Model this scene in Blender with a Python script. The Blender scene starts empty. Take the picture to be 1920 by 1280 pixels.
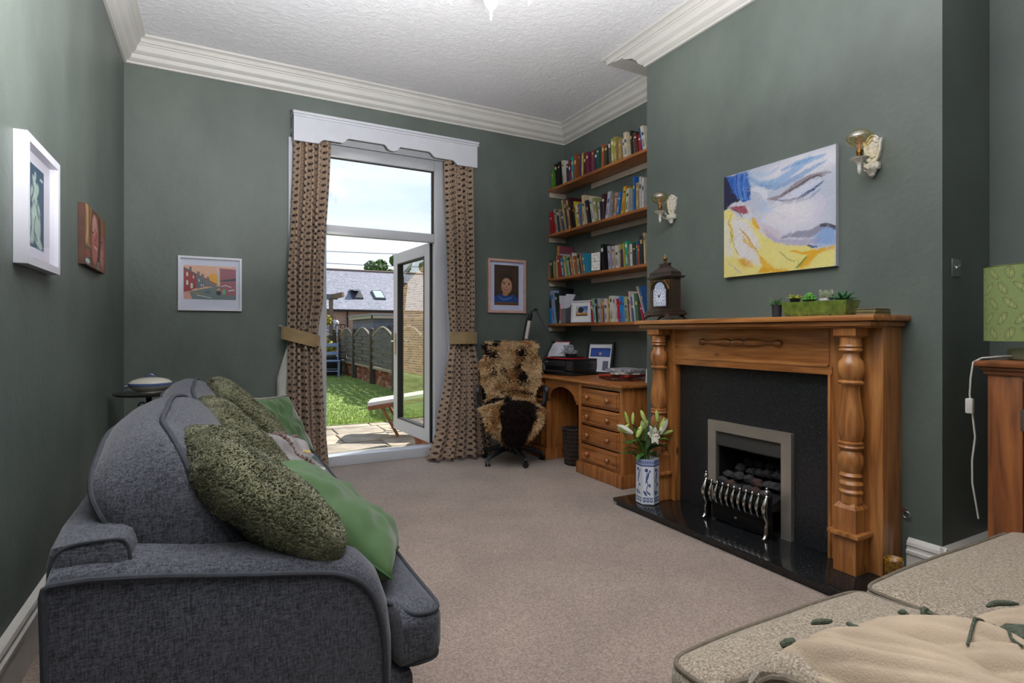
import bpy, bmesh, math, random
import numpy as np
from mathutils import Vector, Matrix, noise
PI=math.pi
random.seed(7)
C=bpy.context.scene.collection
# ---------------------------------------------------------------- camera, sky, lights, exposure
S=bpy.context.scene
cam=bpy.data.objects.new('camera',bpy.data.cameras.new('camera')); C.objects.link(cam)
cam.location=(0,0,1.25); cam.rotation_euler=(PI/2,0,-math.radians(28.195))
cam.data.sensor_width=36; cam.data.lens=1039.8/1920*36; cam.data.shift_y=-17.9/1920
cam.data.clip_start=.03; cam.data.clip_end=400
S.camera=cam
S.view_settings.view_transform='Standard'; S.view_settings.look='None'
S.view_settings.exposure=0; S.view_settings.gamma=1; S.view_settings.use_curve_mapping=False
W=bpy.data.worlds.new('sky'); S.world=W; W.use_nodes=True
n=W.node_tree.nodes; l=W.node_tree.links; n.clear()
o=n.new('ShaderNodeOutputWorld'); bg=n.new('ShaderNodeBackground'); tc=n.new('ShaderNodeTexCoord')
sx=n.new('ShaderNodeSeparateXYZ'); l.new(tc.outputs['Generated'],sx.inputs[0])
rp=n.new('ShaderNodeValToRGB'); l.new(sx.outputs['Z'],rp.inputs[0])
e=rp.color_ramp.elements; e[0].position=0; e[0].color=(.86,.91,.98,1); e[1].position=.7; e[1].color=(.30,.50,.86,1)
q=e.new(.12); q.color=(.80,.88,.98,1); q=e.new(.35); q.color=(.55,.73,.95,1)
mp=n.new('ShaderNodeMapping'); mp.inputs['Scale'].default_value=(1.2,1.2,5); mp.inputs['Rotation'].default_value=(.0,.25,.0)
l.new(tc.outputs['Generated'],mp.inputs[0])
nz=n.new('ShaderNodeTexNoise'); nz.inputs['Scale'].default_value=2.6; nz.inputs['Detail'].default_value=6; l.new(mp.outputs[0],nz.inputs[0])
r2=n.new('ShaderNodeValToRGB'); l.new(nz.outputs[0],r2.inputs[0]); r2.color_ramp.elements[0].position=.42; r2.color_ramp.elements[1].position=.72
mx=n.new('ShaderNodeMix'); mx.data_type='RGBA'; l.new(r2.outputs[0],mx.inputs[0]); l.new(rp.outputs[0],mx.inputs[6]); mx.inputs[7].default_value=(.96,.97,1,1)
l.new(mx.outputs[2],bg.inputs[0]); bg.inputs[1].default_value=1.25; l.new(bg.outputs[0],o.inputs[0])
def light(name,kind,loc,rot,energy,size=1,size_y=None,color=(1,1,1)):
    d=bpy.data.lights.new(name,kind); ob=bpy.data.objects.new(name,d); C.objects.link(ob)
    ob.location=loc; ob.rotation_euler=rot; d.energy=energy; d.color=color
    if kind=='AREA':
        d.shape='RECTANGLE' if size_y else 'DISK'; d.size=size
        if size_y: d.size_y=size_y
    elif kind=='SUN': d.angle=math.radians(.6)
    return ob
def aim(ob,t):
    ob.rotation_euler=(Vector(t)-ob.location).to_track_quat('-Z','Y').to_euler()
sun=light('sun','SUN',(10,20,20),(0,0,0),11,color=(1,.95,.88)); aim(sun,(10-.78,20-.28,20-.82))
# photographer's flash bounced off the ceiling
fl=light('bounced_flash','AREA',(.8,1.35,1.95),(0,0,0),355,.5,color=(1,.99,.985)); aim(fl,(.35,1.44,3.56))
# added soft fill behind the camera, as if a bay window stood there
bw=light('added_rear_fill','AREA',(1.3,-1.35,1.75),(0,0,0),5,2.4,1.9,color=(.93,.97,1)); aim(bw,(1.3,3,1.5))
# ---------------------------------------------------------------- materials
def lin(h):
    if isinstance(h,str):
        c=[int(h[i:i+2],16)/255 for i in (0,2,4)]
        return tuple(x/12.92 if x<=.04045 else ((x+.055)/1.055)**2.4 for x in c)
    return tuple(h)
MC={}
def M(name,col,rough=.6,metal=0,var=0,vs=8,bump=0,bs=60,col2=None,stretch=(1,1,1),spec=.5,sheen=0,coat=0,em=0,detail=4):
    if name in MC: return MC[name]
    m=bpy.data.materials.new(name); MC[name]=m; m.use_nodes=True
    nt=m.node_tree; N=nt.nodes; L=nt.links; b=N['Principled BSDF']
    c=lin(col); b.inputs['Base Color'].default_value=(*c,1)
    b.inputs['Roughness'].default_value=rough; b.inputs['Metallic'].default_value=metal
    b.inputs['Specular IOR Level'].default_value=spec
    if sheen: b.inputs['Sheen Weight'].default_value=sheen
    if coat: b.inputs['Coat Weight'].default_value=coat; b.inputs['Coat Roughness'].default_value=.15
    if em: b.inputs['Emission Color'].default_value=(*c,1); b.inputs['Emission Strength'].default_value=em
    if var or bump or col2:
        t=N.new('ShaderNodeTexCoord'); mpp=N.new('ShaderNodeMapping'); mpp.inputs['Scale'].default_value=stretch
        L.new(t.outputs['Object'],mpp.inputs[0])
    if var or col2:
        z=N.new('ShaderNodeTexNoise'); z.inputs['Scale'].default_value=vs; z.inputs['Detail'].default_value=detail
        L.new(mpp.outputs[0],z.inputs[0])
        r=N.new('ShaderNodeValToRGB'); L.new(z.outputs[0],r.inputs[0])
        r.color_ramp.elements[0].position=.3; r.color_ramp.elements[1].position=.7
        a=tuple(max(0,x*(1-var)) for x in c); d=lin(col2) if col2 else tuple(min(1,x*(1+var)) for x in c)
        r.color_ramp.elements[0].color=(*a,1); r.color_ramp.elements[1].color=(*d,1)
        L.new(r.outputs[0],b.inputs['Base Color'])
    if bump:
        z2=N.new('ShaderNodeTexNoise'); z2.inputs['Scale'].default_value=bs; z2.inputs['Detail'].default_value=3
        L.new(mpp.outputs[0],z2.inputs[0]); bp=N.new('ShaderNodeBump'); bp.inputs['Strength'].default_value=bump
        bp.inputs['Distance'].default_value=.01; L.new(z2.outputs[0],bp.inputs['Height']); L.new(bp.outputs[0],b.inputs['Normal'])
    return m
def Mcol(name,rough=.6,coat=0):                     # colour comes from the mesh's painted attribute (flat prints)
    if name in MC: return MC[name]
    m=bpy.data.materials.new(name); MC[name]=m; m.use_nodes=True; N=m.node_tree.nodes; b=N['Principled BSDF']
    a=N.new('ShaderNodeAttribute'); a.attribute_name='Col'; m.node_tree.links.new(a.outputs['Color'],b.inputs['Base Color'])
    b.inputs['Roughness'].default_value=rough
    if coat: b.inputs['Coat Weight'].default_value=coat; b.inputs['Coat Roughness'].default_value=.05
    return m
def wood(name,base,dark,light_,axis='z',rough=.38,scale=1,knots=True,coat=.25):
    if name in MC: return MC[name]
    m=bpy.data.materials.new(name); MC[name]=m; m.use_nodes=True
    nt=m.node_tree; N=nt.nodes; L=nt.links; b=N['Principled BSDF']
    t=N.new('ShaderNodeTexCoord'); mpp=N.new('ShaderNodeMapping'); s={'z':(14,14,1.2),'y':(14,1.2,14),'x':(1.2,14,14)}[axis]
    mpp.inputs['Scale'].default_value=tuple(q*scale for q in s); L.new(t.outputs['Object'],mpp.inputs[0])
    z=N.new('ShaderNodeTexNoise'); z.inputs['Scale'].default_value=2.2; z.inputs['Detail'].default_value=5; z.inputs['Distortion'].default_value=.6
    L.new(mpp.outputs[0],z.inputs[0]); r=N.new('ShaderNodeValToRGB'); L.new(z.outputs[0],r.inputs[0])
    e=r.color_ramp.elements; e[0].position=.28; e[0].color=(*lin(dark),1); e[1].position=.74; e[1].color=(*lin(light_),1)
    q=e.new(.5); q.color=(*lin(base),1)
    out=r.outputs[0]
    if knots:
        v=N.new('ShaderNodeTexVoronoi'); v.inputs['Scale'].default_value=1; mp2=N.new('ShaderNodeMapping')
        k={'z':(7,7,3.2),'y':(7,3.2,7),'x':(3.2,7,7)}[axis]; mp2.inputs['Scale'].default_value=k
        L.new(t.outputs['Object'],mp2.inputs[0]); L.new(mp2.outputs[0],v.inputs[0])
        r2=N.new('ShaderNodeValToRGB'); L.new(v.outputs['Distance'],r2.inputs[0])
        r2.color_ramp.elements[0].position=.06; r2.color_ramp.elements[0].color=(1,1,1,1)
        r2.color_ramp.elements[1].position=.13; r2.color_ramp.elements[1].color=(0,0,0,1)
        mx=N.new('ShaderNodeMix'); mx.data_type='RGBA'; L.new(r2.outputs[0],mx.inputs[0]); L.new(out,mx.inputs[6])
        mx.inputs[7].default_value=(*[x*.45 for x in lin(dark)],1); out=mx.outputs[2]
    L.new(out,b.inputs['Base Color']); b.inputs['Roughness'].default_value=rough
    b.inputs['Coat Weight'].default_value=coat; b.inputs['Coat Roughness'].default_value=.25
    bp=N.new('ShaderNodeBump'); bp.inputs['Strength'].default_value=.12; bp.inputs['Distance'].default_value=.004
    L.new(z.outputs[0],bp.inputs['Height']); L.new(bp.outputs[0],b.inputs['Normal'])
    return m
def glass(name,tint=(1,1,1),refl=.12,rough=0,ior=1.5):
    if name in MC: return MC[name]
    m=bpy.data.materials.new(name); MC[name]=m; m.use_nodes=True; nt=m.node_tree; N=nt.nodes; L=nt.links; N.clear()
    o=N.new('ShaderNodeOutputMaterial'); t=N.new('ShaderNodeBsdfTransparent'); t.inputs[0].default_value=(*tint,1)
    g=N.new('ShaderNodeBsdfGlossy'); g.inputs['Roughness'].default_value=rough
    f=N.new('ShaderNodeFresnel'); f.inputs[0].default_value=ior; a=N.new('ShaderNodeMath'); a.operation='ADD'; a.use_clamp=True
    L.new(f.outputs[0],a.inputs[0]); a.inputs[1].default_value=refl; gm=N.new('ShaderNodeNewGeometry'); iv=N.new('ShaderNodeMath'); iv.operation='SUBTRACT'; iv.inputs[0].default_value=1; L.new(gm.outputs['Backfacing'],iv.inputs[1]); mu=N.new('ShaderNodeMath'); mu.operation='MULTIPLY'; L.new(a.outputs[0],mu.inputs[0]); L.new(iv.outputs[0],mu.inputs[1])
    x=N.new('ShaderNodeMixShader'); L.new(mu.outputs[0],x.inputs[0]); L.new(t.outputs[0],x.inputs[1]); L.new(g.outputs[0],x.inputs[2]); L.new(x.outputs[0],o.inputs[0])
    return m
# ---------------------------------------------------------------- mesh building
class MB:
    def __init__(s): s.v=[]; s.f=[]; s.uv=None
    def add(s,vs,fs):
        k=len(s.v); s.v+= [tuple(p) for p in vs]; s.f+= [tuple(i+k for i in q) for q in fs]; return s
    def box(s,x0,x1,y0,y1,z0,z1,b=0):
        if b<=0:
            v=[(x,y,z) for z in (z0,z1) for y in (y0,y1) for x in (x0,x1)]
            return s.add(v,[(0,2,3,1),(4,5,7,6),(0,1,5,4),(2,6,7,3),(0,4,6,2),(1,3,7,5)])
        bm=bmesh.new(); bmesh.ops.create_cube(bm,size=1)
        for v in bm.verts: v.co=Vector(((x0+x1)/2+v.co.x*(x1-x0),(y0+y1)/2+v.co.y*(y1-y0),(z0+z1)/2+v.co.z*(z1-z0)))
        b=min(b,(x1-x0)*.45,(y1-y0)*.45,(z1-z0)*.45)
        bmesh.ops.bevel(bm,geom=bm.edges[:],offset=b,segments=2,affect='EDGES',profile=.6)
        bm.verts.index_update(); s.add([v.co[:] for v in bm.verts],[[v.index for v in f.verts] for f in bm.faces]); bm.free(); return s
    def obox(s,c,ax,ay,az):                           # oriented box: centre and three half vectors
        c,ax,ay,az=map(Vector,(c,ax,ay,az))
        v=[c+i*ax+j*ay+k*az for k in (-1,1) for j in (-1,1) for i in (-1,1)]
        return s.add(v,[(0,2,3,1),(4,5,7,6),(0,1,5,4),(2,6,7,3),(0,4,6,2),(1,3,7,5)])
    def bar(s,a,b,w,d,up=(0,0,1)):
        a,b=Vector(a),Vector(b); t=(b-a); L=t.length; t.normalize(); u=Vector(up)
        if abs(t.dot(u))>.95: u=Vector((1,0,0))
        sd=t.cross(u).normalized(); u=sd.cross(t).normalized()
        return s.obox((a+b)/2,t*L/2,sd*w/2,u*d/2)
    def tube(s,pts,r,n=8,closed=False,cap=True):
        P=[Vector(p) for p in pts]; N=len(P); R=r if hasattr(r,'__len__') else [r]*N
        rings=[]; prev=None
        for i in range(N):
            if closed: t=P[(i+1)%N]-P[i-1]
            else: t=P[min(i+1,N-1)]-P[max(i-1,0)]
            t=t.normalized() if t.length>1e-9 else Vector((0,0,1))
            if prev is None:
                u=Vector((0,0,1)) if abs(t.z)<.9 else Vector((1,0,0))
                u=(u-t*u.dot(t)).normalized()
            else:
                u=prev-t*prev.dot(t); u=u.normalized() if u.length>1e-6 else prev
            prev=u; w=t.cross(u)
            rings.append([P[i]+(u*math.cos(2*PI*k/n)+w*math.sin(2*PI*k/n))*R[i] for k in range(n)])
        k0=len(s.v)
        for rg in rings: s.v+=[tuple(p) for p in rg]
        for i in range(N if closed else N-1):
            a=k0+i*n; b=k0+((i+1)%N)*n
            for k in range(n): s.f.append((a+k,a+(k+1)%n,b+(k+1)%n,b+k))
        if cap and not closed:
            s.f.append(tuple(k0+k for k in range(n))[::-1]); s.f.append(tuple(k0+(N-1)*n+k for k in range(n)))
        return s
    def lathe(s,prof,c=(0,0,0),n=24,axis='z',sx=1,sy=1,rot=0,sq=0):
        k0=len(s.v); c=Vector(c)
        for z,r in prof:
            for k in range(n):
                a=2*PI*k/n+rot; x,y=r*math.cos(a)*sx,r*math.sin(a)*sy
                p={'z':(x,y,z),'y':(x,z,y),'x':(z,x,y)}[axis]; s.v.append(tuple(c+Vector(p)))
        for i in range(len(prof)-1):
            for k in range(n):
                a=k0+i*n; b=a+n; s.f.append((a+k,a+(k+1)%n,b+(k+1)%n,b+k))
        s.f.append(tuple(k0+k for k in range(n))[::-1]); s.f.append(tuple(k0+(len(prof)-1)*n+k for k in range(n)))
        return s
    def prism(s,poly,f,d0,d1):                        # poly 2D, f(a,b,d)->xyz
        n=len(poly); v=[f(a,b,d0) for a,b in poly]+[f(a,b,d1) for a,b in poly]
        return s.add(v,[tuple(range(n))[::-1],tuple(range(n,2*n))]+[(i,(i+1)%n,n+(i+1)%n,n+i) for i in range(n)])
    def grid(s,fn,nu,nv,cu=False,cv=False):
        k0=len(s.v)
        for j in range(nv+(0 if cv else 1)):
            for i in range(nu+(0 if cu else 1)): s.v.append(tuple(fn(i/nu,j/nv)))
        w=nu+(0 if cu else 1); h=nv+(0 if cv else 1)
        for j in range(nv):
            for i in range(nu):
                a=j*w+i; b=j*w+(i+1)%w; c=((j+1)%h)*w+(i+1)%w; d=((j+1)%h)*w+i
                s.f.append((k0+a,k0+b,k0+c,k0+d))
        return s
    def loft(s,loops,capped=True,closed=False):
        k0=len(s.v); n=len(loops[0])
        for lp in loops: s.v+=[tuple(p) for p in lp]
        for i in range(len(loops)-(0 if closed else 1)):
            a=k0+i*n; b=k0+((i+1)%len(loops))*n
            for k in range(n): s.f.append((a+k,a+(k+1)%n,b+(k+1)%n,b+k))
        if capped and not closed:
            s.f.append(tuple(k0+k for k in range(n))[::-1]); s.f.append(tuple(k0+(len(loops)-1)*n+k for k in range(n)))
        return s
    def rbox(s,x0,x1,y0,y1,z0,z1,r,n=8,bulge=(0,0,0),df=None):   # soft rounded box, faces puffed out
        h=Vector(((x1-x0)/2,(y1-y0)/2,(z1-z0)/2)); c=Vector(((x0+x1)/2,(y0+y1)/2,(z0+z1)/2)); r=min(r,*h)
        bm=bmesh.new(); bmesh.ops.create_cube(bm,size=2); bmesh.ops.subdivide_edges(bm,edges=bm.edges[:],cuts=n,use_grid_fill=True)
        for v in bm.verts:
            q=v.co.copy()
            for i in range(3):                        # cluster the rows near the corners
                q[i]=math.copysign(abs(q[i])**.55,q[i])
            p=Vector((q.x*h.x,q.y*h.y,q.z*h.z)); inn=Vector([max(-(h[i]-r),min(h[i]-r,p[i])) for i in range(3)])
            d=p-inn; p=inn+(d.normalized()*r if d.length>1e-9 else d)
            u=Vector((p.x/h.x,p.y/h.y,p.z/h.z)); w=[max(0,1-u[i]*u[i])**.7 for i in range(3)]
            p+=Vector((u.x*bulge[0]*w[1]*w[2],u.y*bulge[1]*w[0]*w[2],u.z*bulge[2]*w[0]*w[1]))
            p+=c; v.co=Vector(df(p)) if df else p
        bm.verts.index_update(); s.add([v.co[:] for v in bm.verts],[[v.index for v in f.verts] for f in bm.faces]); bm.free(); return s
from mathutils.bvhtree import BVHTree
def snap(mb,pts,off=.0,closed=False,step=.02):      # lay a piping line onto the surface of a cushion
    t=BVHTree.FromPolygons([Vector(p) for p in mb.v],[list(f) for f in mb.f]); Q=[]
    P=[Vector(p) for p in pts]; n=len(P)
    for i in range(n if closed else n-1):
        a,b=P[i],P[(i+1)%n]; m=max(1,int((b-a).length/step))
        for k in range(m): Q.append(a.lerp(b,k/m))
    if not closed: Q.append(P[-1])
    R=[]
    for q in Q:
        c,nn,_,_=t.find_nearest(q); o=(q-c); o=o.normalized() if o.length>1e-5 else nn
        R.append(c+o*off*.6)
    for _ in range(3):
        S_=R[:]
        for i in range(len(R)):
            if closed or 0<i<len(R)-1: S_[i]=R[i]*.5+(R[i-1]+R[(i+1)%len(R)])*.25
        R=S_
    return R
def setp(o,label=None,cat=None,group=None,kind=None):
    if label: o['label']=label
    if cat: o['category']=cat
    if group: o['group']=group
    if kind: o['kind']=kind
    return o
WM={}
def thing(name,label,cat,loc=(0,0,0),rz=0,group=None,kind=None):
    o=bpy.data.objects.new(name,None); C.objects.link(o); o.location=loc; o.rotation_euler=(0,0,rz); o.empty_display_size=.05
    WM[o.name]=Matrix.Translation(loc)@Matrix.Rotation(rz,4,'Z'); return setp(o,label,cat,group,kind)
def wm(o): return WM.get(o.name,Matrix.Identity(4))
def ob(name,mb,mat,parent=None,smooth=False,world=True,label=None,kind=None,cat=None,group=None,fixn=True,mats=None,fm=None):
    me=bpy.data.meshes.new(name); v=mb.v; loc=None
    if parent is not None:
        m=wm(parent)
        if world: mi=m.inverted(); v=[tuple(mi@Vector(p)) for p in v]
    else:                                             # a thing that is one mesh: origin at its base
        a=np.array(v); loc=Vector((float((a[:,0].min()+a[:,0].max())/2),float((a[:,1].min()+a[:,1].max())/2),float(a[:,2].min())))
        v=[(p[0]-loc.x,p[1]-loc.y,p[2]-loc.z) for p in v]
    me.from_pydata(v,[],mb.f)
    if mb.uv is not None:
        ul=me.uv_layers.new(name='UVMap'); vi=np.empty(len(me.loops),dtype=np.int32); me.loops.foreach_get('vertex_index',vi)
        ul.data.foreach_set('uv',np.array(mb.uv,dtype=np.float32)[vi].ravel())
    if fixn and len(mb.f)<60000:
        bm=bmesh.new(); bm.from_mesh(me); bmesh.ops.recalc_face_normals(bm,faces=bm.faces[:]); bm.to_mesh(me); bm.free()
    if smooth:
        me.polygons.foreach_set('use_smooth',[True]*len(me.polygons))
        if smooth!='all': me.set_sharp_from_angle(angle=math.radians(38 if smooth is True else smooth))
    me.materials.append(mat)
    if mats:
        for x in mats: me.materials.append(x)
        me.polygons.foreach_set('material_index',fm)
    o=bpy.data.objects.new(name,me); C.objects.link(o)
    if parent is not None: o.parent=parent; WM[o.name]=wm(parent)
    else: o.location=loc; WM[o.name]=Matrix.Translation(loc)
    return setp(o,label,cat,group,kind)
def struct(name,mb,mat,parent=None,**k):
    return ob(name,mb,mat,parent,kind='structure' if parent is None else None,**k)
def inst(src,name,parent,mat4):                        # a copy sharing its mesh, placed in the parent's frame
    o=bpy.data.objects.new(name,src.data); C.objects.link(o); o.parent=parent; o.matrix_local=mat4; return o
# ---------------------------------------------------------------- flat prints: a painted raster on a fine grid
class Pic:
    def __init__(s,w,h,bg): s.w,s.h=w,h; s.a=np.zeros((h,w,3)); s.a[:]=lin(bg); s.Y,s.X=np.mgrid[0:h,0:w]; s.X=(s.X+.5)/w; s.Y=(s.Y+.5)/h; s.rng=np.random.RandomState(3)
    def mix(s,m,c,op=1):
        m=np.clip(m,0,1)[...,None]*op; s.a=s.a*(1-m)+np.array(lin(c))*m; return s
    def poly(s,pts,c,op=1,soft=.004):
        ins=np.zeros((s.h,s.w),bool); dm=np.full((s.h,s.w),9.)
        for i in range(len(pts)):
            (x0,y0),(x1,y1)=pts[i],pts[(i+1)%len(pts)]
            cnd=((y0>s.Y)!=(y1>s.Y)); xx=(x1-x0)*(s.Y-y0)/((y1-y0) or 1e-9)+x0; ins^=cnd&(s.X<xx)
            t=np.clip(((s.X-x0)*(x1-x0)+(s.Y-y0)*(y1-y0))/max((x1-x0)**2+(y1-y0)**2,1e-9),0,1)
            dm=np.minimum(dm,np.hypot(s.X-x0-t*(x1-x0),s.Y-y0-t*(y1-y0)))
        d=np.where(ins,dm,-dm); return s.mix(d/soft+.5,c,op)
    def ell(s,x,y,rx,ry,c,op=1,rot=0,soft=.15):
        ca,sa=math.cos(rot),math.sin(rot); dx,dy=s.X-x,s.Y-y; u=(dx*ca+dy*sa)/rx; v=(-dx*sa+dy*ca)/ry
        return s.mix((1-np.hypot(u,v))/soft+.5,c,op)
    def line(s,pts,w,c,op=1,taper=False):
        # smooth curve through the points
        P=[]; n=len(pts)
        for i in range(n-1):
            p0,p1,p2,p3=[np.array(pts[max(0,min(n-1,k))]) for k in (i-1,i,i+1,i+2)]
            for t in np.linspace(0,1,7)[:-1]: P.append(.5*((2*p1)+(-p0+p2)*t+(2*p0-5*p1+4*p2-p3)*t*t+(-p0+3*p1-3*p2+p3)*t**3))
        P.append(np.array(pts[-1])); best=np.full((s.h,s.w),-9.); K=len(P)
        for i in range(K-1):
            (x0,y0),(x1,y1)=P[i],P[i+1]; t=np.clip(((s.X-x0)*(x1-x0)+(s.Y-y0)*(y1-y0))/max((x1-x0)**2+(y1-y0)**2,1e-9),0,1)
            d=np.hypot(s.X-x0-t*(x1-x0),s.Y-y0-t*(y1-y0)); ww=w*(math.sin(PI*(i+.5)/(K-1))**.6 if taper else 1)
            best=np.maximum(best,(ww-d)/(w*.35))
        return s.mix(best+.5,c,op)
    def warp(s,amt,sc=14):
        h,w=s.h,s.w
        def fld():
            g=s.rng.randn(sc+2,sc+2); yy=np.linspace(0,sc,h); xx=np.linspace(0,sc,w); y0=yy.astype(int); x0=xx.astype(int); fy=(yy-y0)[:,None]; fx=(xx-x0)[None]
            return (g[y0][:,x0]*(1-fy)+g[y0+1][:,x0]*fy)*(1-fx)+(g[y0][:,x0+1]*(1-fy)+g[y0+1][:,x0+1]*fy)*fx
        dy,dx=fld()*amt*h,fld()*amt*w; j,i=np.mgrid[0:h,0:w]
        s.a=s.a[np.clip((j+dy).round().astype(int),0,h-1),np.clip((i+dx).round().astype(int),0,w-1)]; return s
    def streak(s,amt,n,ang,ln=.05,wd=.004):            # short brush strokes that drag the local colour
        for _ in range(n):
            x,y=s.rng.rand(2); a=ang+s.rng.randn()*.5; c=s.a[int(y*(s.h-1)),int(x*(s.w-1))]; m=np.zeros((s.h,s.w)); L=ln*(.5+s.rng.rand())
            x0,x1=max(0,int((x-L)*s.w)),int((x+L)*s.w)+1; y0,y1=max(0,int((y-L)*s.h)),int((y+L)*s.h)+1
            X=s.X[y0:y1,x0:x1]-x; Y=s.Y[y0:y1,x0:x1]-y; u=X*math.cos(a)+Y*math.sin(a); v=-X*math.sin(a)+Y*math.cos(a)+u*u*4
            k=np.clip((1-np.abs(v)/wd)*1.5,0,1)*np.clip((1-np.abs(u)/L)*3,0,1)*amt; t=1+s.rng.randn()*.10
            s.a[y0:y1,x0:x1]=np.clip(s.a[y0:y1,x0:x1]*(1-k[...,None])+np.clip(c*t,0,1)*k[...,None],0,1)
        return s
    def grain(s,amt,fx=1,fy=1):
        g=s.rng.randn(max(2,int(s.h/fy)),max(2,int(s.w/fx))); g=np.repeat(np.repeat(g,int(math.ceil(s.h/g.shape[0])),0),int(math.ceil(s.w/g.shape[1])),1)[:s.h,:s.w]
        s.a=np.clip(s.a*(1+amt*g[...,None]),0,1); return s
    def put(s,name,o,U,V,mat,parent,off=0):            # o = top-left, U across, V down (world)
        o,U,V=map(Vector,(o,U,V)); w,h=s.w,s.h
        ii,jj=np.meshgrid(np.arange(w+1)/w,np.arange(h+1)/h)
        v=np.array(o)[None,None]+ii[...,None]*np.array(U)+jj[...,None]*np.array(V)
        return s.mesh(name,v,mat,parent)
    def mesh(s,name,v,mat,parent):
        h,w=s.h,s.w; mi=np.array(wm(parent).inverted()); v=v.reshape(-1,3)@mi[:3,:3].T+mi[:3,3]
        idx=np.arange((w+1)*(h+1)).reshape(h+1,w+1); f=np.stack([idx[1:,:-1],idx[1:,1:],idx[:-1,1:],idx[:-1,:-1]],-1).reshape(-1,4)
        me=bpy.data.meshes.new(name); me.vertices.add(len(v)); me.vertices.foreach_set('co',v.astype(np.float32).ravel())
        me.loops.add(f.size); me.loops.foreach_set('vertex_index',f.ravel().astype(np.int32)); me.polygons.add(len(f))
        me.polygons.foreach_set('loop_start',np.arange(0,f.size,4,dtype=np.int32)); me.update(calc_edges=True); me.validate()
        ca=me.color_attributes.new('Col','FLOAT_COLOR','CORNER'); col=np.ones((len(f),4,4),np.float32); col[:,:,:3]=s.a.reshape(-1,1,3)
        ca.data.foreach_set('color',col.ravel()); me.materials.append(mat)
        ob_=bpy.data.objects.new(name,me); C.objects.link(ob_); ob_.parent=parent; WM[ob_.name]=wm(parent); return ob_
# ================================================================ ROOM
B=5.29; LX=-.63; AL=3.52; BR=3.046; CE=3.56; Y0=1.356; Y1=3.398; YR=-1.6
def wallmat(name,base,hi,lo):
    m=M(name,base,rough=.5,bump=.18,bs=26); nt=m.node_tree; N=nt.nodes; L=nt.links; b=N['Principled BSDF']
    t=N.new('ShaderNodeTexCoord'); mp=N.new('ShaderNodeMapping'); mp.inputs['Scale'].default_value=(1,1,.55); L.new(t.outputs['Object'],mp.inputs[0])
    z=N.new('ShaderNodeTexNoise'); z.inputs['Scale'].default_value=2.4; z.inputs['Detail'].default_value=7; z.inputs['Roughness'].default_value=.6; L.new(mp.outputs[0],z.inputs[0])
    r=N.new('ShaderNodeValToRGB'); L.new(z.outputs[0],r.inputs[0]); e=r.color_ramp.elements
    e[0].position=.3; e[0].color=(*lin(lo),1); e[1].position=.72; e[1].color=(*lin(hi),1)
    L.new(r.outputs[0],b.inputs['Base Color']); return m
GREEN=wallmat('green_wall_paint','565f59','5f6862','4f5752')
WHITE=M('white_gloss_paint','b6b8c0',rough=.35,var=.04)
CREAM=M('cornice_paint','b8b6b2',rough=.55,var=.04,vs=5)
def ceilmat():
    m=M('textured_ceiling_plaster','d8d8dc',rough=.7); nt=m.node_tree; N=nt.nodes; L=nt.links; b=N['Principled BSDF']
    t=N.new('ShaderNodeTexCoord'); z=N.new('ShaderNodeTexNoise'); z.inputs['Scale'].default_value=20; z.inputs['Detail'].default_value=8; z.inputs['Roughness'].default_value=.68; z.inputs['Distortion'].default_value=.7
    L.new(t.outputs['Object'],z.inputs[0]); r=N.new('ShaderNodeValToRGB'); L.new(z.outputs[0],r.inputs[0]); r.color_ramp.elements[0].position=.42; r.color_ramp.elements[1].position=.62
    bp=N.new('ShaderNodeBump'); bp.inputs['Strength'].default_value=.4; bp.inputs['Distance'].default_value=.010; L.new(r.outputs[0],bp.inputs['Height']); L.new(bp.outputs[0],b.inputs['Normal']); return m
CEIL=ceilmat()
def carpetmat():
    m=M('beige_carpet_pile','8a7765',rough=.95,spec=.1,sheen=.3); nt=m.node_tree; N=nt.nodes; L=nt.links; b=N['Principled BSDF']
    t=N.new('ShaderNodeTexCoord'); z=N.new('ShaderNodeTexNoise'); z.inputs['Scale'].default_value=110; z.inputs['Detail'].default_value=3; L.new(t.outputs['Object'],z.inputs[0])
    z2=N.new('ShaderNodeTexNoise'); z2.inputs['Scale'].default_value=2.5; z2.inputs['Detail'].default_value=5; L.new(t.outputs['Object'],z2.inputs[0])
    r=N.new('ShaderNodeValToRGB'); L.new(z.outputs[0],r.inputs[0]); e=r.color_ramp.elements; e[0].position=.3; e[0].color=(*lin('7c6c62'),1); e[1].position=.7; e[1].color=(*lin('aa988c'),1)
    mx=N.new('ShaderNodeMix'); mx.data_type='RGBA'; mx.blend_type='MULTIPLY'; mx.inputs[0].default_value=.5; L.new(r.outputs[0],mx.inputs[6])
    r2=N.new('ShaderNodeValToRGB'); L.new(z2.outputs[0],r2.inputs[0]); r2.color_ramp.elements[0].color=(.62,.62,.62,1); r2.color_ramp.elements[0].position=.3; r2.color_ramp.elements[1].position=.6; L.new(r2.outputs[0],mx.inputs[7]); L.new(mx.outputs[2],b.inputs['Base Color'])
    bp=N.new('ShaderNodeBump'); bp.inputs['Strength'].default_value=.7; bp.inputs['Distance'].default_value=.008; L.new(z.outputs[0],bp.inputs['Height']); L.new(bp.outputs[0],b.inputs['Normal']); return m
struct('floor',MB().box(LX-.15,AL+.15,YR-.15,B+.14,-.06,0),carpetmat())
struct('ceiling',MB().box(LX-.15,AL+.15,YR-.15,B+.3,CE,CE+.08),CEIL)
struct('wall_left',MB().box(LX-.15,LX,YR-.15,B+.3,0,CE),GREEN)
struct('wall_front',MB().box(LX,AL,YR-.15,YR,0,CE),GREEN)
OX0,OX1,OZ=.80,2.16,3.02
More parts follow.
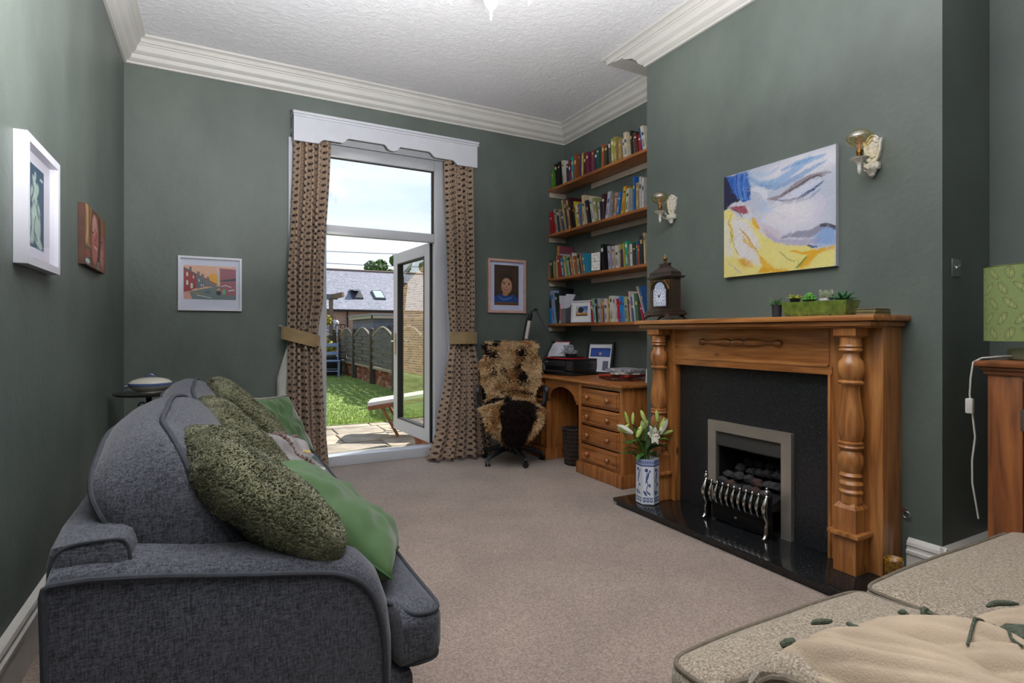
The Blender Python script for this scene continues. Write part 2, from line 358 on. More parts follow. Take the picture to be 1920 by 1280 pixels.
struct('wall_back',MB().box(LX,OX0,B,B+.3,0,CE).box(OX1,AL,B,B+.3,0,CE).box(OX0,OX1,B,B+.3,OZ,CE),GREEN)
struct('wall_right',MB().box(AL,AL+.15,YR-.15,B+.3,0,CE),GREEN)
struct('wall_chimney_breast',MB().box(BR,AL,Y0,2.095,0,CE).box(BR,AL,2.58,Y1,0,CE).box(BR,AL,2.095,2.58,.61,CE).box(3.28,AL,2.095,2.58,0,.61),GREEN)
# cornice: profile points are (distance out from the wall, height)
PR=[(0,3.37),(.018,3.37),(.02,3.385),(.032,3.39),(.05,3.405),(.058,3.425),(.06,3.432),(.068,3.436),(.088,3.452),(.098,3.476),(.1,3.492),(.108,3.496),(.112,3.505),(.122,3.508),(.124,3.535),(.134,3.541),(.152,3.545),(.156,3.56)]
def cornice(name,path,closed=False,capped=True):        # path: function p(out)->list of plan corners
    mb=MB(); loops=[]
    cols=[path(o_) for o_,_ in PR]; k=len(cols[0])
    for c in range(k): loops.append([(cols[i][c][0],cols[i][c][1],PR[i][1]) for i in range(len(PR))]+[(cols[0][c][0],cols[0][c][1],3.56)])
    for i in range(len(loops)-1): mb.loft([loops[i],loops[i+1]],capped=True)
    return struct(name,mb,CREAM,smooth=20)
cornice('trim_1',lambda o_:[(LX+o_,YR),(LX+o_,B-o_),(AL-o_,B-o_),(AL-o_,Y1+(o_ if o_<.09 else o_+.24*(min(1,(o_-.09)/.03))))])
def ret(o_): return o_ if o_<.09 else o_+.24*min(1,(o_-.09)/.03)
cornice('trim_2',lambda o_:[(AL-o_,Y1+ret(o_)),(BR-o_,Y1+ret(o_)),(BR-o_,Y0-o_),(AL-o_,Y0-o_),(AL-o_,YR)])
# skirting boards
SK=[(0,0),(.022,0),(.022,.15),(.028,.155),(.028,.17),(.02,.178),(.018,.19),(.024,.196),(.02,.212),(.008,.225),(0,.23)]
def skirt(name,pts,nrm):
    mb=MB(); n_=len(pts)
    for i in range(n_-1):
        a,b=Vector(pts[i]),Vector(pts[i+1]); m=Vector(nrm[i])
        mb.loft([[(a.x+m.x*o_,a.y+m.y*o_,z) for o_,z in SK],[(b.x+m.x*o_,b.y+m.y*o_,z) for o_,z in SK]])
    return struct(name,mb,M('skirting_paint','c2bfb8',rough=.4,var=.05),smooth=25)
skirt('baseboard_left',[(LX,YR),(LX,B)],[(1,0)])
skirt('baseboard_back',[(LX+.02,B),(.53,B)],[(0,-1)])
skirt('baseboard_back_right',[(2.45,B),(AL,B)],[(0,-1)])
skirt('baseboard_right',[(AL,B),(AL,Y1)],[(-1,0)])
skirt('baseboard_chimney',[(BR-.022,Y0),(AL,Y0)],[(0,-1)])
skirt('baseboard_chimney_front',[(BR,1.50),(BR,Y0-.022)],[(-1,0)])
skirt('baseboard_alcove',[(AL,Y0),(AL,YR)],[(-1,0)])
# ---------------------------------------------------------------- french window in the back wall
UP=M('white_upvc','bcbec4',rough=.28); GL=glass('window_glass',(.97,.985,.98),.04); GASK=M('black_gasket','1a1c1e',rough=.6)
door=thing('door_1',None,None,(1.45,B+.13,0),kind='structure')
FY0,FY1=B+.09,B+.16
mb=MB().box(.80,.92,FY0,FY1,0,3.02,.006).box(1.985,2.125,FY0,FY1,0,3.02,.006).box(.92,1.985,FY0,FY1,2.895,3.02,.006)
ob('door_frame',mb,UP,door,True)
ob('door_frame',MB().box(.80,2.15,B+.02,FY0+.075,0,.093,.006),UP,door,True)
ob('transom',MB().box(.92,1.985,FY0,FY1,2.165,2.25,.006),UP,door,True)
ob('gasket',MB().box(.92,1.985,FY0+.03,FY0+.04,2.884,2.895).box(1.972,1.985,FY0+.03,FY0+.04,2.25,2.895).box(.92,1.985,FY0+.03,FY0+.04,2.25,2.256),GASK,door)
ob('pane',MB().box(.92,1.985,FY0+.032,FY0+.038,2.25,2.895),GL,door)
# open leaf, hinged on the right jamb, standing out into the garden
H0=Vector((1.995,5.475)); H1=Vector((1.925,6.535)); dv=(H1-H0).normalized(); nv=Vector((-dv.y,dv.x)); LW=(H1-H0).length
def lf(a,t,z): p=H0+dv*a+nv*t; return (p.x,p.y,z)
def lbox(mb,a0,a1,t0,t1,z0,z1):
    v=[lf(a,t,z) for z in (z0,z1) for t in (t0,t1) for a in (a0,a1)]
    return mb.add(v,[(0,2,3,1),(4,5,7,6),(0,1,5,4),(2,6,7,3),(0,4,6,2),(1,3,7,5)])
leaf=MB(); T0,T1=-.035,.035; zb,zt=.10,2.175
lbox(leaf,0,.14,T0,T1,zb,zt); lbox(leaf,LW-.14,LW,T0,T1,zb,zt); lbox(leaf,.14,LW-.14,T0,T1,zb,zb+.14); lbox(leaf,.14,LW-.14,T0,T1,zt-.13,zt)
lf_o=ob('door_leaf',leaf,UP,door)
g=MB(); lbox(g,.13,.15,T0-.002,T1+.003,zb+.13,zt-.12); lbox(g,LW-.152,LW-.138,T0-.002,T1+.003,zb+.13,zt-.12); lbox(g,.14,LW-.14,T0-.002,T1+.003,zb+.134,zb+.146); lbox(g,.14,LW-.14,T0-.002,T1+.003,zt-.136,zt-.124); lbox(g,-.012,.0,-.03,.03,zb,zt)
ob('gasket',g,GASK,lf_o)
g=MB(); lbox(g,.14,LW-.14,-.004,.004,zb+.14,zt-.13); ob('pane',g,glass('door_leaf_glass',(.93,.96,.95),.30),lf_o)
STEEL=M('brushed_steel','b4b2ae',rough=.28,metal=1,var=.1,vs=30,stretch=(1,1,12))
g=MB(); lbox(g,LW-.085,LW-.055,T1,T1+.01,.98,1.24); lbox(g,LW-.085,LW-.055,T0-.01,T0,.98,1.24)
g.tube([lf(LW-.07,T1,1.14),lf(LW-.07,T1+.05,1.14),lf(LW-.19,T1+.055,1.14)],.009); g.tube([lf(LW-.07,T0,1.14),lf(LW-.07,T0-.05,1.14),lf(LW-.19,T0-.055,1.14)],.009)
ob('handle',g,M('door_handle_chrome','c8c4b8',rough=.2,metal=1),lf_o,True)
# panelled reveals and architrave
g=MB().box(2.125,2.16,B-.0,B+.3,0,OZ)
for z0,z1 in ((.12,.55),(.68,1.65),(1.78,2.85)):
    g.box(2.119,2.126,B+.02,B+.085,z0,z1).box(2.113,2.12,B+.035,B+.07,z0+.03,z1-.03)
struct('trim_3',g,WHITE)
struct('trim_4',MB().box(.575,.64,B-.03,B,0,2.98,.006).box(.60,.80,B-.012,B,0,3.02).box(2.16,2.33,B-.02,B,0,3.02).box(.60,2.33,B-.012,B,2.98,3.06),WHITE,smooth=True)
# pelmet
pel=thing('pelmet','white painted wooden pelmet board with cut-out lower edge above the french window','pelmet',(1.48,B-.08,2.91))
top=3.16; pts=[(.604,top),(2.347,top),(2.347,2.912),(2.13,2.912),(2.11,2.93),(2.095,2.945),(2.06,2.952),(1.90,2.952),(1.88,2.962),(1.86,2.985),(1.84,2.998),(1.55,2.998),(1.535,2.985),(1.52,2.962),(1.49,2.95),(1.46,2.95),(1.43,2.962),(1.415,2.985),(1.40,2.998),(1.07,2.998),(1.05,2.985),(1.035,2.965),(1.02,2.952),(.86,2.952),(.84,2.945),(.825,2.93),(.81,2.912),(.604,2.912)]
ob('front_board',MB().prism(pts,lambda a,b,d:(a,d,b),B-.17,B-.15),WHITE,pel)
for xe in (.604,2.329): ob('end_board',MB().box(xe,xe+.018,B-.15,B-.001,2.912,top),WHITE,pel)
ob('top_moulding',MB().box(.596,2.365,B-.18,B-.001,top-.012,top+.012,.005).box(.60,2.36,B-.178,B-.168,top-.035,top-.014,.004),WHITE,pel,True)
# ---------------------------------------------------------------- curtains
def curtmat():
    m=M('tan_fabric_with_dark_diamond_dots','a08468',rough=.85,sheen=.3,spec=.2); nt=m.node_tree; N=nt.nodes; L=nt.links; b=N['Principled BSDF']
    u=N.new('ShaderNodeUVMap'); s_=N.new('ShaderNodeSeparateXYZ'); L.new(u.outputs[0],s_.inputs[0])
    def mt(op,a,bb=None,c=None):
        x=N.new('ShaderNodeMath'); x.operation=op
        for i,q in enumerate((a,bb,c)):
            if q is None: continue
            if isinstance(q,(int,float)): x.inputs[i].default_value=q
            else: L.new(q,x.inputs[i])
        return x.outputs[0]
    X=mt('MULTIPLY',s_.outputs[0],21.); Y=mt('MULTIPLY',s_.outputs[1],17.)
    a=mt('ADD',X,Y); c=mt('SUBTRACT',X,Y)
    fa=mt('SUBTRACT',mt('FRACT',a),.5); fc=mt('SUBTRACT',mt('FRACT',c),.5)
    d=mt('SQRT',mt('ADD',mt('MULTIPLY',fa,fa),mt('MULTIPLY',fc,fc)))
    dot=mt('MULTIPLY',mt('SUBTRACT',.27,d),14.)
    dot=N.new('ShaderNodeClamp').outputs[0] if False else dot
    cl=N.new('ShaderNodeClamp'); L.new(dot,cl.inputs[0])
    ed=mt('MINIMUM',mt('SUBTRACT',.5,mt('ABSOLUTE',fa)),mt('SUBTRACT',.5,mt('ABSOLUTE',fc)))
    cl2=N.new('ShaderNodeClamp'); L.new(mt('MULTIPLY',mt('SUBTRACT',.09,ed),12.),cl2.inputs[0])
    m1=N.new('ShaderNodeMix'); m1.data_type='RGBA'; L.new(cl2.outputs[0],m1.inputs[0]); m1.inputs[6].default_value=(*lin('877160'),1); m1.inputs[7].default_value=(*lin('ac977f'),1)
    m2=N.new('ShaderNodeMix'); m2.data_type='RGBA'; L.new(cl.outputs[0],m2.inputs[0]); L.new(m1.outputs[2],m2.inputs[6]); m2.inputs[7].default_value=(*lin('1f1512'),1)
    L.new(m2.outputs[2],b.inputs['Base Color']); return m
CM=curtmat(); BAND=M('gold_brown_tieback_fabric','8c7650',rough=.6,var=.15,vs=12,bump=.2,bs=90,sheen=.3)
def interp(t,tab):
    for i in range(len(tab)-1):
        if t<=tab[i+1][0]:
            k=(t-tab[i][0])/(tab[i+1][0]-tab[i][0]); k=k*k*(3-2*k); return [a+(b-a)*k for a,b in zip(tab[i][1:],tab[i+1][1:])]
    return list(tab[-1][1:])
def curtain(label,tab,ftab,band,ring,cloth,nf,seed):
    t=thing('curtain',label,'curtain',((tab[0][1]+tab[0][2])/2,B-.08,0),group='dotted curtains at the french window')
    nu,nv=150,90; mb=MB(); uv=[]
    for side in (0,1):
        pass
    def fn(u,v):
        z=tab[0][0]+(tab[-1][0]-tab[0][0])*v
        xl,xr,y,A=interp(z,tab); k=u+.018*math.sin(u*17+seed)+.01*math.sin(z*3+u*9)
        ph=2*PI*nf*k+.5*math.sin(z*2.1+seed)
        x=xl+(xr-xl)*u+ .012*math.sin(2*ph)*(A/.03)
        yy=y+A*math.sin(ph)+.35*A*math.sin(ph*.5+seed+z)
        return (x,min(yy,B-.05 if z<2.9 else B-.03),z)
    mb.grid(fn,nu,nv); mb.uv=[(i/nu*cloth,tab[0][0]+(tab[-1][0]-tab[0][0])*j/nv) for j in range(nv+1) for i in range(nu+1)]
    c=ob('cloth',mb,CM,t,'all',fixn=False)
    sm=c.modifiers.new('thickness','SOLIDIFY'); sm.thickness=.004
    if seed>1:
        def lfn(u,v):
            z=2.93+(.02-2.93)*v; xl=interp(z,tab)[0]; w_=.022+(.075 if z<1.1 else 0)*min(1,max(0,(1.1-z)/.25)); return (xl+.02-w_*u-.02*u*0,5.215+.02*math.sin(z*5+u*3),z)
        ob('lining',MB().grid(lfn,4,60),M('white_curtain_lining','b5b4ad',rough=.9,var=.08,vs=6),t,'all').modifiers.new('t','SOLIDIFY').thickness=.003
    # tieback band
    bb=MB(); (bxl,bxr,bz0,bz1,by,rise)=band; n=40; lo=[]
    for j in range(n):
        a=2*PI*j/n; cx=(bxl+bxr)/2; x=cx+(bxr-bxl)/2*math.cos(a); y=by+.075*math.sin(a)
        s_=(x-bxl)/(bxr-bxl); dz=rise*(1-s_)
        lo.append([(x,y,bz0+dz),(x,y,bz1+dz),(cx+(x-cx)*.96,by+(y-by)*.94,bz1+dz),(cx+(x-cx)*.96,by+(y-by)*.94,bz0+dz)])
    bb.loft(lo,closed=True)
    t2=ob('tieback',bb,BAND,t,50)
    ob('hook',MB().tube([ring,(ring[0],ring[1]+.05,ring[2])],.006).lathe([(0,.0),(.0,.012),(.004,.014),(.012,.01)],(ring[0],B-.02,ring[2]),10,'y'),STEEL,t,True)
    return t
curtain('tan curtain with dark dots, left of the open glazed door',
 [(0.015,.555,.885,5.14,.045),(1.05,.555,.845,5.15,.038),(1.22,.565,.815,5.165,.028),(1.6,.565,.86,5.16,.036),(2.96,.615,.93,5.18,.036)],None,
 (.505,.83,1.10,1.215,5.165,.09),(.51,B-.06,1.30),.66,5.5,1.3)
curtain('tan curtain with dark dots, between the open glazed door and the fleece-covered chair',
 [(0.012,1.80,2.46,5.02,.055),(.35,1.92,2.43,5.07,.05),(.8,2.02,2.40,5.13,.04),(1.18,2.08,2.345,5.17,.026),(1.6,2.055,2.345,5.16,.036),(2.96,2.015,2.345,5.18,.036)],None,
 (2.06,2.36,1.13,1.25,5.165,.0),(2.40,B-.06,1.26),.74,5.5,.4)
# ---------------------------------------------------------------- chandelier (only its cups show at the top of the frame)
CW=M('distressed_cream_metal','d6d0c2',rough=.45,var=.12,vs=40,col2='efece4')
ch=thing('chandelier','cream metal chandelier hanging from the textured ceiling, cut by the top of the photo','chandelier',(1.30,2.68,3.04))
g=MB().lathe([(3.36,.012),(3.38,.02),(3.4,.03),(3.44,.018),(3.5,.012),(3.53,.05),(3.559,.06)],(1.30,2.68,0),16).lathe([(3.10,.008),(3.12,.02),(3.16,.03),(3.2,.02),(3.3,.012),(3.38,.014)],(1.30,2.68,0),16)
ob('stem',g,CW,ch,True)
for k in range(5):
    a=math.radians(62+72*k); dx,dy=math.cos(a),math.sin(a); P0=lambda r,z:(1.30+dx*r,2.68+dy*r,z)
    am=ob('arm',MB().tube([P0(.02,3.18),P0(.06,3.13),P0(.12,3.11),P0(.18,3.13),P0(.225,3.17)],.006,8),CW,ch,True)
    c=(1.30+dx*.225,2.68+dy*.225,0)
    ob('cup',MB().lathe([(3.045,.003),(3.06,.006),(3.075,.009),(3.095,.008),(3.105,.013),(3.125,.03),(3.15,.042),(3.157,.044),(3.15,.036),(3.135,.02)],c,20).lathe([(3.14,.012),(3.17,.013),(3.22,.012)],c,12),CW,am,True)
# ================================================================ SOFT FURNITURE
def weave(name,a,b_,sc=420,bump=.5,rough=.9,sheen=.2,iso=False):
    if name in MC: return MC[name]
    m=M(name,a,rough=rough,sheen=sheen,spec=.2); nt=m.node_tree; N=nt.nodes; L=nt.links; b=N['Principled BSDF']
    t=N.new('ShaderNodeTexCoord'); outs=[]
    for st in (((1,1,.6),(.5,1,1),(1,.6,1)) if iso else ((1,1,.18),(1,.18,1),(.18,1,1))):
        mp=N.new('ShaderNodeMapping'); mp.inputs['Scale'].default_value=st; L.new(t.outputs['Object'],mp.inputs[0])
        z=N.new('ShaderNodeTexNoise'); z.inputs['Scale'].default_value=sc; z.inputs['Detail'].default_value=2; L.new(mp.outputs[0],z.inputs[0]); outs.append(z.outputs[0])
    x=N.new('ShaderNodeMath'); x.operation='ADD'; L.new(outs[0],x.inputs[0]); L.new(outs[1],x.inputs[1])
    x2=N.new('ShaderNodeMath'); x2.operation='ADD'; L.new(x.outputs[0],x2.inputs[0]); L.new(outs[2],x2.inputs[1])
    x3=N.new('ShaderNodeMath'); x3.operation='DIVIDE'; L.new(x2.outputs[0],x3.inputs[0]); x3.inputs[1].default_value=3
    r=N.new('ShaderNodeValToRGB'); L.new(x3.outputs[0],r.inputs[0]); e=r.color_ramp.elements; e[0].position=.4; e[0].color=(*lin(a),1); e[1].position=.6; e[1].color=(*lin(b_),1)
    L.new(r.outputs[0],b.inputs['Base Color']); bp=N.new('ShaderNodeBump'); bp.inputs['Strength'].default_value=bump; bp.inputs['Distance'].default_value=.003
    L.new(x3.outputs[0],bp.inputs['Height']); L.new(bp.outputs[0],b.inputs['Normal']); return m
CHAR=weave('charcoal_woven_fabric','2d2e33','585a63',sc=240); CHARP=M('charcoal_piping','33363d',rough=.85,var=.2,vs=60)
BEI=weave('grey_beige_boucle','6c6154','ab9e8c',sc=210,bump=.9,iso=True); BEIP=M('beige_piping','685e50',rough=.85,var=.2,vs=60)
def nzf(p,s,a): return noise.noise(Vector(p)*s)*a
def rrect(x0,x1,y0,y1,r,n=6,z=0):                  # rounded rectangle loop in xy
    P=[]
    for cx,cy,a0 in ((x1-r,y1-r,0),(x0+r,y1-r,90),(x0+r,y0+r,180),(x1-r,y0+r,270)):
        for k in range(n+1):
            a=math.radians(a0+90*k/n); P.append((cx+r*math.cos(a),cy+r*math.sin(a),z))
    Q=[]
    for i in range(len(P)):
        a,b=Vector(P[i]),Vector(P[(i+1)%len(P)]); m=max(1,int((b-a).length/.05))
        for k in range(m): Q.append(tuple(a.lerp(b,k/m)))
    return Q
def arm_outline(pr):                                # (x,z) outline of a sofa arm seen from its side
    return pr
def sofa(root,f,fab,pip,Lg,zb,arm,depth_back,seat,front,fr_z,backz,far=True,armw=.2,cushgap=None,seats=()):
    # local frame: x forward, y along the sofa from the near arm, z up; f maps local -> world
    F3=lambda p: Vector(f(*p))
    def wmb(mb): mb.v=[tuple(F3(p)) for p in mb.v]; return mb
    # arms: padded roll over a side panel whose outline is `arm`
    for idx,(ya,sg) in enumerate(((0,1),(Lg,-1)) if far else ((0,1),)):
        mb=MB(); loops=[]; n=10
        # outline resampled
        P=[Vector((x,z)) for x,z in arm]; Q=[]
        for i in range(len(P)-1):
            m=max(1,int((P[i+1]-P[i]).length/.03))
            for k in range(m): Q.append(P[i].lerp(P[i+1],k/m))
        Q.append(P[-1]); cen=Vector((sum(q.x for q in Q)/len(Q),sum(q.y for q in Q)/len(Q)))
        for j in range(n+1):
            t=j/n; puff=.034*math.sin(PI*min(1,max(0,t)))**.6
            lp=[]
            for i,q in enumerate(Q):
                a_=Q[max(0,i-1)]; b_=Q[min(len(Q)-1,i+1)]; d=(b_-a_).normalized(); nr=Vector((-d.y,d.x))
                if nr.dot(q-cen)<0: nr=-nr
                top=max(0,min(1,(q.y-zb)/.25))
                if nr.x<-.5: top*=.2
                s_=puff*top+nzf((q.x*3,t*3,q.y*3),1.3,.006)*top
                lp.append((q.x+nr.x*s_,ya+sg*armw*t,q.y+nr.y*s_))
            loops.append(lp)
        mb.loft(loops); a_o=ob('arm',wmb(mb),fab,root,50)
        pp=[(q.x,ya-sg*.002,q.y) for q in Q]
        for _ in range(4): pp=[pp[0]]+[(pp[i] if pp[i][0]<.1 else tuple((pp[i-1][k]+2*pp[i][k]+pp[i+1][k])/4 for k in range(3))) for i in range(1,len(pp)-1)]+[pp[-1]]
        ob('piping',wmb(MB().tube(pp,.0075,8)),pip,a_o,True)
    x0=-.005 if fab is CHAR else .015
    # back rest frame
    mb=MB().rbox(x0+.005,x0+depth_back,.03,Lg-.03,zb+.02,backz,.045,8,(.01,0,.012)); mb=wmb(mb); bk=ob('back_frame',mb,fab,root,50)
    ob('piping',MB().tube(snap(mb,[f(x0+.015,.03,backz-.25),f(x0+.012,.02,backz-.05),f(x0+.03,.02,backz),f(x0+depth_back,.02,backz+.01),f(x0+depth_back+.01,.02,backz-.1)],.003),.004,6),pip,bk,True)
    # base rail
    mb=MB().rbox(x0+.05,fr_z[0],.03,Lg-.03,fr_z[1],fr_z[2],.03,6,(.004,0,0)); ob('base_rail',wmb(mb),fab,root,50)
    WDK=M('dark_wood_foot','2a1c14',rough=.4)
    for xx in (x0+.08,fr_z[0]-.08):
        for yy in (.09,Lg-.09): ob('foot',wmb(MB().lathe([(0,.022),(.02,.03),(fr_z[1]+.01,.034)],(xx,yy,0),12)),WDK,root,True)
    # seat cushions (T-shaped: they wrap in front of the arms)
    for (ya,yb,xa,xf,z0,z1,ear) in seats:
        xe=ear[0] if ear else 0
        def df(p,ya=ya,yb=yb,z1=z1,ear=ear):
            p=Vector(p)
            if ear:
                k=max(0,min(1,(p.x-xe+.02)/.045)); k=k*k*(3-2*k)
                if ear[1]<ya: p.y=yb-(yb-p.y)*(1+k*((yb-ear[1])/(yb-ya)-1))
                else: p.y=ya+(p.y-ya)*(1+k*((ear[1]-ya)/(yb-ya)-1))
            return p+Vector((0,0,nzf(p,4,.006)))
        mb=MB(); mb.rbox(xa,xf,ya,yb,z0,z1,.045,22,(.016,.004,.022),df); mb=wmb(mb)
        sc=ob('seat_cushion',mb,fab,root,60)
        for z_ in (z1-.004,z0+.004):
            rr=[]
            for x,y,_ in rrect(xa,xf+.01,ya-.002,yb+.002,.05):
                q=df((x,y,z_)); q.z=z_; rr.append(f(*q))
            ob('piping',MB().tube(snap(mb,rr,.006,True),.0065,8,closed=True),pip,sc,True)
# --- charcoal sofa along the left wall
sx0=-.33; sy0=1.47
so=thing('sofa','charcoal fabric sofa with piped cushions standing along the left wall','sofa',(.1,2.75,0))
f1=lambda x,y,z:(sx0+x,sy0+y,z)
armp=[(0.032,.06),(0.024,.35),(.016,.70),(.019,.716),(.028,.722),(.09,.722),(.2,.708),(.38,.672),(.52,.648),(.60,.636),(.66,.612),(.70,.565),(.722,.50),(.733,.40),(.738,.2),(.735,.06)]
sofa(so,f1,CHAR,CHARP,2.56,.06,armp,.18,None,None,(.83,.06,.31),.80,
     seats=[(.21,1.278,.17,.905,.315,.475,(.76,.005)),(1.284,2.35,.17,.905,.315,.475,(.76,2.555))])
# back cushions: tall, boxy, slumped against the back frame
def backcushion(root,y0,y1,seed,tilt,top,xb,th):
    R=Matrix.Rotation(tilt,4,'Y'); o_=Vector((xb,(y0+y1)/2,.47)); H=top-.47
    def df(p,s=seed):
        p=Vector(p); h=p.z/H; yy=p.y
        p.x*= (1.12-.38*h)                              # thicker at the bottom
        p.z+=-.055*(abs(yy)/((y1-y0)/2))**2.5*h         # crown sags to the sides
        p.x+=nzf((p.x*2+s,p.y*3,p.z*3),1.7,.022)+nzf((p.x*3+s,p.y*9,p.z*5),1.5,.009); p.y+=.010*math.sin(p.x*34+h*9+s)*max(0,1-abs(h-.3)*2.4)*max(0,1-abs(abs(p.y)/((y1-y0)/2)-.95)*5)
        p.y+=nzf((p.z*4+s,p.x*4,p.y*2),1.4,.012)
        k=math.sin(h*22+yy*9+s)*.006*max(0,1-abs(h-.35)*2.2); p.x+=k; p.y+=k
        return o_+(R@p)
    w=(y1-y0)/2
    mb=MB().rbox(-th/2,th/2,-w,w,0,H,.085,12,(.05,.045,.035),df)
    bc=ob('back_cushion',mb,CHAR,root,'all')
    for xx in (-th/2+.012,th/2-.012):
        lp=[]
        for y_,z_,_ in rrect(-w-.012,w+.012,-.01,H+.004,.12,8):
            k=1+0*y_; b=.032*max(0,1-(y_/w)**2)**.7 if z_>H*.6 else 0; bs=.04*max(0,1-((z_-H/2)/(H/2))**2)**.7
            lp.append(df((xx*1.02,y_+math.copysign(bs*.8,y_)*(abs(y_)>w*.8),z_+b*.9)))
        ob('piping',MB().tube(snap(mb,lp,.006,True),.0075,8,closed=True),CHARP,bc,True)
    return bc
backcushion(so,1.62,2.70,1.0,math.radians(-26),1.03,.045,.30)
backcushion(so,2.74,3.86,5.0,math.radians(-22),1.0,.045,.26)
# --- scatter cushions
def pillow(name,label,mat,c,U,V,T,group=None,pinch=.07,wr=.012,seed=0,n=40,seam=None,parts=True,cat='cushion',sag=(0,0),rd=0):
    c,U,V=map(Vector,(c,U,V)); Nn=U.cross(V).normalized(); lu,lv=U.length,V.length
    t=thing(name,label,cat,tuple(c-Vector((0,0,abs(U.z)+abs(V.z)))),group=group)
    if Nn.dot(Vector((0,0,1.25))-c)<0: Nn=-Nn
    mb=MB()
    def pt(u,v,s):
        eu=u*(1-pinch*(1-v*v)); ev=v*(1-pinch*(1-u*u))
        if rd: q_=1-rd*u*u*v*v; eu*=q_; ev*=q_
        h=T/2*max(0,(1-u**4))**.5*max(0,(1-v**4))**.5*(1-.12*(u*u+v*v)/2)
        r=math.hypot(u,v); a=math.atan2(v,u)
        fold=wr*math.sin(a*7+seed+3*r)*max(0,min(1,(r-.25)))*min(1,(1.42-r)*2)+nzf((u*2+seed,v*2,s),1.3,wr*.9)+nzf((u*6+seed,v*2.5,s),1.2,wr*.5)
        return c+U*eu+V*ev+Nn*(s*(h+fold*(1-u**8)*(1-v**8)) + sag[0]*u*u+sag[1]*v*v)
    for s in (1,-1): mb.grid(lambda a,b,s=s: pt(a*2-1,b*2-1,s) if s>0 else pt(1-a*2,b*2-1,s),n,n)
    # weld the two halves along the seam
    me_v=[]; mp_={}; idx=[]
    for p in mb.v:
        k=tuple(round(q,4) for q in p)
        if k not in mp_: mp_[k]=len(me_v); me_v.append(p)
        idx.append(mp_[k])
    mb.v=me_v; mb.f=[q for q in (tuple(dict.fromkeys(idx[i] for i in f)) for f in mb.f) if len(q)>2]
    cv=ob('cover',mb,mat,t,'all')
    if seam:
        lp=[]
        for (a0,b0,a1,b1) in ((-1,-1,1,-1),(1,-1,1,1),(1,1,-1,1),(-1,1,-1,-1)):
            for k in range(14): lp.append(pt(a0+(a1-a0)*k/14,b0+(b1-b0)*k/14,1)*1.0)
        ob('seam',MB().tube(lp,.004,6,closed=True),seam,t,True)
    return t,pt,Nn
def tufts(name,parent,fn,count,L,r,mats,seed=1,curl=.5,pick=None,seg=2,down=.0,label=None):
    # short curved tapering locks of pile, joined: nobody could count them
    rnd=random.Random(seed); V_=[];F_=[];mi=[]
    for _ in range(count):
        p,nrm,tan,key=fn(rnd.random(),rnd.random(),rnd)
        if p is None: continue
        nrm=Vector(nrm).normalized(); tan=(Vector(tan)-nrm*Vector(tan).dot(nrm)).normalized(); bt=nrm.cross(tan)
        a=rnd.uniform(0,2*PI); d=(tan*math.cos(a)+bt*math.sin(a)); ll=L*rnd.uniform(.65,1.25); w=r*rnd.uniform(.7,1.3)
        k0=len(V_); side=nrm.cross(d)
        for s_ in range(seg+1):
            t=s_/seg; q=Vector(p)+nrm*ll*(math.sin(t*1.45)*.8)+d*ll*curl*t*t+Vector((0,0,-down*ll*t*t)); ww=w*(1-t*.75)*(1 if s_ else .9)
            if s_==seg: V_.append(tuple(q))
            else:
                for m_ in range(3):
                    b_=2*PI*m_/3; V_.append(tuple(q+(side*math.cos(b_)+d*math.sin(b_))*ww))
        for s_ in range(seg-1):
            for m_ in range(3): F_.append((k0+s_*3+m_,k0+s_*3+(m_+1)%3,k0+s_*3+3+(m_+1)%3,k0+s_*3+3+m_)); mi.append(pick(key,rnd) if pick else 0)
        e_=k0+seg*3
        for m_ in range(3): F_.append((k0+(seg-1)*3+m_,k0+(seg-1)*3+(m_+1)%3,e_)); mi.append(pick(key,rnd) if pick else 0)
    mb=MB(); mb.v=V_; mb.f=F_
    return ob(name,mb,mats[0],parent,'all',kind='stuff',fixn=False,mats=mats[1:],fm=mi,label=label)
OLV=M('olive_plush_pile','636349',rough=.95,sheen=.1,var=.2,vs=30); OL1=M('olive_pile_light','6e6e52',rough=.95,sheen=.15); OL2=M('olive_pile_dark','585840',rough=.95)
GRN=M('green_velvet','38562a',rough=.75,sheen=.25,var=.18,vs=6); GRS=M('green_seam','2b4d24',rough=.8)
def plush(label,c,U,V,T,seed,cnt,**k):
    t,pt,Nn=pillow('plush_cushion',label,OLV,c,U,V,T,group='olive plush cushions on the charcoal sofa',pinch=.02,wr=.008,seed=seed,rd=.2,**k)
    def fn(a,b,rnd):
        s=1 if rnd.random()<.6 else -1; u=a*2-1; v=b*2-1
        if rnd.random()<.3: u=math.copysign(1-.12*rnd.random()**2,u)
        elif rnd.random()<.3: v=math.copysign(1-.12*rnd.random()**2,v)
        p=pt(u,v,s); e=.02; d1=pt(min(1,u+e),v,s)-pt(u-e,v,s); d2=pt(u,min(1,v+e),s)-pt(u,v-e,s); nr=d1.cross(d2)
        if nr.dot(Nn)*s<0: nr=-nr
        return p,nr,d1,noise.noise(p*14)
    tufts('pile',t,fn,cnt,.0105,.0054,[OLV,OL1,OL2],seed,curl=.95,pick=lambda k,r:(1 if k+r.uniform(-.3,.3)>.1 else (2 if k+r.uniform(-.3,.3)<-.15 else 0)))
    return t
plush('olive plush cushion nearest the camera, leaning over the charcoal sofa arm',(.105,1.705,.80),(.188,-.055,-.155),(-.03,.20,.02),.165,2,34000)
plush('olive plush cushion in the middle of the charcoal sofa, behind the nearest one',(.10,2.50,.80),(.150,-.03,-.165),(-.03,.19,.03),.15,9,18000)
plush('olive plush cushion at the far end, behind the upper green cushion',(.15,3.32,.815),(.17,-.02,-.17),(-.03,.22,.02),.14,4,11000)
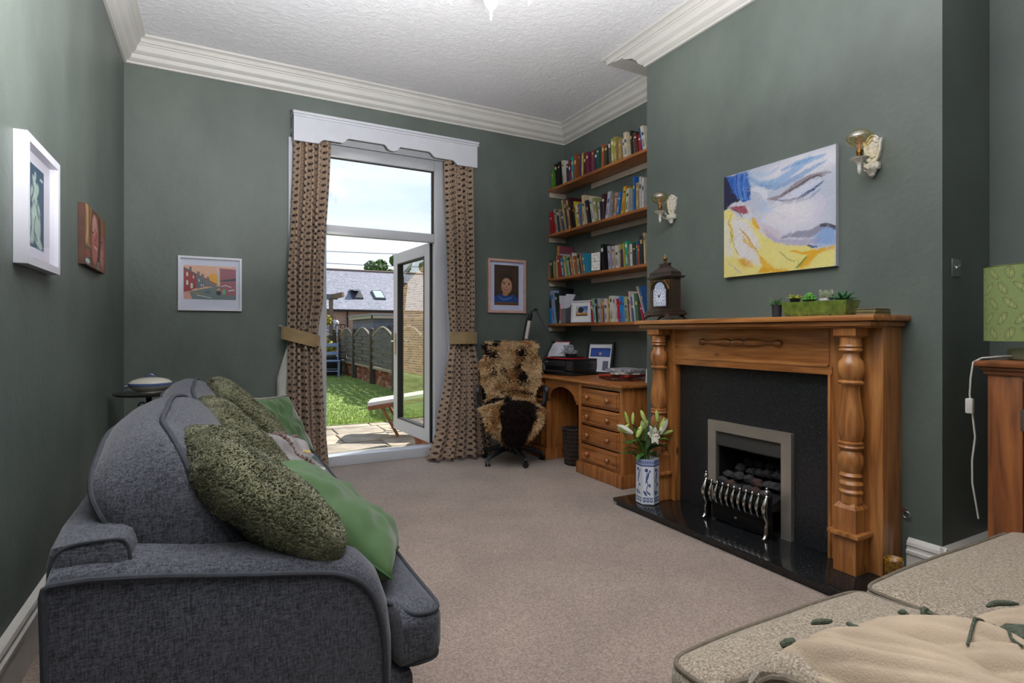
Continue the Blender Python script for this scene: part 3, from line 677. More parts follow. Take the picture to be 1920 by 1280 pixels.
pillow('velvet_cushion','green velvet cushion leaning behind the nearest olive plush cushion and the sofa arm',GRN,(.335,1.90,.645),(.19,-.11,-.15),(.07,.20,-.035),.19,group='green velvet cushions on the charcoal sofa',seed=1.2,wr=.014,seam=GRS,pinch=.05)
pillow('velvet_cushion','wrinkled green velvet cushion at the far end of the charcoal sofa',GRN,(.335,3.62,.675),(.155,.20,-.02),(.075,-.06,-.18),.11,group='green velvet cushions on the charcoal sofa',seed=4,wr=.02,seam=GRS,pinch=.09)
MAU=M('mauve_velvet','6b5a55',rough=.75,sheen=.5,var=.2,vs=9)
pillow('velvet_cushion','mauve brown cushion peeping out behind the wrinkled green one',MAU,(.345,3.80,.655),(.17,.20,-.02),(.08,-.06,-.19),.10,seed=6,wr=.012)
# patterned grey cushion with ruched brown ribbon
GRC=M('grey_satin','7e7878',rough=.45,sheen=.3,var=.18,vs=7)
t,pt,Nn=pillow('ruched_cushion','grey satin cushion with ruched brown ribbon and painted birds, between the green cushions',GRC,(.31,2.72,.61),(.13,.16,-.055),(.09,-.13,-.15),.15,seed=3,wr=.026)
BR_=M('brown_ruched_ribbon','5a4238',rough=.7,sheen=.4)
for q,(u0,v0,u1,v1) in enumerate(((-.9,-.9,.9,-.92),(-.1,-.95,.15,.9),(-.92,-.8,-.9,.8))):
    P_=[];R_=[]
    for k in range(60):
        s_=k/59; u=u0+(u1-u0)*s_; v=v0+(v1-v0)*s_; P_.append(pt(u,v,1)+Nn*.004+Vector((0,0,.003*math.sin(k*1.7)))); R_.append(.009+.004*math.sin(k*1.9))
    ob('ribbon',MB().tube(P_,R_,8),[BR_,BR_,GRC][q],t,True)
for (u,v,r_,cc) in ((.45,-.3,.10,'c9a53a'),(.6,-.1,.08,'2f6a55'),(.5,.25,.09,'d4d2cc'),(.7,.35,.07,'3a5f80'),(.35,.5,.06,'2f6a55')):
    mb=MB(); N_=14; mb.add([tuple(pt(u,v,1)+Nn*.004)]+[tuple(pt(u+r_*math.cos(2*PI*k/N_)*(1.6+.4*math.sin(3*k)),v+r_*.6*math.sin(2*PI*k/N_),1)+Nn*.0025) for k in range(N_)],[(0,1+k,1+(k+1)%N_) for k in range(N_)])
    ob('motif',mb,M('motif_'+{'c9a53a':'yellow','2f6a55':'green','d4d2cc':'white','3a5f80':'blue'}[cc],cc,rough=.6),t,'all')
# --- beige sofa in the right foreground, facing the far wall
s2=thing('sofa','grey-beige woven sofa with piped edges, cut by the lower right of the photo','sofa',(1.8,.4,0))
f2=lambda x,y,z:(1.02+y,-.07+x,z)
arm2=[(0.015,.06),(0,.3),(0,.52),(.03,.565),(.10,.58),(.40,.572),(.70,.562),(.80,.555),(.855,.53),(.885,.48),(.90,.40),(.905,.2),(.90,.06)]
sofa(s2,f2,BEI,BEIP,1.82,.06,arm2,.2,None,None,(1.0,.06,.29),.82,armw=.20,
     seats=[(.205,.777,.2,1.10,.30,.455,(.93,-.045)),(.783,1.615,.2,1.10,.30,.455,(.93,1.86))])
# cream crewel pillow
CRM=M('cream_linen','a89680',rough=.85,var=.1,vs=6,bump=.25,bs=220)
t=thing('embroidered_cushion','cream linen cushion with green crewel stitches and yarn tassel on the grey-beige sofa','cushion',(1.45,.40,.45))
c0=Vector((1.075,.805,.556)); Ua=Vector((.70,-.28,.035)); Va=Vector((-.16,-.50,.06)); Nc=Vector((.05,.1,1)).normalized()
def cp(a,b,s=1):
    fold=0
    if s>0:
        w_=a*15-b*3.2+nzf((a*2,b*2,3),1,2.2); env=min(1,b*4+.15)*min(1,(1-b)*6+.2)
        for k_,am in ((.9,.050),(1.9,.030),(3.7,.010)): fold+=am*(abs(math.sin(w_*k_+nzf((a*2.5,b*2.5,k_),1,1.6)))**.7-.6)*env
        fold+=.006*math.sin(a*9)*(1-b)
    h=.050*max(0,1-(2*a-1)**4)**.5*max(0,1-(2*b-1)**4)**.45
    pin=.03*math.sin(PI*a)*(1 if b<.5 else -1)*(1-abs(2*b-1))
    edge=.018*math.sin(a*11+1)*max(0,1-b*3)
    return c0+Ua*a+Va*b+Nc*(s*h+fold)+Va.normalized()*edge
mb=MB()
for s in (1,-1): mb.grid(lambda a,b,s=s: cp(a if s>0 else 1-a,b,s),200 if s>0 else 20,110 if s>0 else 20)
ob('cover',mb,CRM,t,'all')
YARN=M('sage_green_yarn','4e5646',rough=.9,var=.3,vs=120,bump=.6,bs=300)
def stitch(pts,r=.005):
    P_=[cp(a,b)+Nc*.007 for a,b in pts]; ob('stitch',MB().tube(P_,[r*.8]+[r*(1+.2*math.sin(k*3)) for k in range(len(P_)-2)]+[r*.8],8),YARN,t,True)
def seg(a0,b0,a1,b1,n=9): return [(a0+(a1-a0)*k/n,b0+(b1-b0)*k/n) for k in range(n+1)]
stitch(seg(.244,.02,.188,.17)); stitch(seg(.476,.025,.425,.146))
for q,(x,y,z,dx,dy,dz) in enumerate(((1.265,.835,.548,.04,-.022,.0),(1.44,.70,.575,-.012,.03,.008),(1.47,.69,.575,.025,.010,.012),(1.66,.645,.58,.06,-.035,.004))):
    P_=[(x+dx*k/5,y+dy*k/5+.004*math.sin(k),z+dz*math.sin(k/5*PI)+.002*k) for k in range(6)]
    ob('stitch',MB().tube(P_,[.003,.006,.007,.007,.006,.003],8),YARN,t,True)
ob('corner_tie',MB().tube([(1.115,.775,.575),(1.10,.782,.572),(1.088,.788,.568)],[.008,.01,.006],8),YARN,t,True)
# yarn tassel
mb=MB(); rnd=random.Random(5); base=cp(.54,.27)+Nc*.012
for k in range(42):
    a=rnd.uniform(-.9,.9); e1=base+Vector((-.045+rnd.uniform(-.07,.09),-.17+rnd.uniform(-.04,.08),.004)); m1=(base+e1)/2+Vector((rnd.uniform(-.03,.03),rnd.uniform(-.02,.02),.022))
    P_=[base.lerp(m1,s_)*(1-s_)+m1.lerp(e1,s_)*s_ for s_ in [i/7 for i in range(8)]]
    mb.tube([p+Vector((a*.02,0,0)) for p in P_],.0036,5)
ob('tassel',mb,YARN,t,'all',kind='stuff')
for q,(b0,b1) in enumerate(((.24,.5),(.22,.36))): stitch([(.56-.022*k-.006*q*k,b0+(b1-b0)*k/7+.01*math.sin(k)) for k in range(8)],.003)
# ================================================================ CHIMNEY BREAST: fire surround, hearth, gas fire
PINE=wood('orange_pine','9c6434','74461f','bb844a','z',.34); PINEY=wood('orange_pine_along','9c6434','74461f','bb844a','y',.34)
PINEX=wood('orange_pine_across','9a5a26','6e3c16','b97436','x',.34); OAKD=wood('varnished_turning','7c4a22','4c2a12','a06a34','y',.25,knots=False,coat=.5)
GRAN=M('polished_black_granite','141516',rough=.12,spec=.6); 
def speck(m,sc,c2,thr):
    nt=m.node_tree; N=nt.nodes; L=nt.links; b=N['Principled BSDF']; t=N.new('ShaderNodeTexCoord'); v=N.new('ShaderNodeTexNoise'); v.inputs['Scale'].default_value=sc; v.inputs['Detail'].default_value=2
    L.new(t.outputs['Object'],v.inputs[0]); r=N.new('ShaderNodeValToRGB'); L.new(v.outputs[0],r.inputs[0]); r.color_ramp.elements[0].position=thr; r.color_ramp.elements[0].color=b.inputs['Base Color'].default_value; r.color_ramp.elements[1].position=thr+.12; r.color_ramp.elements[1].color=(*lin(c2),1)
    L.new(r.outputs[0],b.inputs['Base Color'])
speck(GRAN,140,'4a4c50',.6)
GRANB=M('black_granite_back_panel','1b1c1e',rough=.3,spec=.5); speck(GRANB,120,'505256',.58)
he=thing('hearth','polished black granite hearth slab on the carpet under the fire surround','hearth',(2.78,2.28,0))
ob('slab',MB().box(2.546,BR-.001,1.42,3.20,.026,.051,.006),GRAN,he,True)
ob('plinth',MB().box(2.562,BR-.001,1.44,3.18,0,.026,.003),GRAN,he,True)
fs=thing('fire_surround','orange pine fire surround with turned columns and moulded mantel shelf','fireplace',(2.9,2.335,.051))
z0=.0515
ob('back_panel',MB().box(2.925,BR-.001,1.80,2.095,z0,1.03).box(2.925,BR-.001,2.58,2.92,z0,1.03).box(2.925,BR-.001,2.095,2.58,.605,1.03),GRANB,fs)
for y0,y1,inn in ((1.53,1.80,1),(2.92,3.145,-1)):
    ob('pilaster',MB().box(2.876,BR-.001,y0,y1,z0,1.279,.003),PINE,fs,True)
    yy=y1 if inn>0 else y0
    ob('inner_bead',MB().box(2.868,2.926,yy-.012 if inn>0 else yy-.004,yy+.004 if inn>0 else yy+.012,z0,1.03,.003),PINE,fs,True)
ob('frieze',MB().box(2.874,BR-.001,1.80,2.92,1.065,1.279,.003),PINEY,fs,True)
ob('frieze_moulding',MB().box(2.868,2.93,1.78,2.94,1.022,1.066,.004).box(2.862,2.93,1.80,2.92,1.062,1.078,.004),PINEY,fs,True)
sh=ob('mantel_shelf',MB().box(2.72,BR-.001,1.487,3.175,1.304,1.333,.009),PINEY,fs,True)
ob('shelf_moulding',MB().box(2.742,BR-.001,1.512,3.15,1.278,1.303,.010).box(2.765,BR-.001,1.53,3.14,1.270,1.282,.004),PINEY,sh,True)
# applied turning on the frieze
tp=[(2.07,.006),(2.08,.018),(2.10,.022),(2.115,.018),(2.125,.011),(2.14,.010),(2.2,.015),(2.27,.023),(2.30,.024),(2.32,.019),(2.33,.012),(2.34,.016),(2.36,.023),(2.38,.024),(2.40,.023),(2.42,.016),(2.43,.012),(2.44,.019),(2.46,.024),(2.49,.023),(2.56,.015),(2.62,.010),(2.635,.011),(2.645,.018),(2.66,.022),(2.68,.018),(2.69,.006)]
ob('applied_turning',MB().lathe(tp,(2.868,0,1.185),20,'y'),OAKD,fs,True)
# turned columns
CP=[(.395,.050),(.402,.050),(.44,.049),(.442,.054),(.452,.057),(.458,.052),(.464,.046),(.478,.05),(.49,.056),(.50,.052),(.508,.042),(.518,.040),(.524,.05),(.532,.054),(.538,.048),(.548,.044),(.57,.053),(.60,.060),(.63,.057),(.655,.044),(.662,.046),(.668,.057),(.675,.06),(.682,.054),(.69,.056),(.697,.058),(.703,.046),(.712,.05),(.74,.058),(.775,.061),(.82,.058),(.88,.049),(.94,.042),(.975,.040),(.985,.045),(.99,.056),(.998,.06),(1.004,.054),(1.01,.047),(1.02,.052),(1.05,.062),(1.08,.063),(1.105,.056),(1.122,.042),(1.145,.038),(1.152,.046),(1.158,.056),(1.165,.053),(1.172,.048),(1.178,.056),(1.184,.052),(1.19,.05),(1.222,.05)]
for yc in (1.652,3.02):
    c=ob('column',MB().lathe([(z,r*.97) for z,r in CP],(2.818,yc,0),28),PINE,fs,True)
    ob('capital_block',MB().lathe([(1.22,.055),(1.232,.079),(1.269,.079)],(2.818,yc,0),4,rot=PI/4),PINE,c)
    ob('plinth_block',MB().box(2.762,2.876,yc-.056,yc+.056,z0,.36,.002).lathe([(.36,.079),(.372,.079),(.397,.055)],(2.818,yc,0),4,rot=PI/4),PINE,c)
    ob('plinth_ledge',MB().box(2.742,2.876,yc-.078,yc+.078,.235,.258,.006),PINE,c,True)
# gas fire
gf=thing('gas_fire','brushed steel framed gas fire with coals and spindle-fronted grate','fireplace',(2.9,2.335,.0515))
FRM=M('brushed_steel_frame','d2cbc0',rough=.36,metal=.85,var=.22,vs=5,stretch=(1,1,3),col2='c6bfb4')
P4=[((2.035,z0),(2.035,.668),(2.10,.603),(2.10,z0)),((2.035,.668),(2.64,.668),(2.575,.603),(2.10,.603)),((2.64,z0),(2.64,.668),(2.575,.603),(2.575,z0))]
for q in P4: ob('steel_frame',MB().prism(list(q),lambda a,b,d:(d,a,b),2.896,2.9245),FRM,gf)
BK=M('soot_black_metal','0d0d0e',rough=.6,var=.3,vs=20); BKM=M('cast_iron','1a1a1b',rough=.45,metal=.6)
g=MB().box(2.926,2.93,2.10,2.575,.55,.603)
ob('firebox',MB().box(2.926,3.26,2.097,2.105,z0,.603).box(2.926,3.26,2.57,2.578,z0,.603).box(3.245,3.26,2.105,2.57,z0,.603).box(2.926,3.245,2.105,2.57,.596,.603).box(2.926,3.245,2.105,2.57,z0,z0+.006),BK,gf)
for k in range(5): ob('fire_back_rib',MB().box(3.225,3.246,2.15+.09*k,2.175+.09*k,.15,.55,.006),M('grey_refractory','26241f',rough=.9,var=.3,vs=12),gf,True)
hood=MB().prism([(2.915,.60),(2.99,.60),(2.935,.515),(2.915,.505),(2.905,.515)],lambda a,b,d:(a,d,b),2.107,2.568); ob('canopy',hood,M('dark_canopy_metal','4a4a48',rough=.45,metal=.6),gf)
coal=M('grey_black_coal','2e2d2f',rough=.85,var=.4,vs=25,bump=.7,bs=70); coalr=M('reddish_coal','3c2822',rough=.85,var=.4,vs=25,bump=.7,bs=70)
rnd=random.Random(11)
def lump(seed,r):
    bm=bmesh.new(); bmesh.ops.create_icosphere(bm,subdivisions=2,radius=1)
    for v in bm.verts: v.co*=r*(1+.35*noise.noise(v.co*1.6+Vector((seed,0,0)))); v.co.z*=.75
    bm.verts.index_update(); mb=MB().add([v.co[:] for v in bm.verts],[[v.index for v in f.verts] for f in bm.faces]); bm.free(); return mb
ob('coal_bed',MB().box(2.85,3.16,2.115,2.56,.20,.25,.01).prism([(2.85,.25),(3.16,.25),(3.16,.36)],lambda a,b,d:(a,d,b),2.115,2.56),BK,gf)
lumps=[lump(i*3.1,.036) for i in range(4)]; src=[]
for i,(y,z,x) in enumerate([(2.19+.065*k+rnd.uniform(-.01,.01),.285+rnd.uniform(-.008,.008),2.875+rnd.uniform(-.01,.01)) for k in range(6)]+[(2.16+.07*k+rnd.uniform(-.01,.01),.325+rnd.uniform(-.01,.01),2.955+rnd.uniform(-.01,.01)) for k in range(6)]+[(2.20+.07*k+rnd.uniform(-.01,.01),.365+rnd.uniform(-.01,.01),3.03) for k in range(5)]+[(2.16+.08*k,.395,3.10) for k in range(5)]):
    L_=lumps[i%4]; mb=MB(); R_=Matrix.Rotation(rnd.uniform(0,6),3,'Z')@Matrix.Rotation(rnd.uniform(-.5,.5),3,'X'); mb.add([tuple(R_@Vector(p)*rnd.uniform(.9,1.2)*1+Vector((min(x,2.888),y,z))) if 0 else tuple(R_@Vector(p)+Vector((x,y,z))) for p in L_.v],L_.f)
    ob('coal',mb,coalr if i in (1,4,8) else coal,gf,40)
# grate front
POL=M('polished_grate_steel','c2bfba',rough=.18,metal=1)
g=MB().box(2.80,2.815,2.13,2.56,.275,.287).box(2.80,2.815,2.13,2.56,.165,.178); ob('grate_rail',g,BKM,gf)
ob('ash_cover',MB().box(2.822,2.836,2.15,2.54,.06,.15,.004).box(2.812,2.826,2.145,2.545,.145,.158,.003).box(2.818,2.826,2.30,2.38,.055,.075),BKM,gf,True)
ob('knob',MB().lathe([(-.022,.003),(-.02,.009),(-.014,.011),(-.008,.008),(0,.005)],(2.822,2.34,.115),14,'x'),POL,gf,True)
for k in range(9):
    y=2.175+k*.0435; g=MB().tube([(2.80,y,.172),(2.788,y,.195),(2.782,y,.225),(2.788,y,.255),(2.800,y,.283),(2.802,y,.292)],[.005,.009,.011,.009,.005,.004],10).lathe([(.288,.004),(.293,.008),(.299,.009),(.305,.006),(.309,.002)],(2.802,y,0),10)
    ob('spindle',g,POL,gf,True)
for y in (2.125,2.572):
    g=MB().tube([(2.775,y,.053),(2.79,y,.062),(2.802,y,.085),(2.80,y,.12),(2.808,y,.145),(2.80,y,.165),(2.785,y,.20),(2.782,y,.235),(2.795,y,.27),(2.805,y,.295)],[.011,.012,.011,.010,.008,.011,.015,.016,.012,.007],10).lathe([(.29,.006),(.30,.01),(.306,.006),(.312,.011),(.322,.013),(.332,.009),(.336,.005),(.342,.007),(.348,.005),(.352,.001)],(2.806,y,0),12)
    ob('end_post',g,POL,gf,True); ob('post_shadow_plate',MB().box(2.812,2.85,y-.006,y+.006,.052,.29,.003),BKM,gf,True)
# ---------------------------------------------------------------- vase of lilies
va=thing('vase_of_lilies','blue and white hexagonal porcelain vase of white lilies on the black hearth','vase',(2.685,2.99,.0515))
HX=lambda r,z,k:(2.685+r*math.cos(PI/3*k+.35),2.99+r*math.sin(PI/3*k+.35),z)
VR=.079; zt=.365
VM=Mcol('blue_white_porcelain_print',.15,.6); VW=M('white_porcelain','d0d2d8',rough=.15,coat=.5)
ob('vase',MB().loft([[HX(r,z,k) for k in range(6)] for r,z in ((.074,.0517),(VR,.058),(VR,zt),(.07,zt),(.068,.12))]),VW,va)
for k in range(6):
    pc=Pic(48,110,'cfd4dc'); bl='2c4580'
    pc.poly([(.0,.0),(1,0),(1,.13),(0,.13)],'8796b8'); 
    for j in range(5): pc.ell(.1+.2*j,.06,.07,.03,bl,.7)
    pc.line([(0,.14),(1,.14)],.012,bl); pc.line([(.08,.2),(.08,.8)],.012,'6f82ad'); pc.line([(.92,.2),(.92,.8)],.012,'6f82ad')
    pc.line([(.3,.78),(.62,.7),(.5,.55),(.65,.45),(.55,.3)],.022,bl); pc.ell(.5,.38,.16,.05,bl,rot=.7); pc.ell(.62,.24,.15,.04,bl); pc.ell(.32,.26,.08,.03,'4a62a0'); pc.ell(.35,.58,.11,.04,'4a62a0'); pc.ell(.72,.76,.16,.04,bl,rot=-.3); pc.line([(.5,.4),(.7,.52)],.02,bl)
    for j in range(3): pc.ell(.2+.3*j,.92,.13,.045,bl,.9); pc.ell(.2+.3*j,.91,.05,.02,'cfd4dc')
    pc.line([(.05,.865),(.95,.865)],.01,bl)
    a=Vector(HX(VR+.0006,zt,k+1)); b=Vector(HX(VR+.0006,zt,k)); pc.put('painted_panel',a,b-a,(0,0,-(zt-.058)),VM,va)
LG=M('lily_leaf_green','2f5a22',rough=.45,var=.3,vs=20,col2='4a7a30'); LB=M('lily_bud_green','9ab84a',rough=.5,var=.15,vs=15,col2='c4d07a'); LP=M('lily_petal_white','dcdccf',rough=.55,var=.05); STM=M('lily_stem','4c7a2e',rough=.5); ORG=M('lily_anther','6b3418',rough=.8)
vc=Vector((2.685,2.99,.36)); cr=Vector((.8813,-.4725,0)); cf=Vector((-.4725,-.8813,0))  # right / towards the viewer in the room
def VP(x,z,y=0): return vc+cr*(x*1.22-.012)+Vector((0,0,z))+cf*y
def leafmesh(a,b,w,bend=.03,seed=0):
    a,b=Vector(a),Vector(b); d=b-a; sd=d.cross(Vector((0,0,1)));  sd=(sd if sd.length>1e-5 else Vector((1,0,0))).normalized(); sd=(sd+Vector((0,0,.25*math.sin(seed)))).normalized(); up=sd.cross(d).normalized()
    def fn(u,v):
        ww=w*math.sin(PI*min(1,v*.97+.02))**.75; p=a+d*v+up*(bend*math.sin(PI*v)); return p+sd*(u-.5)*ww*2-up*abs(u-.5)*ww*.5*-1
    return MB().grid(fn,4,8)
def bud(a,b,r):
    a,b=Vector(a),Vector(b); n_=9; return MB().tube([a.lerp(b,k/n_) for k in range(n_+1)],[r*(.35+.65*math.sin(PI*min(1,(k/n_)*.8+.12))**1.2)*(1 if k<n_ else .25) for k in range(n_+1)],10)
heads=[]
BUDS=[((-.095,.245),(-.115,.325),.013),((-.075,.25),(-.073,.325),.012),((-.005,.265),(-.035,.345),.015),((.075,.265),(.068,.335),.014),((-.145,.205),(-.095,.24),.013),((-.055,.165),(-.03,.235),.018),((.095,.175),(.165,.19),.014),((-.005,.22),(.01,.27),.012)]
for i,(a,b,r) in enumerate(BUDS):
    y=(i%3-1)*.03; ob('bud',bud(VP(a[0],a[1]-.01,y),VP(b[0],b[1],y),r),LB,va,True)
    ob('stem',MB().tube([VP(a[0]*.1,-.1,0),VP(a[0]*.3,.08,y*.5),VP(a[0]*.8,a[1]*.75,y),VP(a[0],a[1],y)],.0035,6),STM,va,True)
def flower(c,ax,r,open_):
    c,ax=Vector(c),Vector(ax).normalized(); t_=ax.orthogonal().normalized(); b_=ax.cross(t_)
    for k in range(6):
        a=2*PI*k/6; rd=t_*math.cos(a)+b_*math.sin(a)
        def fn(u,v,rd=rd):
            s_=ax.cross(rd); o_=rd*r*open_*v**1.2+ax*r*(v-.55*open_*v**3); return c+o_+s_*(u-.5)*r*.62*math.sin(PI*min(1,v*.93+.05))**.8+ax*.0
        ob('petal',MB().grid(fn,4,7),LP,va,'all')
    for k in range(4):
        a=2*PI*k/4; e_=c+ax*r*.75+(t_*math.cos(a)+b_*math.sin(a))*r*.25; ob('stamen',MB().tube([c,c.lerp(e_,.6),e_],.0015,5),LB,va,True); ob('anther',MB().tube([e_-t_*.006,e_+t_*.006],.0025,6),ORG,va,True)
flower(VP(.012,.165,.05),(.25,-.9,.35),.075,.95)
def halfopen(a,b,r):
    a,b=Vector(a),Vector(b); ob('bud',bud(a,a.lerp(b,.85),r),LP,va,True)
    ax=(b-a).normalized(); t_=ax.orthogonal().normalized(); b_=ax.cross(t_); Ln=(b-a).length
    for k in range(5):
        an=2*PI*k/5; rd=t_*math.cos(an)+b_*math.sin(an)
        ob('petal',MB().grid(lambda u,v,rd=rd:a+ax*Ln*(v*1.05)+rd*(r*.9*math.sin(PI*min(1,v*.9))**.6+r*.5*v*v)+ax.cross(rd)*(u-.5)*r*1.5*math.sin(PI*min(1,v*.92+.06)),3,6),LP if k%2 else LB,va,'all')
halfopen(VP(-.08,.18,.02),VP(-.165,.235,.03),.020); halfopen(VP(.085,.17,.0),VP(.115,.28,.0),.020); halfopen(VP(-.02,.19,-.02),VP(-.01,.265,-.02),.014)
for i,(x0_,z0_,x1,z1,w) in enumerate([(-.02,.04,-.14,.06,.02),(-.02,.07,-.15,.115,.022),(-.02,.0,-.15,.02,.016),(-.01,.1,-.09,.12,.02),(.01,.05,.12,.09,.022),(.02,.02,.10,.0,.02),(.02,.10,.13,.14,.02),(0,.12,.05,.13,.022),(-.02,.12,-.08,.2,.018),(0,.03,-.06,-.005,.022),(.02,.03,.06,-.02,.024),(.03,.16,.1,.19,.015),(-.05,.17,-.1,.25,.012),(0,.0,-.03,.1,.02),(.01,.0,.05,.12,.022),(0,.02,.01,.16,.02),(-.01,.08,.06,.21,.02),(-.04,.1,-.05,.22,.02),(.03,.08,.07,.24,.016),(.0,.15,.02,.24,.02),(.02,.09,.13,.06,.02),(-.03,.14,-.12,.16,.018),(-.02,.02,-.10,.035,.022),(.0,.07,-.05,.13,.025)]):
    y=.05*math.sin(i*2.3); ob('leaf',leafmesh(VP(x0_,z0_,y*.3),VP(x1,z1,y),w*1.15,.02,i),LG,va,'all')
# ================================================================ ALCOVE: desk, shelves, books
DP=wood('desk_pine','9c6030','70421e','b87a42','z',.35); DPY=wood('desk_pine_along','9c6030','70421e','b87a42','y',.35); KNOB=M('pine_knob','8f5526',rough=.3,var=.2,vs=40,coat=.4)
dk=thing('desk','orange pine kneehole desk with drawers in the alcove under the bookshelves','desk',(3.17,4.35,0))
DX=2.865; dy0,dy1=3.47,5.2; ZT=.80
ob('desk_top',MB().box(2.825,3.5,3.44,5.235,ZT,.825,.010),DPY,dk,True)
for a,b,s_ in ((dy0,4.085,0),(4.625,dy1,1)):
    ob('plinth',MB().box(DX-.022,3.49,a-.012,b+.012,0,.10,.006).box(DX-.014,3.488,a-.006,b+.006,.098,.112,.004),DP,dk,True)
    ob('side_panel',MB().box(DX,3.485,a,a+.025,.10,ZT,.002),DP,dk,True); ob('side_panel',MB().box(DX,3.485,b-.025,b,.10,ZT,.002),DP,dk,True)
    ob('back_board',MB().box(3.47,3.485,a+.025,b-.025,.1,ZT),DP,dk)
    ob('face_frame',MB().box(DX,DX+.02,a+.025,a+.045,.10,ZT).box(DX,DX+.02,b-.045,b-.025,.10,ZT).box(DX,DX+.02,a+.045,b-.045,ZT-.03,ZT),DP,dk)
    n_=4; zz=.118
    for k in range(n_):
        z0_=zz+k*.163; z1_=z0_+.150; ya,yb=a+.048,b-.048
        d=ob('drawer',MB().box(DX-.006,DX+.018,ya,yb,z0_,z1_,.003),DPY,dk,True)
        ob('drawer_moulding',MB().box(DX-.016,DX-.004,ya+.022,yb-.022,z0_+.02,z0_+.028,.002).box(DX-.016,DX-.004,ya+.022,yb-.022,z1_-.028,z1_-.02,.002).box(DX-.016,DX-.004,ya+.022,ya+.03,z0_+.02,z1_-.02,.002).box(DX-.016,DX-.004,yb-.03,yb-.022,z0_+.02,z1_-.02,.002).box(DX-.010,DX-.004,ya+.03,yb-.03,z0_+.028,z1_-.028),DPY,d,True)
        for yk in (ya+.12,yb-.12): ob('knob',MB().lathe([(-.054,.004),(-.052,.016),(-.043,.023),(-.031,.022),(-.022,.012),(-.010,.011),(-.006,.016)],(DX,yk,(z0_+z1_)/2),16,'x'),KNOB,d,True)
# kneehole arch
ar=[(4.085,ZT),(4.625,ZT),(4.625,.60)]; ar+=[(4.60,.595),(4.585,.60),(4.58,.625)]+[(4.355+.215*math.cos(math.radians(t)),.61+.125*math.sin(math.radians(t))) for t in range(10,171,10)]+[(4.13,.625),(4.125,.60),(4.11,.595),(4.085,.60)]
ob('kneehole_arch',MB().prism(ar,lambda a,b,d:(d,a,b),DX,DX+.02),DPY,dk)
ob('modesty_board',MB().box(3.3,3.315,4.085,4.625,.1,ZT),DP,dk)
# waste bin
WK=M('dark_wicker','3a2c24',rough=.7,var=.4,vs=50,bump=.5,bs=150)
wb=thing('waste_bin','dark wicker waste-paper bin in the kneehole of the pine desk','bin',(3.0,4.34,0))
ob('woven_wall',MB().lathe([(.0,.085),(.005,.088),(.33,.112),(.335,.112),(.33,.104),(.02,.08)],(3.0,4.34,0),28),M('dark_wicker_inner','1c1613',rough=.8),wb,True)
for k in range(36):
    a=2*PI*k/36; ob('cane_stake',MB().tube([(3.0+r*math.cos(a),4.34+r*math.sin(a),z) for z,r in ((.005,.092),(.12,.101),(.22,.108),(.335,.116))],.0042,5),WK,wb,True)
for k in range(8):
    z=.03+k*.04; r=.0925+z*.072; ob('cane_ring',MB().tube([(3.0+(r+.003*math.sin(18*t))*math.cos(t),4.34+(r+.003*math.sin(18*t))*math.sin(t),z) for t in [2*PI*i/72 for i in range(72)]],.005,5,closed=True),WK,wb,True)
ob('rim',MB().tube([(3.0+.117*math.cos(t),4.34+.117*math.sin(t),.34+.003*math.sin(12*t)) for t in [2*PI*i/48 for i in range(48)]],.009,6,closed=True),WK,wb,True)
# shelves
SHY=wood('bookshelf_pine','9a5c28','6a3c18','b87636','y',.4,coat=.3); BATT=M('cream_batten','b8aa9c',rough=.6,var=.08)
SZ={1:2.841,2:2.338,3:1.845,4:1.343}; NM={1:'top',2:'second',3:'third',4:'lowest'}
for k in (1,2,3,4):
    t=thing('bookshelf','%s pine bookshelf of the alcove, resting on cream battens'%NM[k],'shelf',(3.4,4.35,SZ[k]-.075),group='alcove bookshelves')
    if k!=2: ob('board',MB().box(3.29,AL-.002,Y1+.002,B-.002,SZ[k]-.03,SZ[k]-.001,.004),SHY,t,True)
    else:
        for a,b in ((Y1+.002,4.175),(4.18,4.83),(4.835,B-.002)): ob('board',MB().box(3.29+(.004 if a>4 and a<4.5 else 0),AL-.002,a,b,SZ[k]-.03,SZ[k]-.001,.004),SHY,t,True)
    ob('batten',MB().box(3.305,AL-.002,B-.022,B-.002,SZ[k]-.085,SZ[k]-.031,.003),BATT,t,True)
    ob('batten',MB().box(AL-.022,AL-.002,3.80,4.76,SZ[k]-.085,SZ[k]-.031,.003),BATT,t,True)
st=thing('bookend_board','upright orange pine board at the near end of the second bookshelf','bookend',(3.37,3.44,SZ[2]))
ob('board',MB().box(3.30,3.50,3.425,3.455,SZ[2],SZ[2]+.36,.003),SHY,st,True)
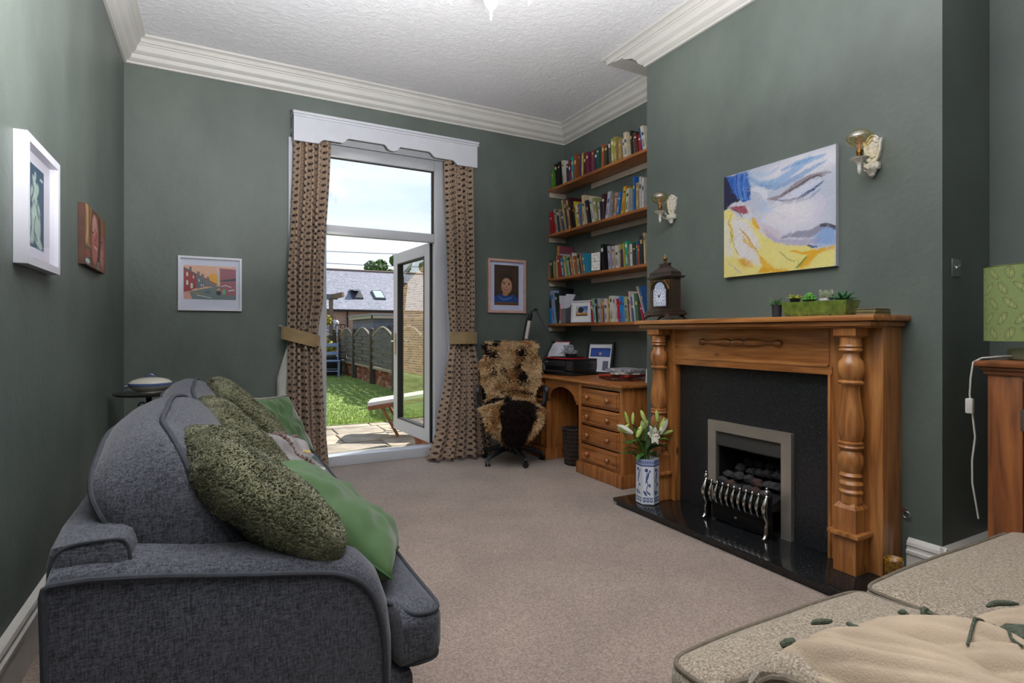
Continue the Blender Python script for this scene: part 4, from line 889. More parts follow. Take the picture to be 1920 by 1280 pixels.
BOOKS={
1:[(5.238,0.077,0.213,0.008,'green','4f8a2a'),(5.157,0.046,0.261,0.027,'dark brown','2a1a18'),(5.111,0.100,0.263,0.000,'black','141618'),(5.007,0.069,0.257,0.029,'cream','c4c0b4'),(4.935,0.039,0.196,0.011,'navy','1f2f58'),(4.892,0.035,0.225,0.014,'maroon','7a2636'),(4.849,0.054,0.251,0.008,'teal','1093a8'),(4.790,0.073,0.254,0.006,'tan brown','8c4a20'),(4.716,0.029,0.247,0.014,'dark brown','6a3a24'),(4.679,0.018,0.227,0.001,'blue','2f55a0'),(4.659,0.033,0.231,-0.002,'tan','b8935c'),(4.624,0.035,0.219,-0.009,'dark brown','4e2a1a'),(4.570,0.075,0.219,0.013,'purple','6a2440'),(4.494,0.043,0.215,0.003,'maroon','7a3444'),(4.445,0.047,0.202,-0.002,'dark teal','1b3840'),(4.397,0.059,0.211,0.011,'dark teal','22504a'),(4.332,0.047,0.212,-0.009,'orange','a84f28'),(4.284,0.067,0.191,-0.002,'dark green','2c3a1e'),(4.214,0.036,0.224,0.017,'grey','5c5058'),(4.177,0.038,0.233,0.013,'lime green','93a832'),(4.138,0.051,0.238,0.015,'olive','9a8a4c'),(4.068,0.049,0.185,0.006,'tan','a08658'),(4.005,0.025,0.182,0.019,'white','c4c0c4'),(3.979,0.089,0.232,0.020,'cream','cfc3a4'),(3.889,0.024,0.221,0.025,'black','1c1a1a'),(3.863,0.028,0.195,0.019,'grey','5a5a4c'),(3.833,0.043,0.182,0.031,'dark red','5a241c'),(3.786,0.037,0.150,0.020,'red','94182c'),(3.748,0.013,0.207,0.044,'blue','2848a0'),(3.734,0.046,0.217,0.041,'white','cdcabc'),],
2:[(5.257,0.090,0.253,0.026,'red','b01428'),(5.154,0.053,0.267,0.050,'grey','9a9c8c'),(5.097,0.040,0.250,0.050,'dark teal','24343a'),(5.053,0.027,0.250,0.054,'tan','a88c70'),(5.021,0.047,0.216,0.043,'blue','34506c'),(4.968,0.032,0.338,0.081,'tan','b09a68'),(4.928,0.027,0.334,0.062,'purple','5a3c44'),(4.900,0.036,0.317,0.060,'cream','c0a868'),(4.862,0.072,0.339,0.072,'dark maroon','3c1420'),(4.787,0.026,0.243,0.047,'black','242824'),(4.753,0.020,0.275,0.056,'yellow','c8b428'),(4.732,0.040,0.236,0.050,'white','cfc8c0'),(4.691,0.025,0.227,0.051,'brown','9a6a40'),(4.663,0.010,0.234,0.043,'blue','3878a4'),(4.651,0.085,0.307,0.018,'cream','d0b898'),(4.554,0.064,0.243,0.061,'black','22242c'),(4.477,0.038,0.263,0.054,'cream','cfc6b4'),(4.427,0.046,0.240,0.053,'olive','8a9060'),(4.367,0.025,0.179,0.020,'white','c8c4b8'),(4.340,0.016,0.180,0.021,'dark teal','1c4450'),(4.322,0.047,0.245,0.005,'dark maroon','4a2428'),(4.271,0.097,0.245,-0.041,'white','b8bccc'),(4.169,0.020,0.235,0.001,'purple','8a8074'),(4.145,0.032,0.211,-0.027,'pink','c89c84'),(4.109,0.034,0.208,-0.039,'blue','2c78c0'),(4.049,0.050,0.244,-0.042,'yellow','d4a01c'),(3.975,0.100,0.212,-0.017,'green and white','c4c8b8'),(3.867,0.026,0.300,0.000,'blue','1f68b4'),(3.838,0.043,0.240,0.001,'tan','a08c64'),(3.781,0.029,0.278,0.005,'cream','c8c2b8'),(3.751,0.023,0.263,0.000,'white','d8dce0'),],
3:[(5.374,0.027,0.394,0.007,'green','5c7840'),(5.344,0.034,0.363,0.047,'blue','56688c'),(5.306,0.049,0.404,0.060,'orange','b8763c'),(5.251,0.061,0.199,0.032,'navy','303848'),(5.187,0.054,0.190,0.017,'olive','8c8a44'),(5.130,0.030,0.241,0.014,'white','c8ccc0'),(5.097,0.060,0.240,0.023,'red','a83424'),(5.019,0.043,0.212,0.050,'blue','2a7ca8'),(4.959,0.029,0.224,0.049,'cream','c4a478'),(4.927,0.033,0.216,0.050,'green','2f9a3c'),(4.892,0.027,0.207,0.048,'white','c0bcc8'),(4.862,0.022,0.197,0.051,'dark teal','24404a'),(4.837,0.040,0.203,0.041,'orange','b07850'),(4.793,0.018,0.236,0.057,'white','ccc8bc'),(4.774,0.045,0.198,0.048,'brown','9c5c34'),(4.728,0.041,0.222,0.039,'pale green','9ab09c'),(4.685,0.022,0.215,0.055,'black','2a2c30'),(4.661,0.029,0.213,0.045,'red','b06048'),(4.616,0.055,0.204,0.044,'teal','2a88a4'),(4.325,0.109,0.255,0.025,'black','18161c'),(4.214,0.033,0.223,0.022,'pale blue','a4acc8'),(4.179,0.019,0.220,0.031,'tan','9c8464'),(4.158,0.031,0.215,0.013,'cream','c4b8b0'),(4.126,0.018,0.207,0.014,'tan','a09068'),(4.102,0.039,0.214,0.024,'white','cfcbd4'),(4.062,0.024,0.216,0.010,'yellow','b8ac5c'),(4.037,0.015,0.166,0.001,'navy','2c3050'),(4.020,0.015,0.164,0.005,'purple','6c4860'),(4.001,0.020,0.221,0.018,'yellow','b0a040'),(3.975,0.041,0.232,0.015,'green and white','2fa078'),(3.932,0.029,0.186,0.008,'grey','70747c'),(3.902,0.027,0.197,0.010,'white','dcdcd8'),(3.872,0.041,0.205,0.013,'dark olive','3a3a24'),(3.828,0.019,0.213,0.009,'blue','3f6c94'),(3.808,0.025,0.178,0.008,'red','a84c30'),(3.779,0.044,0.249,0.008,'black','26282a'),(3.723,0.022,0.271,0.016,'cream','cfc09c'),],
4:[(5.271,0.035,0.408,0.061,'grey','6a6468'),(5.224,0.026,0.363,0.047,'white','b8b8b0'),(5.197,0.066,0.368,0.047,'pale blue','8a9cc0'),(5.128,0.045,0.336,0.052,'dark green','24382c'),(4.495,0.043,0.217,0.021,'red','a81c34'),(4.447,0.038,0.237,0.046,'mint green','93b8a0'),(4.408,0.029,0.230,0.034,'black','26262a'),(4.378,0.045,0.235,0.022,'pale blue','9cb0bc'),(4.331,0.027,0.215,0.003,'orange','cf8a54'),(4.304,0.023,0.217,0.011,'navy','24466c'),(4.277,0.046,0.226,0.015,'white','d4c8c0'),(4.222,0.035,0.230,0.013,'yellow','c0aa44'),(4.180,0.041,0.249,0.031,'white','d8d8d4'),(4.136,0.029,0.240,0.033,'white','d0ccc8'),(4.106,0.031,0.217,0.015,'white','d8d4cc'),(4.074,0.022,0.216,0.031,'red','cc1f3c'),(4.049,0.039,0.236,0.026,'blue','1884d8'),(4.008,0.027,0.233,0.016,'blue','3a90d4'),(3.974,0.042,0.230,0.019,'green and white','a4ac80'),(3.926,0.019,0.270,0.032,'dark red','84182c'),(3.905,0.019,0.274,0.029,'cream','c8c0b4'),(3.884,0.037,0.225,0.031,'slate blue','4a6488'),(3.844,0.018,0.249,0.043,'white','ccd4d8'),(3.825,0.040,0.250,0.027,'dark green','4c6850'),(3.754,0.028,0.153,0.041,'crimson','a81850'),(3.709,0.018,0.312,0.124,'cream','c4bca4'),(3.691,0.021,0.311,0.105,'blue','3a64a0'),],
}
PAGES=M('book_pages','cfc5ae',rough=.8,var=.1,vs=60); ORD=['first','second','third','fourth','fifth','sixth','seventh','eighth','ninth','tenth','eleventh','twelfth','thirteenth','fourteenth','fifteenth','sixteenth','seventeenth','eighteenth','nineteenth','twentieth','twenty-first','twenty-second','twenty-third','twenty-fourth','twenty-fifth','twenty-sixth','twenty-seventh','twenty-eighth','twenty-ninth','thirtieth','thirty-first','thirty-second','thirty-third','thirty-fourth','thirty-fifth','thirty-sixth','thirty-seventh','thirty-eighth']
rnd=random.Random(21)
for sh_,L_ in BOOKS.items():
    z0_=SZ[sh_]; cnt={}
    nxt=[L_[i+1][0] if i+1<len(L_) else 3.45 for i in range(len(L_))]
    for i,(y,th,h,lean,cn,hx) in enumerate(L_):
        th=min(th,max(.008,(y-nxt[i]))) if nxt[i]<y else th
        big=(cn in('orange','black','grey') and th>.05 and h>.25)
        dpt=rnd.uniform(.13,.165) if h<.26 else .19
        fill=(y-nxt[i])-th if i+1<len(L_) else 0
        tt=min(th,.042)                                  # the rest of a wide patch is the book's visible cover turned to the camera
        fat='thin ' if th<.022 else ('thick ' if th>.055 else '')
        la=math.atan2(lean,h) if abs(lean)>.006 else 0
        lab='%s%s book, %s from the left on the %s shelf'%(fat,cn,ORD[i],NM[sh_])
        if la>.12: lab='leaning '+lab
        bk=thing('book',lab,'book',(3.30+rnd.uniform(0,.012),y,z0_+.0005),group='books on the %s alcove shelf'%NM[sh_])
        X=bk.location.x; cm=M('book_cover_'+hx,[q*.82 for q in lin(hx)],rough=.5,var=.12,vs=30)
        sh_x=-lean/h*1.0
        def sk(mb,lean=lean,h=h,z=z0_): mb.v=[(p[0],p[1]+lean*(p[2]-z)/h,p[2]) for p in mb.v]; return mb
        w=.0022
        g=MB().box(X,X+w,y-tt,y,z0_+.0005,z0_+h,.0008).box(X,X+dpt,y-w,y,z0_+.0005,z0_+h).box(X,X+dpt,y-tt,y-tt+w,z0_+.0005,z0_+h)
        ob('cover',sk(g),cm,bk)
        ob('pages',sk(MB().box(X+w,X+dpt-.004,y-tt+w,y-w,z0_+.004,z0_+h-.004)),PAGES,bk)
        if th>.018 and cn not in('cream patterned',):
            lum=sum(lin(hx)); c2=rnd.choice(['2a2a2e','7c2a24','2c4a6e','3a3a3a']) if lum>.9 else rnd.choice(['c8b070','d0ccc0','b89a60'])
            zz=z0_+h*rnd.uniform(.55,.8); hh=h*rnd.uniform(.06,.16)
            ob('spine_label',sk(MB().box(X-.0006,X+.0005,y-tt*.8,y-tt*.2,zz,zz+hh)),M('spine_label_'+c2,c2,rough=.5),bk)
            if th>.03 and lum>.5:
                g=MB(); z1_=z0_+h*.12
                for q in range(4): g.box(X-.0005,X+.0005,y-tt*(.25+.14*q),y-tt*(.18+.14*q),z1_,z1_+h*rnd.uniform(.2,.38))
                ob('spine_title',sk(g),M('spine_label_'+c2,c2,rough=.5),bk)
def shelfbox(name,label,cat,b,mat,**k):
    t=thing(name,label,cat,((b[0]+b[1])/2,(b[2]+b[3])/2,b[4]),**k); return t
# things standing among the books
def picframe(name,label,c,R_,Uw,Vh,fw,depth,fm_,pic=None,matc='d8dbe0',mw=.0,glassy=True,group=None,cat='picture',print_rect=None,parts_only=None,foot=False,mwt=None):
    # c: centre; R_: unit right vector; Vh: up vector (unit); Uw,Hh sizes
    c=Vector(c); Rv=Vector(R_).normalized(); Uv=Vector(Vh[0]).normalized(); Wd,Hh=Uw,Vh[1]; Nn=Rv.cross(Uv)
    t=thing(name,label,cat,tuple(c-Uv*Hh/2),group=group)
    o_=c
    g=MB()
    def ob_(cx,cz,w,h,dz0,dz1): g.obox(o_+Rv*cx+Uv*cz+Nn*(dz0+dz1)/2,Rv*w/2,Uv*h/2,Nn*(dz1-dz0)/2)
    if fw>0:
        ob_(-(Wd-fw)/2,0,fw,Hh,0,depth); ob_((Wd-fw)/2,0,fw,Hh,0,depth); ob_(0,(Hh-fw)/2,Wd-2*fw,fw,0,depth); ob_(0,-(Hh-fw)/2,Wd-2*fw,fw,0,depth)
        ob('frame',g,fm_,t)
        g=MB(); ob_(0,0,Wd-2*fw,Hh-2*fw,.001,depth*.25); ob('mount',g,M('mount_'+matc,matc,rough=.7),t)
    else: ob_(0,0,Wd,Hh,0,depth); ob('canvas_block',g,fm_,t)
    if pic is not None:
        x0_,x1_,z0_,z1_=print_rect or (-Wd/2+fw+mw,Wd/2-fw-mw,-Hh/2+fw+mw,Hh/2-fw-mw); dd=depth*.25+.0006 if fw>0 else depth+.0006
        pic.put('print',o_+Rv*x0_+Uv*z1_+Nn*dd,Rv*(x1_-x0_),Uv*(z0_-z1_),Mcol('flat_print',.55) if fw>0 else Mcol('oil_paint_print',.5),t)
    if glassy and fw>0:
        g=MB(); ob_(0,0,Wd-2*fw,Hh-2*fw,depth*.6,depth*.6+.0015); ob('glass',g,glass('picture_glass',(1,1,1),.01,ior=1.12),t)
    return t
# ---- flat pictures
def street():
    p=Pic(130,86,'c99c82'); p.poly([(0,0),(1,0),(1,.3),(0,.3)],'caa08a'); p.ell(.56,.42,.13,.19,'cf9a3a',soft=.05)
    p.poly([(0,.08),(.62,.58),(.62,.62),(.0,.62)],'6a6a72'); p.poly([(0,.1),(.24,.3),(.24,.66),(.1,.78),(0,.8)],'8a3238'); p.poly([(.24,.3),(.4,.44),(.4,.62),(.24,.7)],'5e6670')
    p.line([(0,.07),(.25,.27),(.62,.55)],.012,'2c3038')
    for x,y in ((.1,.05),(.25,.18),(.33,.25),(.43,.34)): p.poly([(x,y),(x+.05,y),(x+.05,y+.14),(x,y+.1)],'6a6468')
    for x,y,w,h in ((.05,.2,.035,.13),(.05,.44,.035,.14),(.13,.52,.04,.16),(.17,.3,.025,.08),(.28,.4,.02,.08),(.32,.54,.02,.08),(.36,.54,.02,.07)): p.poly([(x,y),(x+w,y+.02),(x+w,y+h),(x,y+h)],'b8c8b0')
    p.poly([(.1,.78),(.62,.6),(.7,.6),(1,.88),(1,1),(.1,1)],'5f6f70'); p.poly([(.0,.8),(.1,.76),(.16,1),(0,1)],'c08a80'); p.poly([(.68,.05),(1,.08),(1,.88),(.7,.84)],'8c5560'); p.poly([(.68,.42),(1,.34),(1,.42),(.7,.45)],'3a4448')
    p.line([(.65,.05),(.66,.55)],.012,'b8bcc8'); p.line([(.72,.6),(.8,.57),(.9,.62)],.009,'d0c8cc'); p.line([(.86,.72),(.96,.7)],.012,'d0d0d4'); p.poly([(.74,.68),(.79,.7),(.79,.84),(.74,.83)],'4fae72'); p.ell(.66,.72,.035,.07,'b8885a'); p.ell(.66,.8,.05,.07,'26303a'); p.line([(.26,.88),(.52,.95)],.012,'a8b0ae'); p.ell(.45,.78,.06,.05,'4a5a60'); p.ell(.25,.82,.05,.04,'8a7040'); p.grain(.08,1,1); return p
WF=M('white_picture_frame','c6c6ce',rough=.35)
picframe('framed_print','white framed terraced street print with an orange sun, on the back wall',(-.03,B-.001,1.651),(1,0,0),.468,((0,0,1),.448),.017,.022,WF,street(),'bfc3d2',print_rect=(-.195,.19,-.13,.15))
def portrait():
    p=Pic(90,150,'3c2a22'); p.grain(.25,2,3); p.ell(.5,.42,.27,.24,'3a2618'); p.ell(.5,.52,.22,.2,'a87c60'); p.ell(.5,.46,.19,.12,'b0876c'); p.poly([(.27,.3),(.5,.2),(.72,.3),(.74,.44),(.6,.34),(.45,.3),(.34,.36),(.28,.5)],'2e1e14')
    p.poly([(.0,.78),(.25,.72),(.5,.78),(.8,.72),(1,.85),(1,.96),(0,.96)],'1c3c78'); p.poly([(.0,.93),(1,.93),(1,1),(0,1)],'6e4420'); p.ell(.45,.72,.12,.05,'9a7054'); p.line([(.2,.8),(.4,.86),(.7,.8)],.02,'3f68a8')
    p.ell(.4,.46,.045,.018,'33231c'); p.ell(.6,.48,.045,.018,'33231c'); p.ell(.5,.54,.03,.02,'8f5a48'); p.line([(.42,.6),(.5,.615),(.58,.6)],.014,'7a2c26'); p.line([(.44,.6),(.5,.605),(.56,.6)],.005,'c8b8a8'); p.line([(.34,.43),(.44,.425)],.008,'2e1e14'); p.line([(.56,.44),(.66,.45)],.008,'2e1e14'); p.grain(.12,1,1); return p
PF=M('pale_pink_wood_frame','c09a8e',rough=.5,var=.1,vs=20)
picframe('framed_portrait','pink-framed painted portrait of a smiling child in blue, right of the dotted curtain',(2.768,B-.001,1.742),(1,0,0),.455,((0,0,1),.575),.026,.025,PF,portrait(),'b4bcd6',print_rect=(-.150,.145,-.205,.225))
def cyano():
    p=Pic(80,160,'29445a'); c='a9bcb0'
    for x,y,rx,ry,r in ((.42,.2,.12,.06,.3),(.5,.12,.05,.05,0),(.55,.3,.16,.08,-.4),(.35,.36,.1,.1,.2),(.6,.45,.2,.05,.5),(.45,.55,.12,.1,0),(.35,.68,.16,.14,.2),(.62,.72,.18,.2,-.2),(.3,.88,.14,.08,0),(.7,.92,.2,.06,.2)): p.ell(x,y,rx,ry,c,.75,r,.5)
    for q in ([(.3,.15),(.4,.3),(.3,.42)],[(.7,.35),(.6,.5),(.7,.62)],[(.5,.62),(.45,.78),(.6,.9)],[(.25,.6),(.3,.75),(.2,.9)]): p.line(q,.018,'29445a')
    p.ell(.85,.12,.1,.02,c,.8); p.grain(.12,1,2); return p
picframe('framed_print','white box-framed blue and white print hanging on the left wall nearest the camera',(LX+.001,2.80,1.733),(0,1,0),.475,((0,0,1),.475),.030,.040,WF,cyano(),'b9b8c4',print_rect=(-.13,.115,-.155,.165))
def faces():
    p=Pic(90,120,'5c3a22'); p.grain(.2,1,6); p.poly([(0,0),(.28,0),(.2,.4),(.25,.68),(0,.68)],'8a6844'); p.line([(.05,.0),(.12,.3),(.05,.6)],.04,'b08c60'); p.line([(.2,.0),(.16,.3),(.2,.62)],.03,'6a4628')
    p.ell(.45,.5,.17,.42,'9a5a52',rot=.05,soft=.2); p.ell(.42,.25,.11,.18,'b08078',soft=.4); p.ell(.82,.62,.15,.36,'8a5048',soft=.2); p.ell(.8,.72,.08,.16,'a8706a',soft=.5)
    p.poly([(.62,.0),(1,.0),(1,.3),(.9,.25),(.7,.35)],'6b4420'); p.line([(.65,.1),(.68,.5),(.62,.8)],.05,'3a2418'); p.line([(.8,.0),(.85,.25)],.03,'8a6030')
    p.line([(.44,.3),(.5,.4),(.47,.5)],.018,'5a2c2c'); p.line([(.42,.62),(.52,.64)],.02,'c8a098'); p.line([(.42,.56),(.5,.58)],.012,'7a2c30'); p.line([(.8,.72),(.9,.73)],.014,'7a2c30'); p.line([(.3,.4),(.38,.38)],.014,'3a2018'); p.line([(.75,.45),(.84,.44)],.014,'3a2018')
    p.poly([(0,.7),(.22,.7),(.2,1),(0,1)],'4a4a44'); p.ell(.1,.8,.09,.07,'8a4038'); p.ell(.1,.93,.1,.04,'a8bcb8'); p.poly([(.55,.85),(.68,.85),(.66,1),(.52,1)],'6a6a60'); p.grain(.1,1,1); return p
picframe('photo_canvas','small photo canvas of two close-up faces hanging on the left wall beside the corner',(LX+.001,3.925,1.769),(0,1,0),.60,((0,0,1),.322),0,.030,M('dark_canvas_edge','4a2c20',rough=.6,var=.3,vs=10),faces())
def sleeper():
    p=Pic(240,210,'b9bfd0'); A=lambda x,y:((x-50)/1018.,(y-350+.2946*(x-50)/1.*0)/890.)
    # canvas coordinates: (crop x, crop y) of the slanted photo canvas unslanted
    def q(x,y):
        u=(x-50)/1020.; top=350-305*u; bot=1247-105*u; return (u,(y-top)/(bot-top))
    Q=lambda L:[q(*a) for a in L]
    p.ell(.6,.6,.3,.25,'d0cede',.8,soft=.6); p.ell(.75,.1,.35,.1,'d8d6de',.9,soft=.5)
    p.poly(Q([(50,350),(100,345),(150,470),(230,545),(120,600),(50,660)]),'16183c'); p.poly(Q([(80,345),(290,285),(330,420),(330,540),(240,560),(170,500),(120,440)]),'2458b0')
    for k in range(9): p.line(Q([(170+k*17,320-k*4),(165+k*19,430),(200+k*15,540)]),.006,['4f86d0','1c4898','6ea0dc'][k%3],.7)
    p.line(Q([(290,330),(420,390),(560,380),(700,300),(830,200),(990,130)]),.035,'7ea6d2',.8,True); p.line(Q([(400,400),(560,430),(720,360),(860,270),(1000,190)]),.022,'6a94c8',.7,True); p.line(Q([(620,270),(760,210),(900,150)]),.018,'5f92cc',.7,True); p.line(Q([(330,300),(480,310),(600,240)]),.02,'a0b8dc',.6,True)
    p.line(Q([(360,440),(460,470),(480,560)]),.03,'dcdce4',.7,True); p.line(Q([(470,540),(450,620),(540,640)]),.035,'a9bcdc',.7,True)
    # eye
    p.line(Q([(490,530),(600,510),(720,430),(840,350),(960,310),(1030,300)]),.022,'8a7c84',.9,True); p.line(Q([(620,500),(760,420),(900,335),(970,330)]),.010,'54444e',.9,True); p.line(Q([(640,520),(760,470),(880,400),(950,350)]),.03,'c8cce0',.9,True)
    p.line(Q([(560,535),(680,545),(800,510),(900,440),(975,370)]),.011,'22407a',1,True); p.line(Q([(640,560),(760,560),(880,510),(960,430)]),.006,'6a84b0',.8,True)
    for k in range(10): x=650+k*18; p.line(Q([(x,545-k*2),(x-8,580-k*3)]),.004,'2c4a80',.9)
    p.ell(*q(700,660),.2,.12,'e0dce0',.8,soft=.8); p.line(Q([(560,640),(640,700),(760,720),(900,660)]),.02,'d4cede',.6,True); p.line(Q([(930,480),(960,600),(900,700)]),.03,'cfc4da',.6,True)
    p.line(Q([(620,880),(760,850),(860,850),(960,790),(1060,790)]),.03,'7a7a92',.8,True); p.poly(Q([(900,870),(980,790),(1065,800),(1065,950),(900,940)]),'7fa2d4',.9,.02); p.line(Q([(960,780),(1010,770),(1065,800)]),.013,'3c3442',.9); p.line(Q([(470,820),(580,920),(760,930),(950,900)]),.035,'9a92b4',.6,True); p.line(Q([(440,760),(520,830),(600,870)]),.04,'c8b0b8',.5,True)
    # blanket
    yl=Q([(40,660),(110,630),(200,700),(330,720),(390,790),(470,870),(560,920),(700,950),(850,955),(920,985),(1062,960),(1062,1150),(40,1250)]); p.poly(yl,'e2d684',1,.006)
    p.poly(Q([(150,690),(300,740),(380,860),(420,960),(380,1010),(440,1130),(300,1100),(200,1050),(150,900),(130,780)]),'d8d6de',.9,.05); p.poly(Q([(50,740),(100,720),(110,900),(160,1050),(60,1050)]),'d8d8d8',.8,.04)
    p.line(Q([(140,665),(105,760),(140,850),(120,940)]),.012,'d6ac1e',.95,True); p.line(Q([(120,840),(160,950),(200,1040)]),.005,'a09a50',.8); p.line(Q([(225,795),(300,880),(350,960),(410,1010)]),.012,'d0a01c',.9,True); p.line(Q([(250,870),(290,930),(350,980)]),.014,'dcae2a',.8,True)
    p.poly(Q([(340,690),(370,700),(420,800),(400,810),(350,750)]),'e0a818',1,.01); p.poly(Q([(190,1080),(260,1070),(340,1110),(350,1150),(260,1150)]),'cf9a18',.95,.03); p.poly(Q([(410,1030),(460,1070),(560,1160),(680,1170),(680,1190),(400,1200),(440,1130)]),'dba416',.95,.02)
    p.line(Q([(700,1000),(820,1020),(950,1000),(1060,965)]),.016,'dca414',.95,True); p.poly(Q([(860,1010),(1060,965),(1060,990),(930,1030),(860,1130),(800,1160),(760,1150),(830,1070)]),'dba416',.95,.02); p.line(Q([(760,1150),(840,1060)]),.008,'7f8a2c',.9); p.line(Q([(610,1010),(680,1070),(740,1100)]),.008,'a8a468',.8); p.line(Q([(100,1120),(170,1160),(240,1210)]),.006,'a8a8b8',.9)
    p.poly(Q([(835,950),(930,955),(930,975),(880,978)]),'141a30',1,.006); p.ell(*q(912,965),.014,.012,'3c78c8')
    # nose, nostril
    p.poly(Q([(95,620),(160,570),(260,560),(330,610),(360,680),(320,725),(220,690),(150,650)]),'c9c9d4',1,.012); p.poly(Q([(110,625),(170,595),(270,590),(305,660),(260,670),(190,650)]),'9c4a5c',1,.01); p.poly(Q([(210,600),(255,595),(235,625)]),'7a2438',1,.008); p.line(Q([(140,635),(200,650),(240,690)]),.004,'2a2c48'); p.line(Q([(300,430),(320,470),(310,500)]),.006,'2a3050')
    p.warp(.004,30); p.streak(.35,900,-.5,.05,.006); p.streak(.3,600,.9,.03,.004); p.grain(.03,1,1); p.a*=.80; return p
picframe('painting','large unframed canvas painting of a sleeping face and yellow blanket above the mantel',(BR-.001,2.232,1.951),(0,-1,0),.762,((0,0,1),.673),0,.026,M('white_canvas_edge','a8a8b0',rough=.7),sleeper())
# ================================================================ things on the shelves
def tree_photo():
    p=Pic(60,42,'8aa0bc'); p.poly([(0,0),(1,0),(1,.6),(0,.7)],'6f8cb8'); p.ell(.9,.1,.3,.3,'2c4a88',.8,soft=.6); p.ell(.15,.3,.25,.3,'b8b4a8',.8,soft=.6); p.poly([(0,.68),(1,.65),(1,1),(0,1)],'b08040'); p.poly([(0,.88),(1,.85),(1,1),(0,1)],'4a3820'); p.ell(.42,.38,.24,.3,'2a2c30',soft=.2); p.ell(.3,.5,.12,.15,'33343a'); p.line([(.42,.5),(.42,.7)],.02,'2a2c30'); p.ell(.3,.76,.1,.04,'d0a870'); return p
def rv(deg): return (math.cos(math.radians(deg)),math.sin(math.radians(deg)),0)
picframe('framed_photo','white photo frame with a tree photograph standing on the lowest shelf before the magazine file',(3.345,4.71,1.4605),rv(-72),.26,((0.05,0.015,1),.225),.014,.014,WF,tree_photo(),'d6d6d8',print_rect=(-.075,.075,-.045,.055))
bt=thing('bottle','bright blue bottle with black band at the left end of the lowest shelf','bottle',(3.325,5.255,1.343))
ob('body',MB().lathe([(1.3435,.022),(1.36,.026),(1.45,.033),(1.515,.033)],(3.325,5.255,0),20),M('blue_bottle','1668b0',rough=.25,coat=.4),bt,True)
ob('band',MB().lathe([(1.515,.032),(1.62,.031)],(3.325,5.255,0),20),M('black_band','141a22',rough=.4),bt,True)
ob('cap',MB().lathe([(1.62,.031),(1.65,.031),(1.66,.026)],(3.325,5.255,0),20),M('blue_bottle','1668b0'),bt,True)
GB=M('grey_card','6e706e',rough=.7); GB2=M('grey_ribbed_card','4e5054',rough=.7,var=.25,vs=90,stretch=(1,0.05,.05))
mf=thing('magazine_file','grey card magazine file with slanting side on the lowest shelf','file',(3.39,5.07,1.343))
mz=1.3435
ob('side_wall',MB().prism([(3.305,mz),(3.51,mz),(3.51,mz+.33),(3.45,mz+.33),(3.36,mz+.17),(3.305,mz+.155)],lambda a,b,d:(a,d,b),4.955,4.959),GB2,mf)
ob('side_wall',MB().prism([(3.305,mz),(3.51,mz),(3.51,mz+.33),(3.45,mz+.33),(3.36,mz+.17),(3.305,mz+.155)],lambda a,b,d:(a,d,b),5.042,5.046),GB2,mf)
ob('front_wall',MB().box(3.303,3.307,4.955,5.046,mz,mz+.158),GB,mf)
WP=M('white_paper','c9c9d4',rough=.8); 
pp=thing('paper_sheaf','sheaf of white papers standing in the grey magazine file','papers',(3.4,4.905,mz)); 
for k in range(4): ob('sheet',MB().prism([(3.315,mz+.004),(3.50,mz+.004),(3.50,mz+.31),(3.33,mz+.315-.01*k),(3.312,mz+.27)],lambda a,b,d:(a,d,b),4.972+.014*k,4.974+.014*k),WP,pp)
mg=thing('magazine','red and white magazine leaning left of the grey magazine file','magazine',(3.38,4.985,mz)); ob('cover',MB().box(3.305,3.48,5.052,5.077,mz,mz+.30,.002),M('magazine_white','c8c8d0',rough=.4),mg); ob('red_panel',MB().box(3.3035,3.3055,5.054,5.075,mz+.03,mz+.22),M('magazine_red','c01c34',rough=.4),mg)
fo=thing('folder','tall black folder standing behind the files on the lowest shelf','folder',(3.47,5.07,mz)); ob('cover',MB().box(3.34,3.512,5.10,5.115,mz,mz+.385,.003),M('black_folder','15161a',rough=.5),fo); ob('spine',MB().box(3.335,3.345,5.098,5.13,mz,mz+.385,.003),M('black_folder','15161a'),fo)
m3=1.8455
fo=thing('folder','large dusty pink folder with map print at the left end of the third shelf','folder',(3.40,5.13,m3)); ob('cover',MB().box(3.315,3.515,5.10,5.125,m3,m3+.345,.003),M('dusty_pink','743844',rough=.6),fo); ob('spine',MB().box(3.31,3.32,5.098,5.13,m3,m3+.345,.003),M('folder_orange_spine','b0763c',rough=.6),fo); ob('map_print',MB().prism([(3.325,m3+.09),(3.40,m3+.09),(3.47,m3+.26),(3.325,m3+.26)],lambda a,b,d:(a,d,b),5.0985,5.0995),M('map_print','9a9cb0',rough=.6,var=.3,vs=60),fo)
# silver square clock on shelf 3
cl=thing('mantel_clock','small square silver clock with white face on the third shelf','clock',(3.33,4.44,m3))
Rk=Vector(rv(-80)); 
def ck(mb,cx,cz,w,h,d0,d1): Nn=Rk.cross(Vector((0,0,1))); return mb.obox(Vector((3.335,4.44,m3+.10))+Rk*cx+Vector((0,0,cz))+Nn*(d0+d1)/2,Rk*w/2,Vector((0,0,h/2)),Nn*(d1-d0)/2)
SIL=M('silver','b8b8b4',rough=.2,metal=1)
ob('case',ck(MB(),0,0,.13,.19,0,.02),SIL,cl); ob('dial',ck(MB(),0,0,.112,.172,.0195,.022),M('clock_dial_white','dcdcda',rough=.5),cl)
hm=M('clock_hand_black','16161a',rough=.4)
ob('hour_hand',ck(MB(),-.012,.015,.006,.04,.022,.0235),hm,cl); ob('minute_hand',ck(MB(),.012,.0,.04,.004,.022,.0235),hm,cl); 
for k in range(12):
    a=PI/6*k; ob('numeral',ck(MB(),.045*math.sin(a),.07*math.cos(a),.006,.012,.022,.0228),hm,cl)
